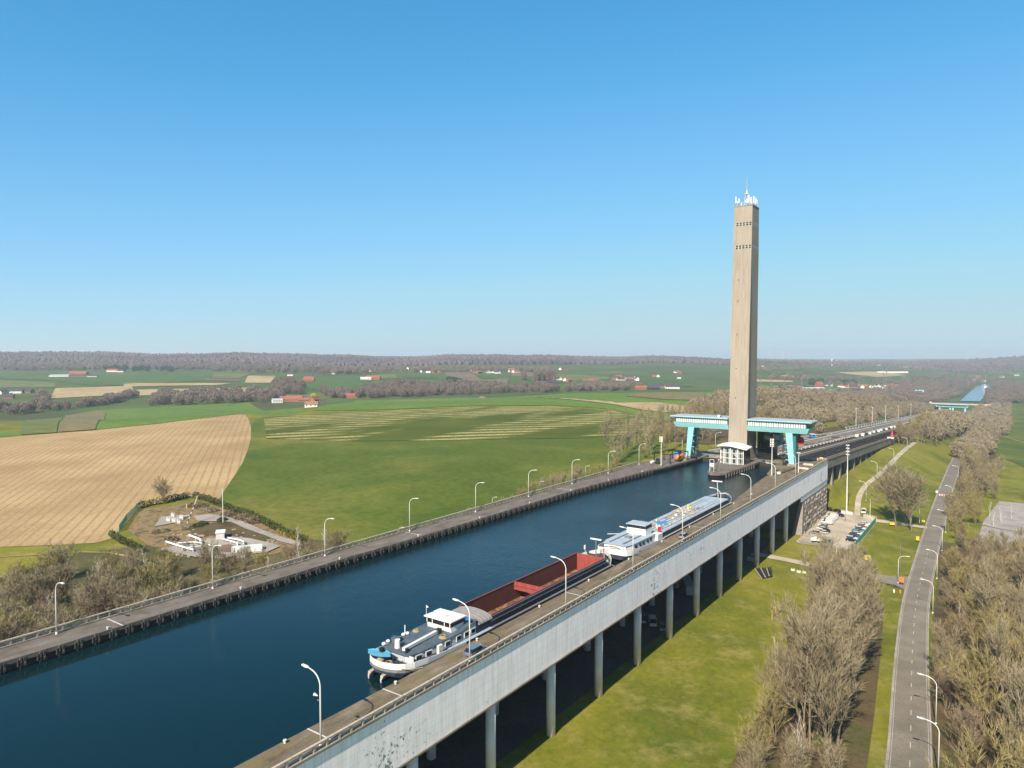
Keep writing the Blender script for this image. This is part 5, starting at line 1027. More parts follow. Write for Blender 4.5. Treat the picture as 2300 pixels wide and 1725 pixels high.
sign(2104,1110,2,1,1.4,'white_paint','small white sign on the grass verge before the barrier'); sign(2118,1306,2.4,1.2,1.1,'white_paint','small white triangular sign beside a road lamp','tri'); sign(2099,1466,3.0,1.1,1.0,'white_paint','white triangular warning sign right of the road','tri')
sign(2074,1176,1.6,1.4,1.0,'yellow','low yellow sign frame at the junction of path and road')
for i,(x,y) in enumerate([(1734,1392),(1738,1384),(1742,1378)]): post(x,y,2.6,'short yellow post on the open grass, %s of three' % ['nearest','middle','farthest'][i],'yellow',.1,name='yellow_post')
yc = empty('utility_vehicle',(*G(2003,1181),0),.2,'small yellow utility vehicle on the path to the yard','vehicle'); yc.location.z = Hh(yc.location.x,yc.location.y)+.1
MB().box(-1,1,-1.8,.6,.5,1.5).build('load_bed', M['yellow'], yc); MB().box(-.8,.8,.7,1.9,.5,2.2).build('cab', M['dark_glass'], yc)
for x in (-.8,.8):
    for y in (-1.1,1.2): MB().tube([(x-.15,y,.45),(x+.15,y,.45)],.45,10).build('wheel', M['tyre'], yc)
ws = None
for k in range(7):
    x0,y0 = at(2112+4.9*k,1121,-31); z = Hh(x0,y0)+.25
    o = empty('barrier_block',(x0,y0,z),0,'red and white barrier block across the road, %s from the left'%ORD[k],'barrier','barrier blocks across the road'); MB().box(-.55,.55,-.25,.25,0,.8).build('block', M['red'], o); MB().box(-.6,.0,-.28,.28,.05,.84).build('white_face', M['white_paint'], o)
for i,(x,y) in enumerate([(1781,1282),(1794,1285),(1806,1287)]):
    X,Y = G(x,y); o = empty('boulder',(X,Y,Hh(X,Y)),0,'pale round concrete block beside the path, %s from the bridge' % ORD[i],'boulder'); MB().tube([(0,0,0),(0,0,.55)],[.8,.7],12).build('block', M['offwhite'], o); MB().tube([(0,0,.55),(0,0,.62)],.3,8).build('lid', M['concrete'], o)
pp = empty('pipe_pile',(*at(1720,1290,-25.3),-25.3),.35,'pile of long dark pipes lying at the shadow edge under the bridge','pipes')
for k in range(12): MB().tube([(-1.8+.32*k,-6+k*.3,.25+.25*(k%3)),(-3.2+.5*k,5+k*.25,.25+.2*(k%2))],.2,8).build('pipe', M['dark_metal'] if k%4 else M['rubble'], pp)
# yard: skip, tent, fence, gates, junk
sk = empty('skip',(*at(1856,1219,-25.9),-25.8),.3,'green steel skip at the near end of the gravel yard','skip'); MB().loft([[(-1.3,-2,0),(1.3,-2,0),(1.3,2,0),(-1.3,2,0)],[(-1.5,-2.4,1.9),(1.5,-2.4,1.9),(1.5,2.4,1.9),(-1.5,2.4,1.9)]]).build('body', M['green_metal'], sk); MB().box(-1.3,1.3,-2.1,2.1,1.9,1.98).build('load', M['rubble'], sk)
tn = empty('tent',(*at(1832,1221,-25.9),-25.8),.3,'small white canopy tent near the base of the stone wall','tent'); MB().loft([[(-2,-2,1.6),(2,-2,1.6),(2,2,1.6),(-2,2,1.6)],[(-.2,-.2,2.8),(.2,-.2,2.8),(.2,.2,2.8),(-.2,.2,2.8)]]).build('canopy', M['white_paint'], tn)
for x in (-1.9,1.9):
    for y in (-1.9,1.9): MB().tube([(x,y,0),(x,y,1.7)],.06,5).build('leg', M['white_paint'], tn)
random.seed(9); m_ = MB()
for k in range(70):
    x,y = -69.5+random.uniform(0,6),303+random.uniform(0,12); s_=random.uniform(.3,1.1); m_.cbox((x,y,Hh(x,y)+s_*.4),(s_,s_*random.uniform(.5,3),s_*.7),random.uniform(0,3))
o = m_.build('scrap_heap', M['rubble']); tag(o,'heap of grey scrap and small junk at the foot of the stone wall','scrap',kind='stuff')
m,t,b = newmat('mesh_green'); b.inputs['Base Color'].default_value=(.02,.10,.07,1); M['mesh_green']=m
def fence(pts, h, label, mt, name='mesh_fence', step=2.5, bars=True):
    o = empty(name,(*pts[0],Hh(*pts[0])),0,label,'fence'); og=(pts[0][0],pts[0][1],Hh(*pts[0])); m_=MB(); m2=MB()
    for a,b_ in zip(pts[:-1],pts[1:]):
        L_=math.hypot(b_[0]-a[0],b_[1]-a[1]); n=max(1,int(L_/step))
        for i in range(n+1):
            x=a[0]+(b_[0]-a[0])*i/n; y=a[1]+(b_[1]-a[1])*i/n; z=Hh(x,y); m_.tube([(x,y,z),(x,y,z+h)],.06,5)
            if i<n:
                x2=a[0]+(b_[0]-a[0])*(i+1)/n; y2=a[1]+(b_[1]-a[1])*(i+1)/n; z2=Hh(x2,y2)
                for j in range(9 if bars else 2): f=(j+.5)/9 if bars else .5+.45*j; m2.tube([(x,y,z+h*f),(x2,y2,z2+h*f)],.035,3,False)
                if bars:
                    for j in range(8): u=j/8; m2.tube([(x+(x2-x)*u,y+(y2-y)*u,z+(z2-z)*u),(x+(x2-x)*u,y+(y2-y)*u,z+(z2-z)*u+h)],.03,3,False)
    m_.build('posts', M[mt], o, og); m2.build('mesh', M[mt], o, og); return o
fence([(-49.2,361),(-49.2,306),(-50.5,300)],2.6,'green mesh fence along the road side of the gravel yard','mesh_green'); fence([(-68.5,299.5),(-60,300.5),(-50.5,300)],1.2,'low grey rail closing the near end of the gravel yard','grey_metal')
fence([(-64.5,364.5),(-60,365)],1.9,'grey gate leaf standing open at the left of the yard entrance','lamp_metal','yard_gate',1.5); fence([(-55,365.5),(-49.5,364.5)],1.9,'grey gate leaf at the right of the yard entrance','lamp_metal','yard_gate',1.5)
fence([(-78,262),(-75.5,262)],1.6,'short white barrier panel at the foot of a bridge column','white_paint','site_barrier',.6)
# ---------------------------------------------------------------- gas compound on the left
cc = lambda l: [(340+x/6.144,1100+y/6.144) for x,y in l]
sheet('bare_ground', cc([(-330,560),(-160,290),(20,260),(200,240),(420,215),(560,190),(880,230),(1400,330),(2050,650),(2150,760),(1700,900),(900,960),(300,880),(-60,770)]), M['dry_grass'], 2.5, .16)
sheet('undergrowth', cc([(520,540),(640,500),(1000,455),(1150,480),(1650,660),(1560,740),(1100,660),(820,640),(600,700)]), M['leaf_litter'], 2.5, .3)
sheet('yard_paving', cc([(45,525),(135,390),(520,360),(540,385),(420,400),(330,470),(180,500)]), M['pale_gravel'], 2.5, .45)
sheet('path', cc([(580,385),(800,358),(1000,385),(1250,450),(1500,560),(1700,640),(1900,700),(2080,760),(2030,800),(1780,740),(1560,650),(1300,560),(1100,465),(850,455),(640,450)]), M['pale_gravel'], 2.5, .5)
sheet('yard_paving', cc([(120,850),(330,790),(600,760),(820,700),(1050,660),(1350,690),(1650,760),(1780,800),(1600,880),(1250,930),(900,975),(600,950)]), M['pale_gravel'], 2.5, .5)
sheet('bare_ground', cc([(930,800),(1080,780),(1180,820),(1100,890),(960,880)]), M['plowed'], 2.5, .62)
def gp3(x,y,z=0): X,Y = G(340+x/6.144,1100+y/6.144); return (X,Y,Hh(X,Y)+z)
def pipe(pts, r, label, z=1.1, name='pipeline'):
    q=[gp3(x,y) for x,y in pts]; zb=max(p[2] for p in q); o = empty(name,q[0],0,label,'pipe'); pq=[(p[0],p[1],zb+z) for p in q]
    MB().tube(pq, r*.8, 10).build('pipe', M['white_paint'], o, q[0], smooth=False)
    for p in pq: MB().box(p[0]-.12,p[0]+.12,p[1]-.12,p[1]+.12,Hh(p[0],p[1])-.2,p[2]).build('support', M['offwhite'], o, q[0])
    MB().tube([pq[0],(pq[0][0]+(pq[1][0]-pq[0][0])*.04,pq[0][1]+(pq[1][1]-pq[0][1])*.04,pq[0][2])], r*1.35, 10).build('flange', M['offwhite'], o, q[0])
pipe([(205,770),(350,820),(500,865),(580,885)],.34,'thick white pipe stub at the left of the gas yard'); pipe([(525,680),(610,710),(670,735),(690,770)],.38,'thick white pipe with yellow band behind the left pipes'); pipe([(350,800),(480,780),(600,775),(700,790)],.2,'thin white pipe run joining the two thick pipes')
pipe([(430,870),(560,850),(690,830)],.2,'thin white pipe run on the near side of the thick pipes'); pipe([(985,735),(1100,765),(1190,800),(1190,850)],.3,'white pipe loop at the middle of the gas yard'); pipe([(1060,715),(1200,745),(1280,775),(1270,815)],.3,'white pipe loop farther back in the gas yard'); pipe([(790,810),(880,835),(880,880)],.22,'short white pipe elbow in front of the round earth patch')
pipe([(1150,880),(1280,840),(1400,810)],.2,'thin white pipe run at the right of the gas yard')
m_ = MB(); random.seed(4)
for k in range(46):
    x,y,z = gp3(random.uniform(430,720),random.uniform(760,880)); m_.tube([(x,y,z),(x,y,z+random.uniform(.6,1.8))],.1,5); m_.cbox((x,y,z+random.uniform(.4,1.2)),(.5,.35,.35),random.random()*3)
o = m_.build('valve_cluster', M['grey_metal']); tag(o,'cluster of grey valves and small posts between the white pipes','valves',kind='stuff')
hu = empty('equipment_hut', gp3(955,685,0), .95, 'white flat roofed equipment hut in the gas yard','hut'); MB().box(-1.2,1.2,-2.0,2.0,0,2.3).build('wall', M['offwhite'], hu); MB().box(-1.4,1.4,-2.2,2.2,2.3,2.5).build('roof', M['white_paint'], hu); MB().box(1.2,1.26,-.5,.5,0,2.0).build('door', M['grey_metal'], hu)
hu = empty('equipment_box', gp3(1235,935,0), .95, 'white box cabinet in the trees at the near side of the gas yard','cabinet'); MB().box(-1.2,1.2,-1.0,1.0,0,2.6).build('cabinet', M['white_paint'], hu); MB().box(-1.0,1.0,-1.05,-1.0,.2,2.3).build('door', M['offwhite'], hu)
hu = empty('equipment_skid', gp3(1320,870,0), .95, 'long low white pipe skid behind the white cabinet','cabinet'); MB().box(-4.2,4.2,-1.2,1.2,.4,1.9).build('tank', M['white_paint'], hu); MB().box(-4.4,4.4,-1.3,1.3,0,.35).build('frame', M['grey_metal'], hu)
for i,(x,y) in enumerate([(295,390),(232,455),(310,470),(375,485),(415,425)]):
    o = empty('vent_stack', gp3(x,y,.3), 0, 'white pipe stub group on the small paved square, '+['at the back','at the left','in the middle','at the front','at the right'][i],'valves')
    for j in range(4): MB().tube([(j*.6-.9,0,0),(j*.6-.9,0,1.3+.3*(j%2))],.12,8).build('stub', M['white_paint'], o)
    MB().tube([(-1,0,.6),(1.1,0,.6)],.09,8).build('header', M['white_paint'], o)
post(339+995/6.144,1100+465/6.144,11.5,'slim white camera pole beside the path in the gas yard'); o = post(340+488/6.144,1100+260/6.144,1.2,'small white post top by the hedge of the gas yard'); 
st_ = empty('striped_pole', gp3(480,505), 0, 'black and white striped vent pole in the gas yard', 'pole')
for k in range(10): MB().tube([(.07*k,.3*k,.75*k),(.07*(k+1),.3*(k+1),.75*(k+1))],.14,6).build('band', M['black'] if k%2==0 else M['offwhite'], st_)
MB().tube([(.7,3,7.5),(.9,3.6,9.5)],.14,6).build('tip', M['offwhite'], st_)
random.seed(14); m_ = MB()
for k in range(90):
    x,y,z = gp3(random.uniform(150,1700),random.uniform(560,930)); s_ = random.uniform(.25,.9); m_.cbox((x,y,z+s_*.3),(s_*random.uniform(.6,3),s_,s_*.6),random.random()*3)
o = m_.build('yard_debris', M['rubble']); tag(o,'scattered grey stones and fittings over the gas yard ground','debris',kind='stuff')
fence([G(268,1196),G(285,1170),G(312,1143)],2.4,'green mesh fence on the left side of the gas yard','mesh_green','mesh_fence',2.5)
# hedges round the yard: leafy clumps on a line
def leafcloud(n, rad, lo, hi, seed, size=.5, flat=1.0):
    rs = np.random.RandomState(seed); d = rs.normal(size=(n,3)); d /= np.linalg.norm(d,axis=1)[:,None]; r = rs.uniform(lo,hi,n)[:,None]**.6
    p = d*r*np.array(rad); a = rs.normal(size=(n,3)); b_ = rs.normal(size=(n,3)); a/=np.linalg.norm(a,axis=1)[:,None]; b_ = np.cross(a,b_); b_/=np.linalg.norm(b_,axis=1)[:,None]
    s_ = size*rs.uniform(.6,1.4,n)[:,None]; return np.stack([p-a*s_,p+a*s_*.6+b_*s_*.5,p+a*s_*.6-b_*s_*.5],1)
def hedge(pts, h, w_, mt, label, seed, size=.32):
    q=[G(*p) for p in pts]; tris=[]; rs=np.random.RandomState(seed); og=(q[0][0],q[0][1],Hh(*q[0]))
    core = MB()
    for a,b_ in zip(q[:-1],q[1:]):
        L_=math.hypot(b_[0]-a[0],b_[1]-a[1]); n=max(1,int(L_/1.0))
        for i in range(n):
            x=a[0]+(b_[0]-a[0])*i/n; y=a[1]+(b_[1]-a[1])*i/n; z=Hh(x,y); hh=h*rs.uniform(.85,1.12)
            c=leafcloud(70,(w_*.62,w_*.62,hh*.55),.5,1,rs.randint(1e6),size); c+=np.array([x-og[0],y-og[1],z-og[2]+hh*.5]); tris.append(c)
    T=np.concatenate(tris); v=T.reshape(-1,3); f=np.arange(len(v)).reshape(-1,3)
    o=bpy.data.objects.new('hedge', npmesh('hedge', v, f, M[mt])); COL.objects.link(o); o.location=og; tag(o,label,'hedge'); return o
hedge([(250,1206),(275,1222),(300,1232),(320,1245)],2.2,1.6,'hedge_green','dark green clipped hedge at the left corner of the gas yard',1)
hedge([(312,1143),(340,1136),(372,1131),(400,1124),(423,1119),(432,1118)],2.6,1.8,'hedge_green','dark hedge along the ploughed field behind the gas yard',2)
hedge([(438,1119),(470,1128),(500,1140),(520,1149),(555,1160),(590,1176),(620,1192),(650,1206),(690,1222)],2.4,2.2,'hedge_green','long green hedge between the gas yard and the green meadow',3)
plain('gorse', (.34,.27,.03), .9, 0, .3, 2); hedge([(625,1197),(640,1203),(668,1213)],1.4,1.6,'gorse','yellow flowering hedge strip at the right of the gas yard',5)
for i,(x,y,r,mt,l) in enumerate([(450,1140,3,'twig_red','reddish shrub at the top of the gas yard path'),(436,1138,2.6,'twig_red','reddish shrub left of the top path of the gas yard'),(475,1150,2.6,'twig','grey brown shrub right of the reddish shrubs'),(512,1160,2.8,'twig_red','low reddish shrub beside the camera pole'),(545,1168,3.2,'twig_red','flat brown shrub along the gas yard path'),(570,1175,3.2,'twig_red','flat brown shrub farther along the gas yard path'),(352,1198,1.7,'twig_red','small brown shrub in the dry grass, left'),(370,1196,1.6,'twig','small brown shrub in the dry grass, right'),(385,1216,2.4,'twig_red','dark brown shrub behind the thick pipes'),(420,1190,2,'twig','brown shrub near the striped pole'),(445,1184,2,'hedge_green','low green shrub near the striped pole'),(455,1181,2,'hedge_green','low green shrub right of the striped pole'),(500,1172,2,'hedge_green','low green shrub below the camera pole')]):
    X,Y=G(x,y); T=leafcloud(900,(r,r,r*.6),.35,1,100+i,.28); v=T.reshape(-1,3); v[:,2]=np.abs(v[:,2]+r*.1); o=bpy.data.objects.new('shrub', npmesh('shrub',v,np.arange(len(v)).reshape(-1,3),M[mt])); COL.objects.link(o); o.location=(X,Y,Hh(X,Y)+.1); tag(o,l,'shrub')
# ---------------------------------------------------------------- bare trees
def gen_tree(seed, h, spread, stems=1, nb=9, sub=6, tw=9, thick=1.0, upright=.5, twr=.028, birch=False, fork=.25):
    """returns (trunk verts, faces), (crown verts, faces); bare branching tree"""
    rs = np.random.RandomState(seed); big = []; fine = []; segs2 = []
    def rdir(d, ang):
        a = rs.normal(size=3); a -= d*np.dot(a,d); a /= np.linalg.norm(a)+1e-9; v = d*math.cos(ang)+a*math.sin(ang); return v/np.linalg.norm(v)
    def limb(p, d, L_, r, n, up, out, wob=.16):
        pts = [p]; rr = [r]
        for i in range(n):
            d = d + rs.normal(size=3)*wob + np.array([0,0,up]); d /= np.linalg.norm(d); p = p + d*L_/n; pts.append(p); rr.append(r*(1-(i+1)/n*.82))
        out.append((pts, rr)); return pts, rr
    for s_ in range(stems):
        a0 = rs.uniform(0,6.28); lean = (spread/h*rs.uniform(.35,.8) if stems>1 else .06)
        d = np.array([math.cos(a0)*lean, math.sin(a0)*lean, 1.0]); d /= np.linalg.norm(d)
        pts, rr = limb(np.array([math.cos(a0)*.3*(stems>1), math.sin(a0)*.3*(stems>1), -.3]), d, h*rs.uniform(.80,.98), .018*h*thick*(1 if stems==1 else .62), 7, .10, big, .07)
        for b_ in range(nb):
            u = fork+(1-fork)*(b_+rs.uniform(0,1))/nb; i = min(6,int(u*7)); f = u*7-i; q = pts[i]*(1-f)+pts[i+1]*f; r = rr[i]*.55
            dd = rdir(d, rs.uniform(.55,1.1)*(1-.45*upright)); L1 = spread*rs.uniform(.75,1.1)*(1-.45*u)+h*.06
            p2, r2 = limb(q, dd, L1, max(r,.03), 4, .14+.14*upright, big if b_ < 5 and stems<3 else segs2, .14)
            for c in range(sub):
                u2 = .25+.75*(c+rs.uniform(0,1))/sub; j = min(3,int(u2*4)); f2=u2*4-j; q2 = p2[j]*(1-f2)+p2[min(j+1,4)]*f2; d2 = p2[min(j+1,4)]-p2[j]; d2 = d2/(np.linalg.norm(d2)+1e-9)
                p3, r3 = limb(q2, rdir(d2, rs.uniform(.4,.95)), L1*rs.uniform(.35,.6), max(r2[j]*.5,.022), 3, .10+.12*upright, segs2, .16)
                for t_ in range(tw):
                    u3 = rs.uniform(.15,1)*3; k = min(2,int(u3)); f3=u3-k; q3 = p3[k]*(1-f3)+p3[k+1]*f3; d3 = p3[k+1]-p3[k]; d3 = d3/(np.linalg.norm(d3)+1e-9)
                    v = rdir(d3, rs.uniform(.2,.8))+np.array([0,0,.25*upright]); fine.append((q3, v, L1*rs.uniform(.16,.34)))
    def tubes(lst, n):
        V=[]; F=[]
        for pts, rr in lst:
            base=len(V); m_=len(pts)
            for i,p in enumerate(pts):
                d = pts[min(i+1,m_-1)]-pts[max(i-1,0)]; d=d/(np.linalg.norm(d)+1e-9); a=np.cross(d,[0,0,1.] if abs(d[2])<.95 else [1.,0,0]); a/=np.linalg.norm(a); b2=np.cross(d,a)
                for k in range(n): t_=2*math.pi*k/n; V.append(p+(a*math.cos(t_)+b2*math.sin(t_))*rr[i])
            for i in range(m_-1):
                for k in range(n): F.append((base+i*n+k,base+i*n+(k+1)%n,base+(i+1)*n+(k+1)%n,base+(i+1)*n+k))
        return np.array(V), np.array(F)
    tv, tf = tubes(big, 6); cv, cf = tubes(segs2, 3)
    q = np.array([a for a,_,_ in fine]); v = np.array([b2 for _,b2,_ in fine]); v/=np.linalg.norm(v,axis=1)[:,None]; L_ = np.array([c for *_,c in fine])[:,None]
    sd_ = np.cross(v, rs.normal(size=v.shape)); sd_/=np.linalg.norm(sd_,axis=1)[:,None]
    w0 = twr*rs.uniform(.7,1.3,(len(q),1)); Q = np.stack([q-sd_*w0, q+sd_*w0, q+v*L_+sd_*w0*.35, q+v*L_-sd_*w0*.35],1).reshape(-1,3)
    cf = np.concatenate([cf, len(cv)+np.arange(len(Q)).reshape(-1,4)]); cv = np.concatenate([cv,Q])
    return (tv,tf),(cv,cf)
PT = {}
def tree_proto(key, mt, mc, name='bare_tree', **kw):
    (tv,tf),(cv,cf) = gen_tree(**kw); PT[key] = (npmesh('trunk',tv,tf,M[mt],smooth=True), npmesh('crown',cv,cf,M[mc]), name)
TREES = []
def tree(key, x, y, s=1.0, label='bare tree', group=None, rzv=None, sz=None, z=None):
    tm, cm_, nm = PT[key]; o = empty(nm,(x,y,(Hh(x,y) if z is None else z)),random.uniform(0,6.28) if rzv is None else rzv,label,'tree',group)
    o.scale = (s,s,s*(sz or 1)); a = bpy.data.objects.new('trunk',tm); b_ = bpy.data.objects.new('crown',cm_)
    for q in (a,b_): COL.objects.link(q); q.parent = o
    if group: TREES.append(o)
    return o
random.seed(21)
for i in range(3): tree_proto('big%d'%i,'bark','twig',seed=10+i,h=17,spread=6.5,stems=1+(i%2)*2,nb=15 if i%2==0 else 10,sub=8,tw=16,upright=.85,twr=.036,fork=.18)
for i in range(3): tree_proto('grn%d'%i,'bark','twig_green',seed=20+i,h=13,spread=6,stems=3,nb=9,sub=7,tw=15,upright=.6,twr=.036,fork=.12)
for i in range(3): tree_proto('bush%d'%i,'bark','twig',seed=30+i,h=8,spread=4.6,stems=5,nb=6,sub=6,tw=12,upright=.5,twr=.034,fork=.08)
for i in range(2): tree_proto('bushg%d'%i,'bark','twig_green',seed=35+i,h=8,spread=4.6,stems=5,nb=6,sub=6,tw=12,upright=.5,twr=.034,fork=.08)
for i in range(2): tree_proto('red%d'%i,'bark','twig_red',seed=40+i,h=10,spread=5,stems=4,nb=7,sub=6,tw=14,upright=.4,twr=.036,fork=.1)
for i in range(2): tree_proto('birch%d'%i,'bark_pale','bark_pale','birch_tree',seed=51+i,h=16,spread=3.2,stems=1,nb=11,sub=4,tw=3,thick=.75,upright=1.0,twr=.02,fork=.3)
for i in range(4): tree_proto('mid%d'%i,'bark','twig' if i<3 else 'twig_green',seed=60+i,h=16,spread=6.2,stems=2,nb=10,sub=5,tw=11,upright=.6,twr=.06,fork=.12)
for i in range(2): tree_proto('pop%d'%i,'bark','twig',seed=70+i,h=20,spread=3.6,stems=1,nb=20,sub=5,tw=10,upright=1.0,twr=.055,fork=.12)
for i in range(2): tree_proto('round%d'%i,'bark','twig',seed=80+i,h=13,spread=8,stems=1,nb=18,sub=9,tw=16,upright=.2,twr=.042,fork=.2)
rnd = random.Random(5)
# A: belt behind the left quay
i = 0
for X0,X1,Y0,Y1,n in ((-150,-146,22,130,15),(-165,-152,30,135,20),(-185,-168,38,128,17),(-212,-188,50,105,11)):
    for k in range(n):
        y = Y0+(Y1-Y0)*(k+rnd.uniform(.1,.9))/n; x = rnd.uniform(X0,X1)
        if x < -160 and y > 118: continue
        key = rnd.choice(['bush0','bush1','bush2','bushg0','bushg1','red0','bush0','bushg1']); tree(key,x,y,rnd.uniform(.75,1.1) if y<86 else rnd.uniform(.5,.75),'bushy scrub tree behind the left quay','scrub trees behind the left quay',rnd.uniform(0,6.28))
for k in range(64):
    y = rnd.uniform(28,128) if k < 34 else rnd.uniform(30,92); x = -147-rnd.uniform(0,1)**1.5*(46 if y<100 else 14); tree(rnd.choice(['bush0','bush2','bushg0','bush1','red1']),x,y,rnd.uniform(.38,.62)*(1 if k<34 else 1.35),'bushy scrub tree behind the left quay','scrub trees behind the left quay',rnd.uniform(0,6.28))
for x,y,s_,l in ((-163,64,.66,'pale slender birch rising from the scrub left of the first quay lamp gap'),(-172,52,.7,'white birch at the left of the scrub behind the left quay'),(-190,60,.68,'white birch with forked top at the far left of the scrub'),(-160,124,.72,'pale birch at the near edge of the gas yard'),(-152,118,.62,'thin pale birch beside the gas yard cabinet'),(-156,131,.6,'thin pale birch at the right of the gas yard'),(-150,108,.55,'thin pale birch in front of the white cabinet'),(-178,80,.66,'pale birch in the middle of the left scrub'),(-158,47,.62,'pale birch close behind the left quay rail near the left picture edge'),(-150,76,.6,'pale birch right behind the left quay rail between two lamps'),(-185,95,.55,'small pale birch at the far edge of the left scrub')):
    tree('birch%d'%(i%2),x,y,s_,l); i+=1
# shrubs along the left quay rail farther on
for k in range(26):
    y = 132+k*6.6+rnd.uniform(-2,2); s_ = rnd.uniform(.28,.5) if not 215<y<262 else rnd.uniform(.55,.8)
    tree(rnd.choice(['bush0','bushg0','bushg1','bush1']), -145.5-rnd.uniform(0,3.5), y, s_, 'low bush outside the left quay railing','bushes along the left quay railing')
# D: tall trees left of the gallery
for k,(x,y,s_,key) in enumerate([(-152,300,.75,'mid0'),(-156,316,1.0,'pop0'),(-160,330,.95,'mid1'),(-150,338,.9,'mid2'),(-166,345,1.05,'pop1'),(-158,356,1.0,'mid3'),(-172,362,1.0,'mid0'),(-151,372,1.0,'pop0'),(-162,380,1.05,'mid1'),(-176,388,1.05,'mid2'),(-152,396,1.0,'mid3'),(-168,402,1.1,'pop1'),(-182,350,.95,'mid0'),(-190,372,1.0,'mid1'),(-148,322,.7,'mid3'),(-147,352,.85,'grn0')]):
    tree(key,x,y,s_,'tall bare tree left of the turquoise gallery','trees left of the gallery')
# E: wood left of the ramp
cnt=0
while cnt < 76:
    y = rnd.uniform(405,625); x = float(np.interp(y,[470,600],[-139,-127])) - rnd.uniform(0, 59+min(80,(y-400)*.16)) 
    if -146<x and y<432: continue
    key = rnd.choice(['mid0','mid1','mid2','mid3','mid0','mid1','pop0','pop1'] if y<620 else ['mid0','mid1','pop0','pop1','mid2','birch0']); s_=rnd.uniform(.62,.85)
    tree(key,x,y,s_,'bare woodland tree left of the ramp','woodland trees left of the ramp'); cnt+=1
T=leafcloud(5200,(5.5,5.5,8.5),.3,1,77,.55); v=T.reshape(-1,3); v[:,2]+=9
pm=npmesh('crown',v,np.arange(len(v)).reshape(-1,3),M['needles']); ptv,ptf = MB().tube([(0,0,-.5),(0,0,12)],[.35,.1],6),0
pt=bpy.data.meshes.new('trunk'); pt.from_pydata(ptv.v,[],ptv.f); pt.materials.append(M['bark']); PT['pine']=(pt,pm,'pine_tree')
tree('pine',-166,432,.8,'dark green pine standing among the bare trees right of the tower')
tree('pine',*G(1325,884),.8,'dark evergreen clump far behind the meadow') if 0 else None
# F: trees along the right edge of the ramp
for k in range(34):
    y = rnd.uniform(618,820); x = -71+rnd.uniform(0,5+min(14,(y-600)*.09)); tree(rnd.choice(['mid0','mid1','mid2','mid3','red0','birch1'] if y<900 else ['mid0','mid1','mid2','pop0']),x,y,rnd.uniform(.8,1.0) if y<670 else rnd.uniform(1.05,1.35),'bare tree on the right bank of the ramp','trees on the right bank of the ramp')
# G: round trees on the grass
tree('round0',-41,361,1.75,'large round bare tree, left one of the pair beside the ramp path'); tree('round1',-34.5,358,1.6,'large round bare tree, right one of the pair beside the ramp path')
tree('round1',-38,369,1.5,'round bare tree behind the pair beside the ramp path')
for k,(px,py,s_,l) in enumerate([(2118,973,.95,'round bare tree on the grass, left of two with dark shade'),(2167,963,1.0,'round bare tree on the grass, right of two with dark shade'),(2115,980,.8,'low round bare tree at the end of the ramp path'),(2139,990,.62,'small round bare tree alone on the grass slope'),(2090,985,.8,'round bare tree by the ramp bank'),(2175,955,.9,'round bare tree behind the shaded pair'),(2150,950,.9,'round bare tree behind the shaded pair, farther left'),(2075,984,.8,'round bare tree where the ramp bank meets the grass'),(2200,940,.9,'round bare tree up the grass strip')]):
    X,Y=G(px,py); tree('round%d'%(k%2),X,Y,s_,l)
# H: belt right of the road
for (x0,x1,y0,y1,n,keys,sc) in [(-3,13,112,215,24,['grn0','grn1','grn2','big0','grn1','big2'],(1.0,1.3)),(-11,-4,150,330,26,['grn0','red0','bush0','bushg0','red1','bushg1','big1'],(.6,.95)),(-7,9,215,330,20,['big0','big2','grn0','red1','grn2'],(.75,1.0)),(-17.5,-11,250,360,11,['bushg0','red0','bush1','grn2','bushg1'],(.55,.85)),(-22,-13,365,470,16,['mid0','mid3','grn0','red0'],(.55,.8)),(-22,-4,470,590,20,['mid0','mid1','mid3'],(.65,.85)),(-30,-16,590,700,12,['mid0','mid1','mid3'],(.7,.9))]:
    for k in range(n):
        y=y0+(y1-y0)*(k+rnd.random())/n; x=rnd.uniform(x0,x1)
        if 362<y<470: x = rnd.uniform(-23,-12)
        lab = {0:'bare tree in the thicket right of the road'}.get(0) if y<330 else ('bare tree beside the grey car park' if y<470 else ('bare tree in the row right of the road' if y<1150 else 'bare tree far off right of the canal'))
        tree(rnd.choice(keys),x,y,rnd.uniform(*sc),lab,{True:'thicket right of the road'}.get(y<330,'tree row right of the road' if y<1150 else 'far trees right of the canal'))
for k,(x,y,s_) in enumerate([(-5,392,.5),(-2,405,.55),(-7,415,.55),(2,420,.5)]): tree('birch%d'%(k%2),x,y,s_,'thin bare tree standing on the grey car park, %s from the viewer'%ORD[k])
for x,y,s_,l in ((-10,232,.55,'white stemmed birch in the thicket right of the road, farther one'),(-9,214,.6,'white stemmed birch in the thicket right of the road, nearer one'),(-8,176,.55,'thin pale birch low in the thicket at the right')): tree('birch1',x,y,s_,l)
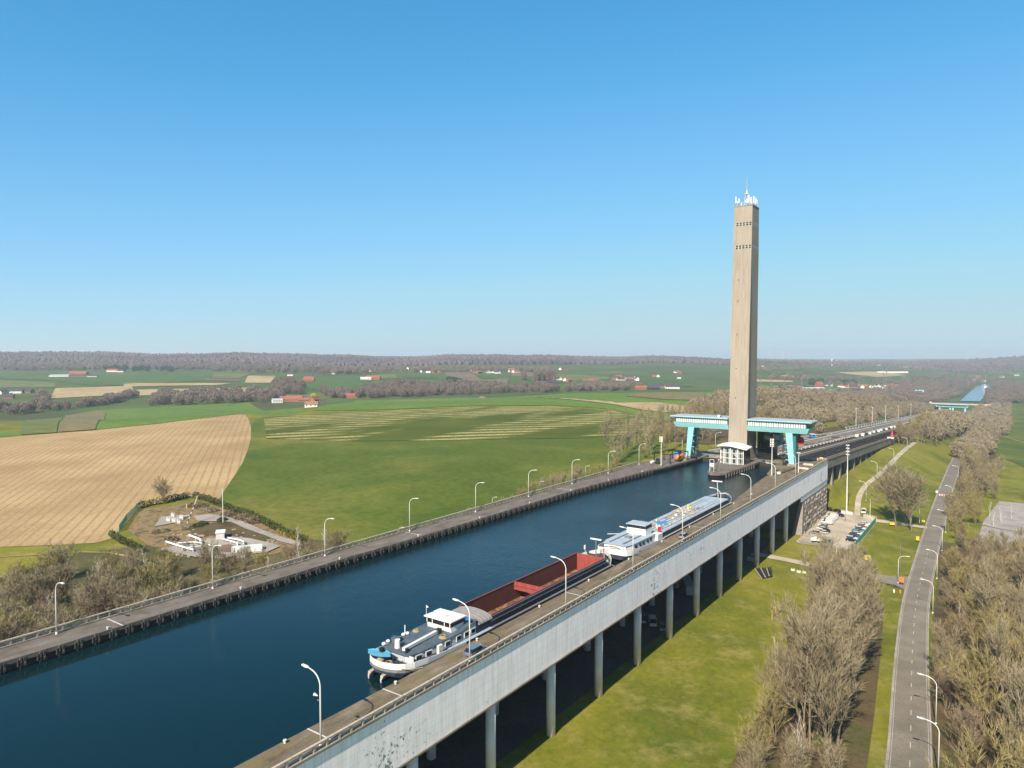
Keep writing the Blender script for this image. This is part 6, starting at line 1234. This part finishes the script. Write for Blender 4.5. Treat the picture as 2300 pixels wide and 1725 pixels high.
# I: cluster left of the road
k = 0; r9 = random.Random(77)
for Y_ in (112,120,129,138,148,158,168,179,190,201,212,223,234,245):
    xl = float(np.interp(Y_,[110,128,150,180,212,235,250],[-38,-38.5,-40,-42,-46,-49.5,-48])); xr = float(np.interp(Y_,[110,130,175,205,245],[-20,-21,-25,-28.5,-34])); n_ = max(2,int(round((xr-xl)/5.6)))
    for j_ in range(n_):
        u_ = (j_+.5)/n_; x = xl+(xr-xl)*u_+r9.uniform(-1.2,1.2); y = Y_+r9.uniform(-3,3)
        inner = .22 < u_ and 135 < y < 222
        key = r9.choice(['big0','big1','big2','big0','big1']) if inner else r9.choice(['grn0','grn1','grn2','big1','bush0','red0' if y>200 else 'bush1'])
        s_ = r9.uniform(1.0,1.25) if inner else (r9.uniform(.62,.9) if key[:3] in ('grn','red','big') else r9.uniform(.7,1.0))
        if y < 135: s_ *= .8
        tree(key,x,y,s_,'bare tree in the dense cluster left of the road','tree cluster left of the road',k*1.3, 1.1 if inner else None); k += 1
for x,y,s_,key in ((-45,258,.45,'bushg1'),(-41,264,.42,'grn0'),(-52,262,.4,'bush1')): tree(key,x,y,s_,'small bare tree by the path behind the dense cluster, %s one'%('left' if x<-50 else 'middle' if x<-42 else 'right'))
for x,y,s_,l in ((-38.5,150,1.15,'white barked birch leaning at the left edge of the tree cluster'),(-28,128,.80,'white barked birch in the middle front of the tree cluster'),(-33,118,.62,'white barked birch cut by the bottom edge of the picture')): tree('birch0' if x<-40 else 'birch1',x,y,s_,l)
tree('bush1',*G(372,1130),.95,'round pale bush tree at the corner of the ploughed field'); 
# keep the bare trees that show largest as things of their own, the rest as one mass
def collapse(limit=290):
    T_ = []
    for o in [o for o in COL.objects if o.parent is None and o.name.startswith('bare_tree')]:
        x,y,z = o.location; R = x*cT+y*sT; D = -x*sT+y*cT; h = 15*o.scale.z; px = 1150+1590*R/max(D,1); r_ = 1590*8*o.scale.x/max(D,1)
        top = 862.5-1590*(z+h-CAMH)/max(D,1)-62
        if D < 20 or px+r_ < -20 or px-r_ > 2320 or top > 1740:
            for c in list(o.children): bpy.data.objects.remove(c)
            if o in TREES: TREES.remove(o)
            bpy.data.objects.remove(o); continue
        T_.append((h*o.scale.x/D, o))
    T_.sort(key=lambda t: -t[0]); V=[]; F=[]; MI=[]; mats=[]; n0=0
    for _,o in T_[limit:]:
        a=o.rotation_euler.z; R=np.array([[math.cos(a),-math.sin(a),0],[math.sin(a),math.cos(a),0],[0,0,1]]); sc=np.array(o.scale); L=np.array(o.location)
        for c in list(o.children):
            me=c.data; v=np.empty(len(me.vertices)*3); me.vertices.foreach_get('co',v); f=np.empty(len(me.loops),int); me.loops.foreach_get('vertex_index',f); f=f.reshape(-1,4)
            if me.materials[0] not in mats: mats.append(me.materials[0])
            V.append((v.reshape(-1,3)*sc)@R.T+L); F.append(f+n0); MI.append(np.full(len(f),mats.index(me.materials[0]))); n0+=len(me.vertices); bpy.data.objects.remove(c)
        if o in TREES: TREES.remove(o)
        bpy.data.objects.remove(o)
    if V:
        o=bpy.data.objects.new('scrub_mass',npmesh('scrub_mass',np.concatenate(V),np.concatenate(F),mats,np.concatenate(MI))); COL.objects.link(o); tag(o,'remaining small bare trees and scrub between the larger ones','trees',kind='stuff')
collapse()
# J: mid-distance belts: many low trees as stuff
def rows(n, fy, fx, seed):
    r = random.Random(seed); out = []
    for _ in range(n):
        y = fy[0]+(fy[1]-fy[0])*r.random(); out.append((r.uniform(*fx(y)), y))
    return out
def low_crowns(seed, n=34):
    rs=np.random.RandomState(seed); d=rs.normal(size=(n,3)); d/=np.linalg.norm(d,axis=1)[:,None]; p=d*rs.uniform(.35,1,(n,1))**.5*np.array([.42,.42,.46])+np.array([0,0,.56])
    a=rs.normal(size=(n,3))*.5+np.array([0,0,.6]); a/=np.linalg.norm(a,axis=1)[:,None]; b_=np.cross(a,rs.normal(size=(n,3))); b_/=np.linalg.norm(b_,axis=1)[:,None]
    return np.stack([p-a*.06-b_*.012,p-a*.06+b_*.012,p+a*.085+b_*.014,p+a*.085-b_*.014],1)
LC=[low_crowns(200+k,620) for k in range(5)]
TRK=np.array([[[-.02,0,-.05],[.02,0,-.05],[.012,0,.6],[-.012,0,.6]],[[0,-.02,-.05],[0,.02,-.05],[0,.012,.6],[0,-.012,.6]]])
def belt(name, pts_xy, hts, mt, seed, zoff=0, wide=1.0, label=None):
    rs=np.random.RandomState(seed); P=np.array(pts_xy); z=Hn(P[:,0],P[:,1]); out=[]
    for (x,y),zz,h in zip(P,z,hts):
        c=LC[rs.randint(5)]; a=rs.uniform(0,6.28); R=np.array([[math.cos(a),-math.sin(a),0],[math.sin(a),math.cos(a),0],[0,0,1]])
        wd=wide*rs.uniform(.75,1.35); q=np.concatenate([c,TRK]) @ R.T * np.array([h*wd,h*wd,h]); out.append(q+np.array([x,y,zz+zoff]))
    v=np.concatenate(out).reshape(-1,3); o=bpy.data.objects.new(name,npmesh(name,v,np.arange(len(v)).reshape(-1,4),M[mt])); COL.objects.link(o); o['kind']='stuff'; o['label']=label or 'mass of far bare trees'; o['category']='trees'; return o
def inpoly(poly, n, seed):
    """n random points (world) spread through a picture-space polygon"""
    rs=random.Random(seed); xs=[p[0] for p in poly]; ys=[p[1] for p in poly]; out=[]
    while len(out)<n:
        x=rs.uniform(min(xs),max(xs)); y=rs.uniform(min(ys),max(ys)); c=False
        for (x1,y1),(x2,y2) in zip(poly,poly[1:]+poly[:1]):
            if (y1>y)!=(y2>y) and x<(x2-x1)*(y-y1)/(y2-y1)+x1: c=not c
        if c: out.append(G(x,y))
    return out
def jb(name, poly, n, h0, h1, mt, seed, wide=1.0, label=None):
    P=inpoly(poly,n,seed); rs=random.Random(seed+1); return belt(name,P,[rs.uniform(h0,h1) for _ in P],mt,seed,wide=wide,label=label)
def wb(P, h0, h1, mt, seed, label, wide=.9):
    r = random.Random(seed); return belt('woodland', P, [r.uniform(h0,h1) for _ in P], mt, seed, wide=wide, label=label)
wb(rows(330,(600,1200),lambda y:(-143-55-min(80,(y-400)*.16),-126),1),9,14,'twig_mid',31,'mass of bare trees farther down the left side of the ramp')
wb(rows(260,(1100,1850),lambda y:(-280,-127),2),12,17,'twig_mid',32,'bare wood at the far left end of the ramp')
wb(rows(120,(1150,1700),lambda y:(-66,-40),9),9,13,'twig_mid',36,'low bare trees between the ramp foot and the road')
wb(rows(170,(790,1150),lambda y:(-73,-73+16+min(22,(y-780)*.04)),3),15,22,'twig_mid',33,'bare trees on the far right bank of the ramp')
wb(rows(115,(690,1150),lambda y:(-37,-14),4),11,15,'twig_mid',34,'distant part of the tree row right of the road')
wb(rows(240,(1150,1950),lambda y:(-60,0),5),11,16,'twig_mid',35,'bare woodland right of the far canal bank')
jb('woodland',F6([(900,418),(1010,360),(1280,350),(1740,338),(1760,372),(1690,398),(1500,402),(1030,420)]),190,10,17,'twig_far',1,label='dark bare wood along the valley left of the red roofed farm')
jb('woodland',F6([(300,440),(560,415),(830,352),(850,372),(600,425),(310,455)]),60,8,14,'twig_far',2,label='thin tree line below the tan field at left')
jb('woodland',F6([(-60,470),(0,440),(210,455),(250,360),(300,350),(300,450),(60,480)]),55,9,16,'twig_far',3,label='bare trees by the grey roofed farm at the left edge')
jb('woodland',F7([(140,372),(160,330),(300,300),(440,285),(690,290),(860,300),(1080,310),(1450,318),(1480,338),(1080,340),(840,352),(640,358),(300,372)]),330,10,17,'twig_far',4,label='long belt of bare trees behind the green meadow')
jb('woodland',F7([(1440,330),(1500,300),(1600,290),(1900,296),(1920,318),(1700,330)]),110,9,15,'twig_far',5,label='bare trees by the hamlet behind the meadow')
jb('woodland',F6([(1690,318),(1720,290),(1850,270),(1900,330),(1860,350),(1740,345)]),60,12,18,'twig_far',6,label='tall bare trees left of the red roofed farm')
jb('woodland',F6([(1980,330),(2100,330),(2212,345),(2160,375),(2020,372)]),40,10,15,'twig_far',7,label='bare trees right of the red roofed farm')
jb('woodland',F6([(0,200),(230,205),(620,200),(660,190),(1300,205),(1560,215),(2212,225),(2212,195),(1300,180),(780,175),(0,170)]),420,12,20,'twig_far',8,label='broken tree line below the left hills')
jb('woodland',F7([(0,225),(340,215),(560,215),(1080,212),(1380,215),(1380,195),(560,190),(0,195)]),220,11,18,'twig_far',9,label='tree line among the far houses')
jb('evergreen_trees',F7([(700,300),(720,275),(800,278),(805,300)]),26,10,17,'needles',10,label='dark evergreens in the belt behind the meadow')
jb('evergreen_trees',F6([(645,205),(655,190),(780,190),(1060,200),(1070,212),(780,212)]),40,12,20,'needles',11,label='dark evergreens by the far left farmhouse')
jb('poplar_row',F7([(1240,290),(1245,278),(1370,275),(1370,288)]),40,26,33,'twig_far',12,wide=.35,label='row of tall thin poplars far behind the meadow')
jb('poplar_row',F7([(1165,262),(1170,256),(1195,256),(1195,262)]),8,20,24,'twig_far',13,wide=.35,label='short row of thin poplars left of the tall poplars')
# right-hand distance: village, woods
jb('woodland',F8([(120,420),(300,402),(820,400),(1250,330),(1480,330),(1700,400),(1500,470),(1000,460),(400,430)]),420,11,18,'twig_far',14,label='bare woods between the works sheds and the lower gate')
jb('woodland',F8([(1200,420),(1700,380),(1800,330),(1860,300),(1990,290),(2000,270),(1500,230),(1300,260),(1000,300),(1180,340)]),330,11,18,'twig_far',15,label='bare woods left of the far blue canal')
jb('woodland',F8([(1960,300),(2030,300),(2400,330),(2400,440),(2100,470),(1960,520),(1880,470),(1900,380)]),420,12,18,'twig_far',16,label='bare woods right of the far blue canal')
jb('woodland',F8([(0,250),(250,230),(600,250),(1000,270),(1300,300),(1000,340),(500,330),(450,290),(0,270)]),150,9,14,'twig_far',17,label='scattered trees of the valley village')
jb('woodland',F8([(0,150),(400,145),(900,160),(1200,150),(1700,160),(2400,170),(2400,260),(1900,230),(1500,215),(1000,205),(600,205),(0,215)]),300,11,17,'twig_far',18,label='patchy woods on the far right plain')
jb('woodland',F8([(-100,118),(500,112),(1200,118),(1700,125),(2400,120),(2400,165),(1200,150),(0,145)]),300,14,22,'twig_far',19,label='far woods below the right horizon')
jb('evergreen_trees',F8([(440,322),(445,300),(540,290),(550,325)]),16,12,18,'needles',20,label='dark evergreens around the red villa')
jb('evergreen_trees',F8([(700,318),(705,295),(820,300),(820,320)]),22,10,15,'needles',21,label='dark evergreens right of the red villa')
# K: wooded ridge on the horizon
rs=np.random.RandomState(3); pts=[]; 
def ridge(n, x0, x1, Df, Db, seed):
    r=np.random.RandomState(seed); out=[]
    for _ in range(n):
        x=r.uniform(x0,x1); f=r.uniform(0,1)**1.3; D=Df(x)*(1-f)+Db(x)*f; out.append(wp(x,D))
    return out
mottled('wood_canopy', (.050,.038,.042), (.085,.062,.062), (.12,.09,.082), .0022, .03, .95, 0)
def blobs(name, P, h0, h1, mt, seed, label):
    r=np.random.RandomState(seed); P=np.array(P); z=Hn(P[:,0],P[:,1]); n=len(P); hv=1+.35*np.sin(P[:,0]*.004)*np.cos(P[:,1]*.0035)
    ang=np.arange(6)*math.pi/3; base=[]
    for zz,rr in ((0,.62),(.45,.75),(.8,.5)): base.append(np.stack([np.cos(ang+zz)*rr,np.sin(ang+zz)*rr,np.full(6,zz)],1))
    B=np.concatenate(base+[np.array([[0,0,1.0]])]); f=[]
    for l in (0,1):
        for k in range(6): f+= [(l*6+k,l*6+(k+1)%6,(l+1)*6+(k+1)%6),(l*6+k,(l+1)*6+(k+1)%6,(l+1)*6+k)]
    for k in range(6): f.append((12+k,12+(k+1)%6,18))
    F=np.array(f); h=r.uniform(h0,h1,n)*hv; J=1+r.normal(size=(n,19,3))*.16
    V=B[None]*J*np.stack([h*.85,h*.85,h],1)[:,None]+np.stack([P[:,0],P[:,1],z-1],1)[:,None]
    FF=(F[None]+np.arange(n)[:,None,None]*19).reshape(-1,3); o=bpy.data.objects.new(name,npmesh(name,V.reshape(-1,3),FF,M[mt])); COL.objects.link(o); tag(o,label,'forest',kind='stuff'); return o
front=lambda x: float(np.interp(x,[-500,0,500,700,1000,1250,1400,1640],[2550,2600,2650,2900,3050,3100,3350,3500]))
back=lambda x: float(np.interp(x,[-500,0,500,800,1300,1640],[3900,4000,4300,4900,4900,4900]))
blobs('forest', ridge(17000,-420,1660,front,back,1), 10, 17, 'wood_canopy', 5, 'grey brown bare forest covering the ridge along the horizon')
blobs('forest', ridge(1800,1640,2450,lambda x:4600+400*math.sin(x*.01),lambda x:6500,2), 12, 20, 'wood_canopy', 6, 'dim forest patches on the far right hills')
blobs('forest', ridge(1500,2050,2450,lambda x:4200,lambda x:5600,4), 14, 22, 'wood_canopy', 8, 'dim forest on the low hill at the right horizon')
w_t = tree('mid3',*G(705,900),.9,'x'); bpy.data.objects.remove(w_t.children[0]) if 0 else None
T=leafcloud(3800,(7,7,6.5),.45,1,91,.6); v=T.reshape(-1,3); v[:,2]+=7.5; wm=npmesh('crown',v,np.arange(len(v)).reshape(-1,3),M['willow_yellow'])
for c in list(w_t.children):
    if c.name.startswith('crown'): c.data=wm; c.location=(0,0,0)
w_t['label']='yellow green willow behind the red roofed farm'; w_t.name='willow_tree'
# ---------------------------------------------------------------- houses
def house(px, py, L_, W_, hw, hr, wall, roof, rzv, label, name='house', group=None, win=True, chim=True, pos=None):
    X,Y = pos or G(px,py); o = empty(name,(X,Y,Hh(X,Y)),rzv,label,'house' if name=='house' else name.split('_')[-1],group)
    MB().prism([(-L_/2,-W_/2),(L_/2,-W_/2),(L_/2,W_/2),(-L_/2,W_/2)],-1.5,hw).add([(-L_/2,-W_/2,hw),(-L_/2,W_/2,hw),(-L_/2,0,hw+hr),(L_/2,-W_/2,hw),(L_/2,W_/2,hw),(L_/2,0,hw+hr)],[(0,2,1),(3,4,5)]).build('wall', M[wall], o)
    e=.5; rf=MB().loft([[(x,-W_/2-e,hw-.35),(x,0,hw+hr),(x,W_/2+e,hw-.35),(x,W_/2+e,hw-.1),(x,0,hw+hr+.28),(x,-W_/2-e,hw-.1)] for x in (-L_/2-e,L_/2+e)]).build('roof', M[roof], o)
    if chim: MB().box(L_*.2,L_*.2+.8,-.4,.4,hw+hr*.5,hw+hr+1.2).build('chimney', M['brick'], rf)
    if win:
        n=max(2,int(L_/3.5))
        for k in range(n):
            x=-L_/2+L_*(k+.5)/n
            for s_ in (-1,1): MB().box(x-.6,x+.6,s_*(W_/2+.03)-.04,s_*(W_/2+.03)+.04,1.0,2.4).build('window', M['dark_glass'], o)
    if group: TREES.append(o)
    return o
h6=lambda x,y:(x/2.765,760+y/2.765); h7=lambda x,y:(750+x/2.765,760+y/2.765); h8=lambda x,y:(1700+x/3.687,780+y/3.687)
# the red roofed farm
for k,(x,y,L_,W_,hw,hr,wl,rf,a,l) in enumerate([(1790,390,26,10,4,4.5,'brick','roof_tile',.3,'long red roofed barn at the left of the farm beyond the striped field'),(1830,392,30,11,4.5,5,'brick','roof_tile',-.2,'central red roofed farmhouse with chimney beyond the striped field'),(1890,394,18,9,3.5,3.5,'barn_brown','roof_tile',.2,'low red roofed shed at the centre right of the farm'),(1955,396,16,10,4.5,5,'brick','roof_tile',1.2,'tall orange gabled barn at the right of the farm'),(1722,400,16,9,4,3,'render_wall','pale_roof',.5,'grey metal roofed shed at the left end of the farm'),(1937,426,13,7,3,2.6,'render_wall','barn_brown',0,'small brown roofed hut in front of the farm'),(1855,385,24,9,4,4,'brick','roof_tile',-.9,'red roofed wing behind the farmhouse'),(2000,396,9,6,2.4,2,'barn_brown','roof_slate',.4,'dark shed at the right end of the farm')]):
    house(*h6(x,y),L_,W_,hw,hr,wl,rf,a+TH,l,'farm_building' if k!=1 else 'farmhouse')
house(*h7(105,370),27,9,4.5,3.5,'brick','roof_tile',TH+.1,'long red brick barn standing right of the farm','barn'); 
for (f,x,y,L_,W_,hw,hr,wl,rf,a,l,nm) in [(h6,400,240,70,22,4,3,'render_wall','pale_roof',.1,'large white stable with pale roof on the far left farm','stable'),(h6,490,228,50,18,5,6,'brick','roof_tile',0,'red roofed house of the far left farm','farmhouse'),(h6,500,240,55,16,4,3,'barn_brown','roof_slate',.1,'dark roofed shed of the far left farm','shed'),(h6,575,242,24,12,4,4,'render_wall','roof_slate',.3,'small dark roofed house right of the far left farm','house'),
  (h6,700,208,34,14,5,5,'render_wall','roof_tile',.1,'red roofed white house among dark evergreens at far left','house'),(h6,750,210,20,9,4,3,'render_wall','roof_slate',.1,'small white annex beside the house among evergreens','house'),(h6,485,158,60,16,6,2,'render_wall','offwhite',.0,'long white building high in the left woods','building'),(h6,65,152,22,14,6,5,'render_wall','roof_slate',.2,'small pale house at the left edge below the hills','house'),(h6,487,192,24,10,4,2,'render_wall','offwhite',0,'small white building between woods and far left farm','house'),
  (h6,75,340,42,16,4,4,'render_wall','roof_slate',.1,'long dark roofed barn at the left edge','barn'),(h6,150,338,30,14,4,3.5,'barn_brown','roof_slate',.1,'dark roofed shed right of the long dark barn','shed'),(h6,55,374,15,10,4,3,'brick','roof_slate',.3,'brick house in front of the dark barn at the left edge','house'),(h6,20,345,14,12,4,4,'render_wall','roof_slate',1.2,'white gabled end house at the left edge','house'),
  (h6,1385,180,24,10,4,4,'render_wall','roof_slate',.1,'white house in the clearing below the left ridge','house'),(h6,1425,180,20,9,4,2,'render_wall','offwhite',.1,'low white shed in the clearing below the left ridge','house'),(h6,1805,232,16,9,4,3,'render_wall','roof_slate',0,'small white house beside a yellow bush far left','house'),(h6,1920,268,24,14,4.5,7,'brick','roof_tile',.1,'red farmhouse with steep roof above the red roofed farm','farmhouse'),(h6,1920,250,16,10,7,4,'brick','roof_slate',.1,'dark gabled barn behind the steep red farmhouse','barn'),(h6,2085,222,22,10,4,3,'render_wall','roof_slate',.2,'grey house at the upper right of the left fields','house'),(h6,1998,190,20,10,5,2,'render_wall','offwhite',.2,'white house at the wood edge centre left','house')]:
    house(*f(x,y),L_,W_,hw,hr,wl,rf,a+TH,l,nm)
hs=random.Random(31); gl='small far houses in the fields'
def cluster(f, pts, lab, grp, L0=14, L1=26):
    for k,(x,y) in enumerate(pts):
        wl=hs.choice(['render_wall','render_wall','offwhite','brick']); rf=hs.choice(['roof_tile','roof_slate','roof_slate','roof_tile','barn_brown'])
        house(*f(x,y),hs.uniform(L0,L1),hs.uniform(8,11),hs.uniform(3.5,5.5),hs.uniform(3,5),wl,rf,hs.uniform(0,3.1),lab,'house',grp,win=False)
cluster(h7,[(10,218),(40,215),(190,192),(240,196),(215,206),(340,190),(300,190),(395,190),(470,192),(520,196),(590,196),(640,205),(590,214),(560,212),(620,214),(655,215),(850,208),(900,218),(940,214),(1000,214),(870,214),(1015,218),(960,216),(1110,212),(1130,214),(1095,210)],'small far house below the central ridge','far houses below the central ridge')
cluster(h7,[(1410,196),(1440,196),(1370,258),(1400,260),(1435,266),(1340,290),(1290,292),(1460,272),(1580,276),(1610,274)],'small far house near the tall poplars','far houses near the poplars')
cluster(h7,[(1750,256),(1770,252),(1795,255),(1815,250),(1840,252),(1860,252),(1780,262),(1990,240),(2015,240),(2130,215),(2145,220),(1880,262)],'small far house in the hamlet right of the poplars','far houses right of the poplars')
for (x,y,L_,W_,hw,hr,wl,rf,l,nm) in [(200,258,26,10,4,3,'render_wall','offwhite','white barn left of the olive field','barn'),(245,256,34,14,5,5,'brick','roof_tile','brick red farmhouse left of the olive field','farmhouse'),(1105,210,22,12,7,5,'render_wall','roof_tile','white chapel like house below the ridge','house'),(1905,318,24,10,4,4,'brick','roof_tile','lone red roofed house at the end of the hamlet trees','house'),(1980,318,26,12,4,4,'dark_metal','roof_slate','black roofed barn at the right end of the meadow','barn'),(2050,308,44,16,5,5,'barn_brown','roof_slate','long grey slate farm range near the tower','farm_building'),(2100,312,30,12,4,4,'render_wall','roof_slate','white and grey farm wing near the tower','farm_building'),(2143,254,10,6,3,2,'render_wall','offwhite','tiny white shed on the green slope near the tower','shed')]:
    house(*h7(x,y),L_,W_,hw,hr,wl,rf,TH,l,nm)
cluster(h8,[(700,332),(735,336),(770,328),(800,338),(1040,328),(1075,334),(1060,345),(1100,328),(1250,332),(1270,345),(560,318),(600,322),(340,352),(250,240),(290,246),(350,238),(400,250),(40,160),(60,170),(30,172),(140,250),(125,252),(230,252),(290,345),(320,348),(170,130),(90,120),(820,330),(850,332),(900,328),(940,332),(990,330),(960,340),(1010,332),(870,338),(1140,335),(1165,330),(1190,335),(1210,340),(1120,342)],'small house of the valley village behind the wood','houses of the valley village')
cluster(h8,[(1330,400),(1350,405),(1390,430),(1410,440),(1300,395),(1440,460),(1470,240),(1500,245),(1480,255),(1400,275),(1430,280),(1520,300),(1230,380),(1780,245),(1820,250),(1840,245),(2030,250),(1900,250),(2150,235),(2010,305),(880,140),(960,142),(1010,150),(1440,130),(1500,138),(1390,135),(1830,130),(1860,132),(1900,138),(620,150),(660,110),(740,120),(1240,150)],'small far house in the canal valley','far houses in the canal valley')
for k in range(15): house(*h8(1012+16*k,213),18,9,5,3,'render_wall','offwhite',TH+.1,'white row house in the long bright terrace far right','house','long white terrace of row houses',win=False,chim=False)
house(*h8(515,330),20,14,7,8,'brick','roof_tile',TH+.3,'red brick villa with steep roof above the works sheds','villa')
for (x,y,L_,W_,hw,hr,wl,rf,l) in [(560,388,60,26,6,4,'render_wall','pale_roof','white arched works hall beside the dark solar roof'),(680,380,115,30,6,3,'render_wall','navy','long works hall with dark solar roof'),(430,378,46,20,5,2.5,'render_wall','pale_roof','low grey works shed left of the white hall'),(320,350,40,16,5,3,'render_wall','pale_roof','small pale shed at the left of the works'),(470,352,60,14,4,2,'offwhite','offwhite','low white shed behind the works halls'),(620,392,90,12,4,2,'render_wall','render_wall','long cream shed in front of the solar hall')]:
    house(*h8(x,y),L_,W_,hw,hr,wl,rf,TH+.35,l,'works_hall',chim=False,win=False)
house(*h8(1840,288),50,16,8,3,'render_wall','offwhite',TH,'long white building on the left bank of the far canal','building',chim=False,win=False); house(*h8(1340,402),24,14,8,8,'render_wall','turquoise',TH,'pale house with gable near the lower gate','house',win=False)
# pylons, chimney, turbines, far tower
for k,(x,y,h) in enumerate([(28,350,22),(120,352,24),(227,362,26),(370,365,34),(1048,395,60),(1070,395,72)]):
    X,Y=G(*h8(x,y)); o=empty('lattice_pylon',(X,Y,Hh(X,Y)),0,['thin lattice pylon just right of the tower','second lattice pylon right of the tower','third lattice pylon before the works','tall lattice pylon in front of the works','tall radio mast behind the ramp wood, left one','tallest radio mast behind the ramp wood, right one'][k],'pylon','pylons beyond the tower'); m_=MB(); lattice(m_,(0,0),3.2 if h<50 else 2.4,.6,0,h,8,.28); m_.build('lattice',M['grey_metal'],o); MB().box(-3,3,-.2,.2,h*.86,h*.89).build('crossarm',M['grey_metal'],o)
for k,(x,y) in enumerate([(120,112),(212,112),(270,110),(632,108),(1745,112),(1815,112)]):
    r=ray(*h8(x,100)); D=9000+400*(k%3); t_=D/math.hypot(r[0],r[1]); X,Y=r[0]*t_,r[1]*t_; z=Hh(X,Y); o=empty('wind_turbine',(X,Y,z),TH,'pale wind turbine on the far horizon, %s from the left'%ORD[k],'wind turbine','wind turbines on the horizon')
    MB().tube([(0,0,0),(0,0,95)],[1.9,1.2],8).build('tower',M['white_paint'],o)
    for j in range(3): a=2*math.pi*j/3+k; MB().tube([(0,-4,95),(42*math.sin(a),-4,95+42*math.cos(a))],[1.0,.3],5).build('blade',M['white_paint'],o)
    MB().cbox((0,0,95),(2.2,6,2.5)).build('nacelle',M['white_paint'],o)
X,Y=wp(1868,5200); o=empty('water_tower',(X,Y,Hh(X,Y)),0,'small white tower far off on the right plain','tower'); MB().tube([(0,0,0),(0,0,34)],4,10).build('shaft',M['white_paint'],o); MB().tube([(0,0,34),(0,0,42)],[6,6],12).build('head',M['white_paint'],o)
X,Y=G(*h7(920,372)); T=leafcloud(700,(6,5,2.6),.3,1,55,.8); v=T.reshape(-1,3); v[:,2]=np.abs(v[:,2]); o=bpy.data.objects.new('manure_heap',npmesh('manure_heap',v,np.arange(len(v)).reshape(-1,3),M['rubble'])); COL.objects.link(o); o.location=(X,Y,Hh(X,Y)); tag(o,'brown heap lying on the edge of the bright green meadow','heap')
def place_words(grp, nx):
    T_ = [o for o in TREES if o.get('group')==grp]; ny = max(1,min(12,(len(T_)+10)//11))
    dd = sorted(T_, key=lambda o: math.hypot(o.location.x,o.location.y)); n_ = len(dd); rw=[ORD[i]+' row back' for i in range(ny)]
    for r in range(ny):
        L_ = sorted(dd[r*n_//ny:(r+1)*n_//ny], key=lambda o: math.atan2(o.location.x,o.location.y)); m_=len(L_)
        for i,o in enumerate(L_):
            o['label'] = o['label']+', '+rw[r]+', '+ORD[min(i,11)]+' from left'
for g_ in sorted(set(o['group'] for o in TREES)):
    place_words(g_, 5)
# ---------------------------------------------------------------- haze
m,t,b = newmat('haze'); t.nodes.remove(b); pv_=N(t,'ShaderNodeVolumePrincipled'); pv_.inputs['Color'].default_value=(.86,.93,.95,1); pv_.inputs['Density'].default_value=HAZE; pv_.inputs['Anisotropy'].default_value=.2
t.links.new(pv_.outputs[0], t.nodes['Material Output'].inputs['Volume'])
hz = MB().box(-15800,15800,-12000,15800,float(GZ.min())-15,165).build('haze', m); hz['kind']='stuff'; hz['label']='thin blue air haze over the land'; hz['category']='haze'
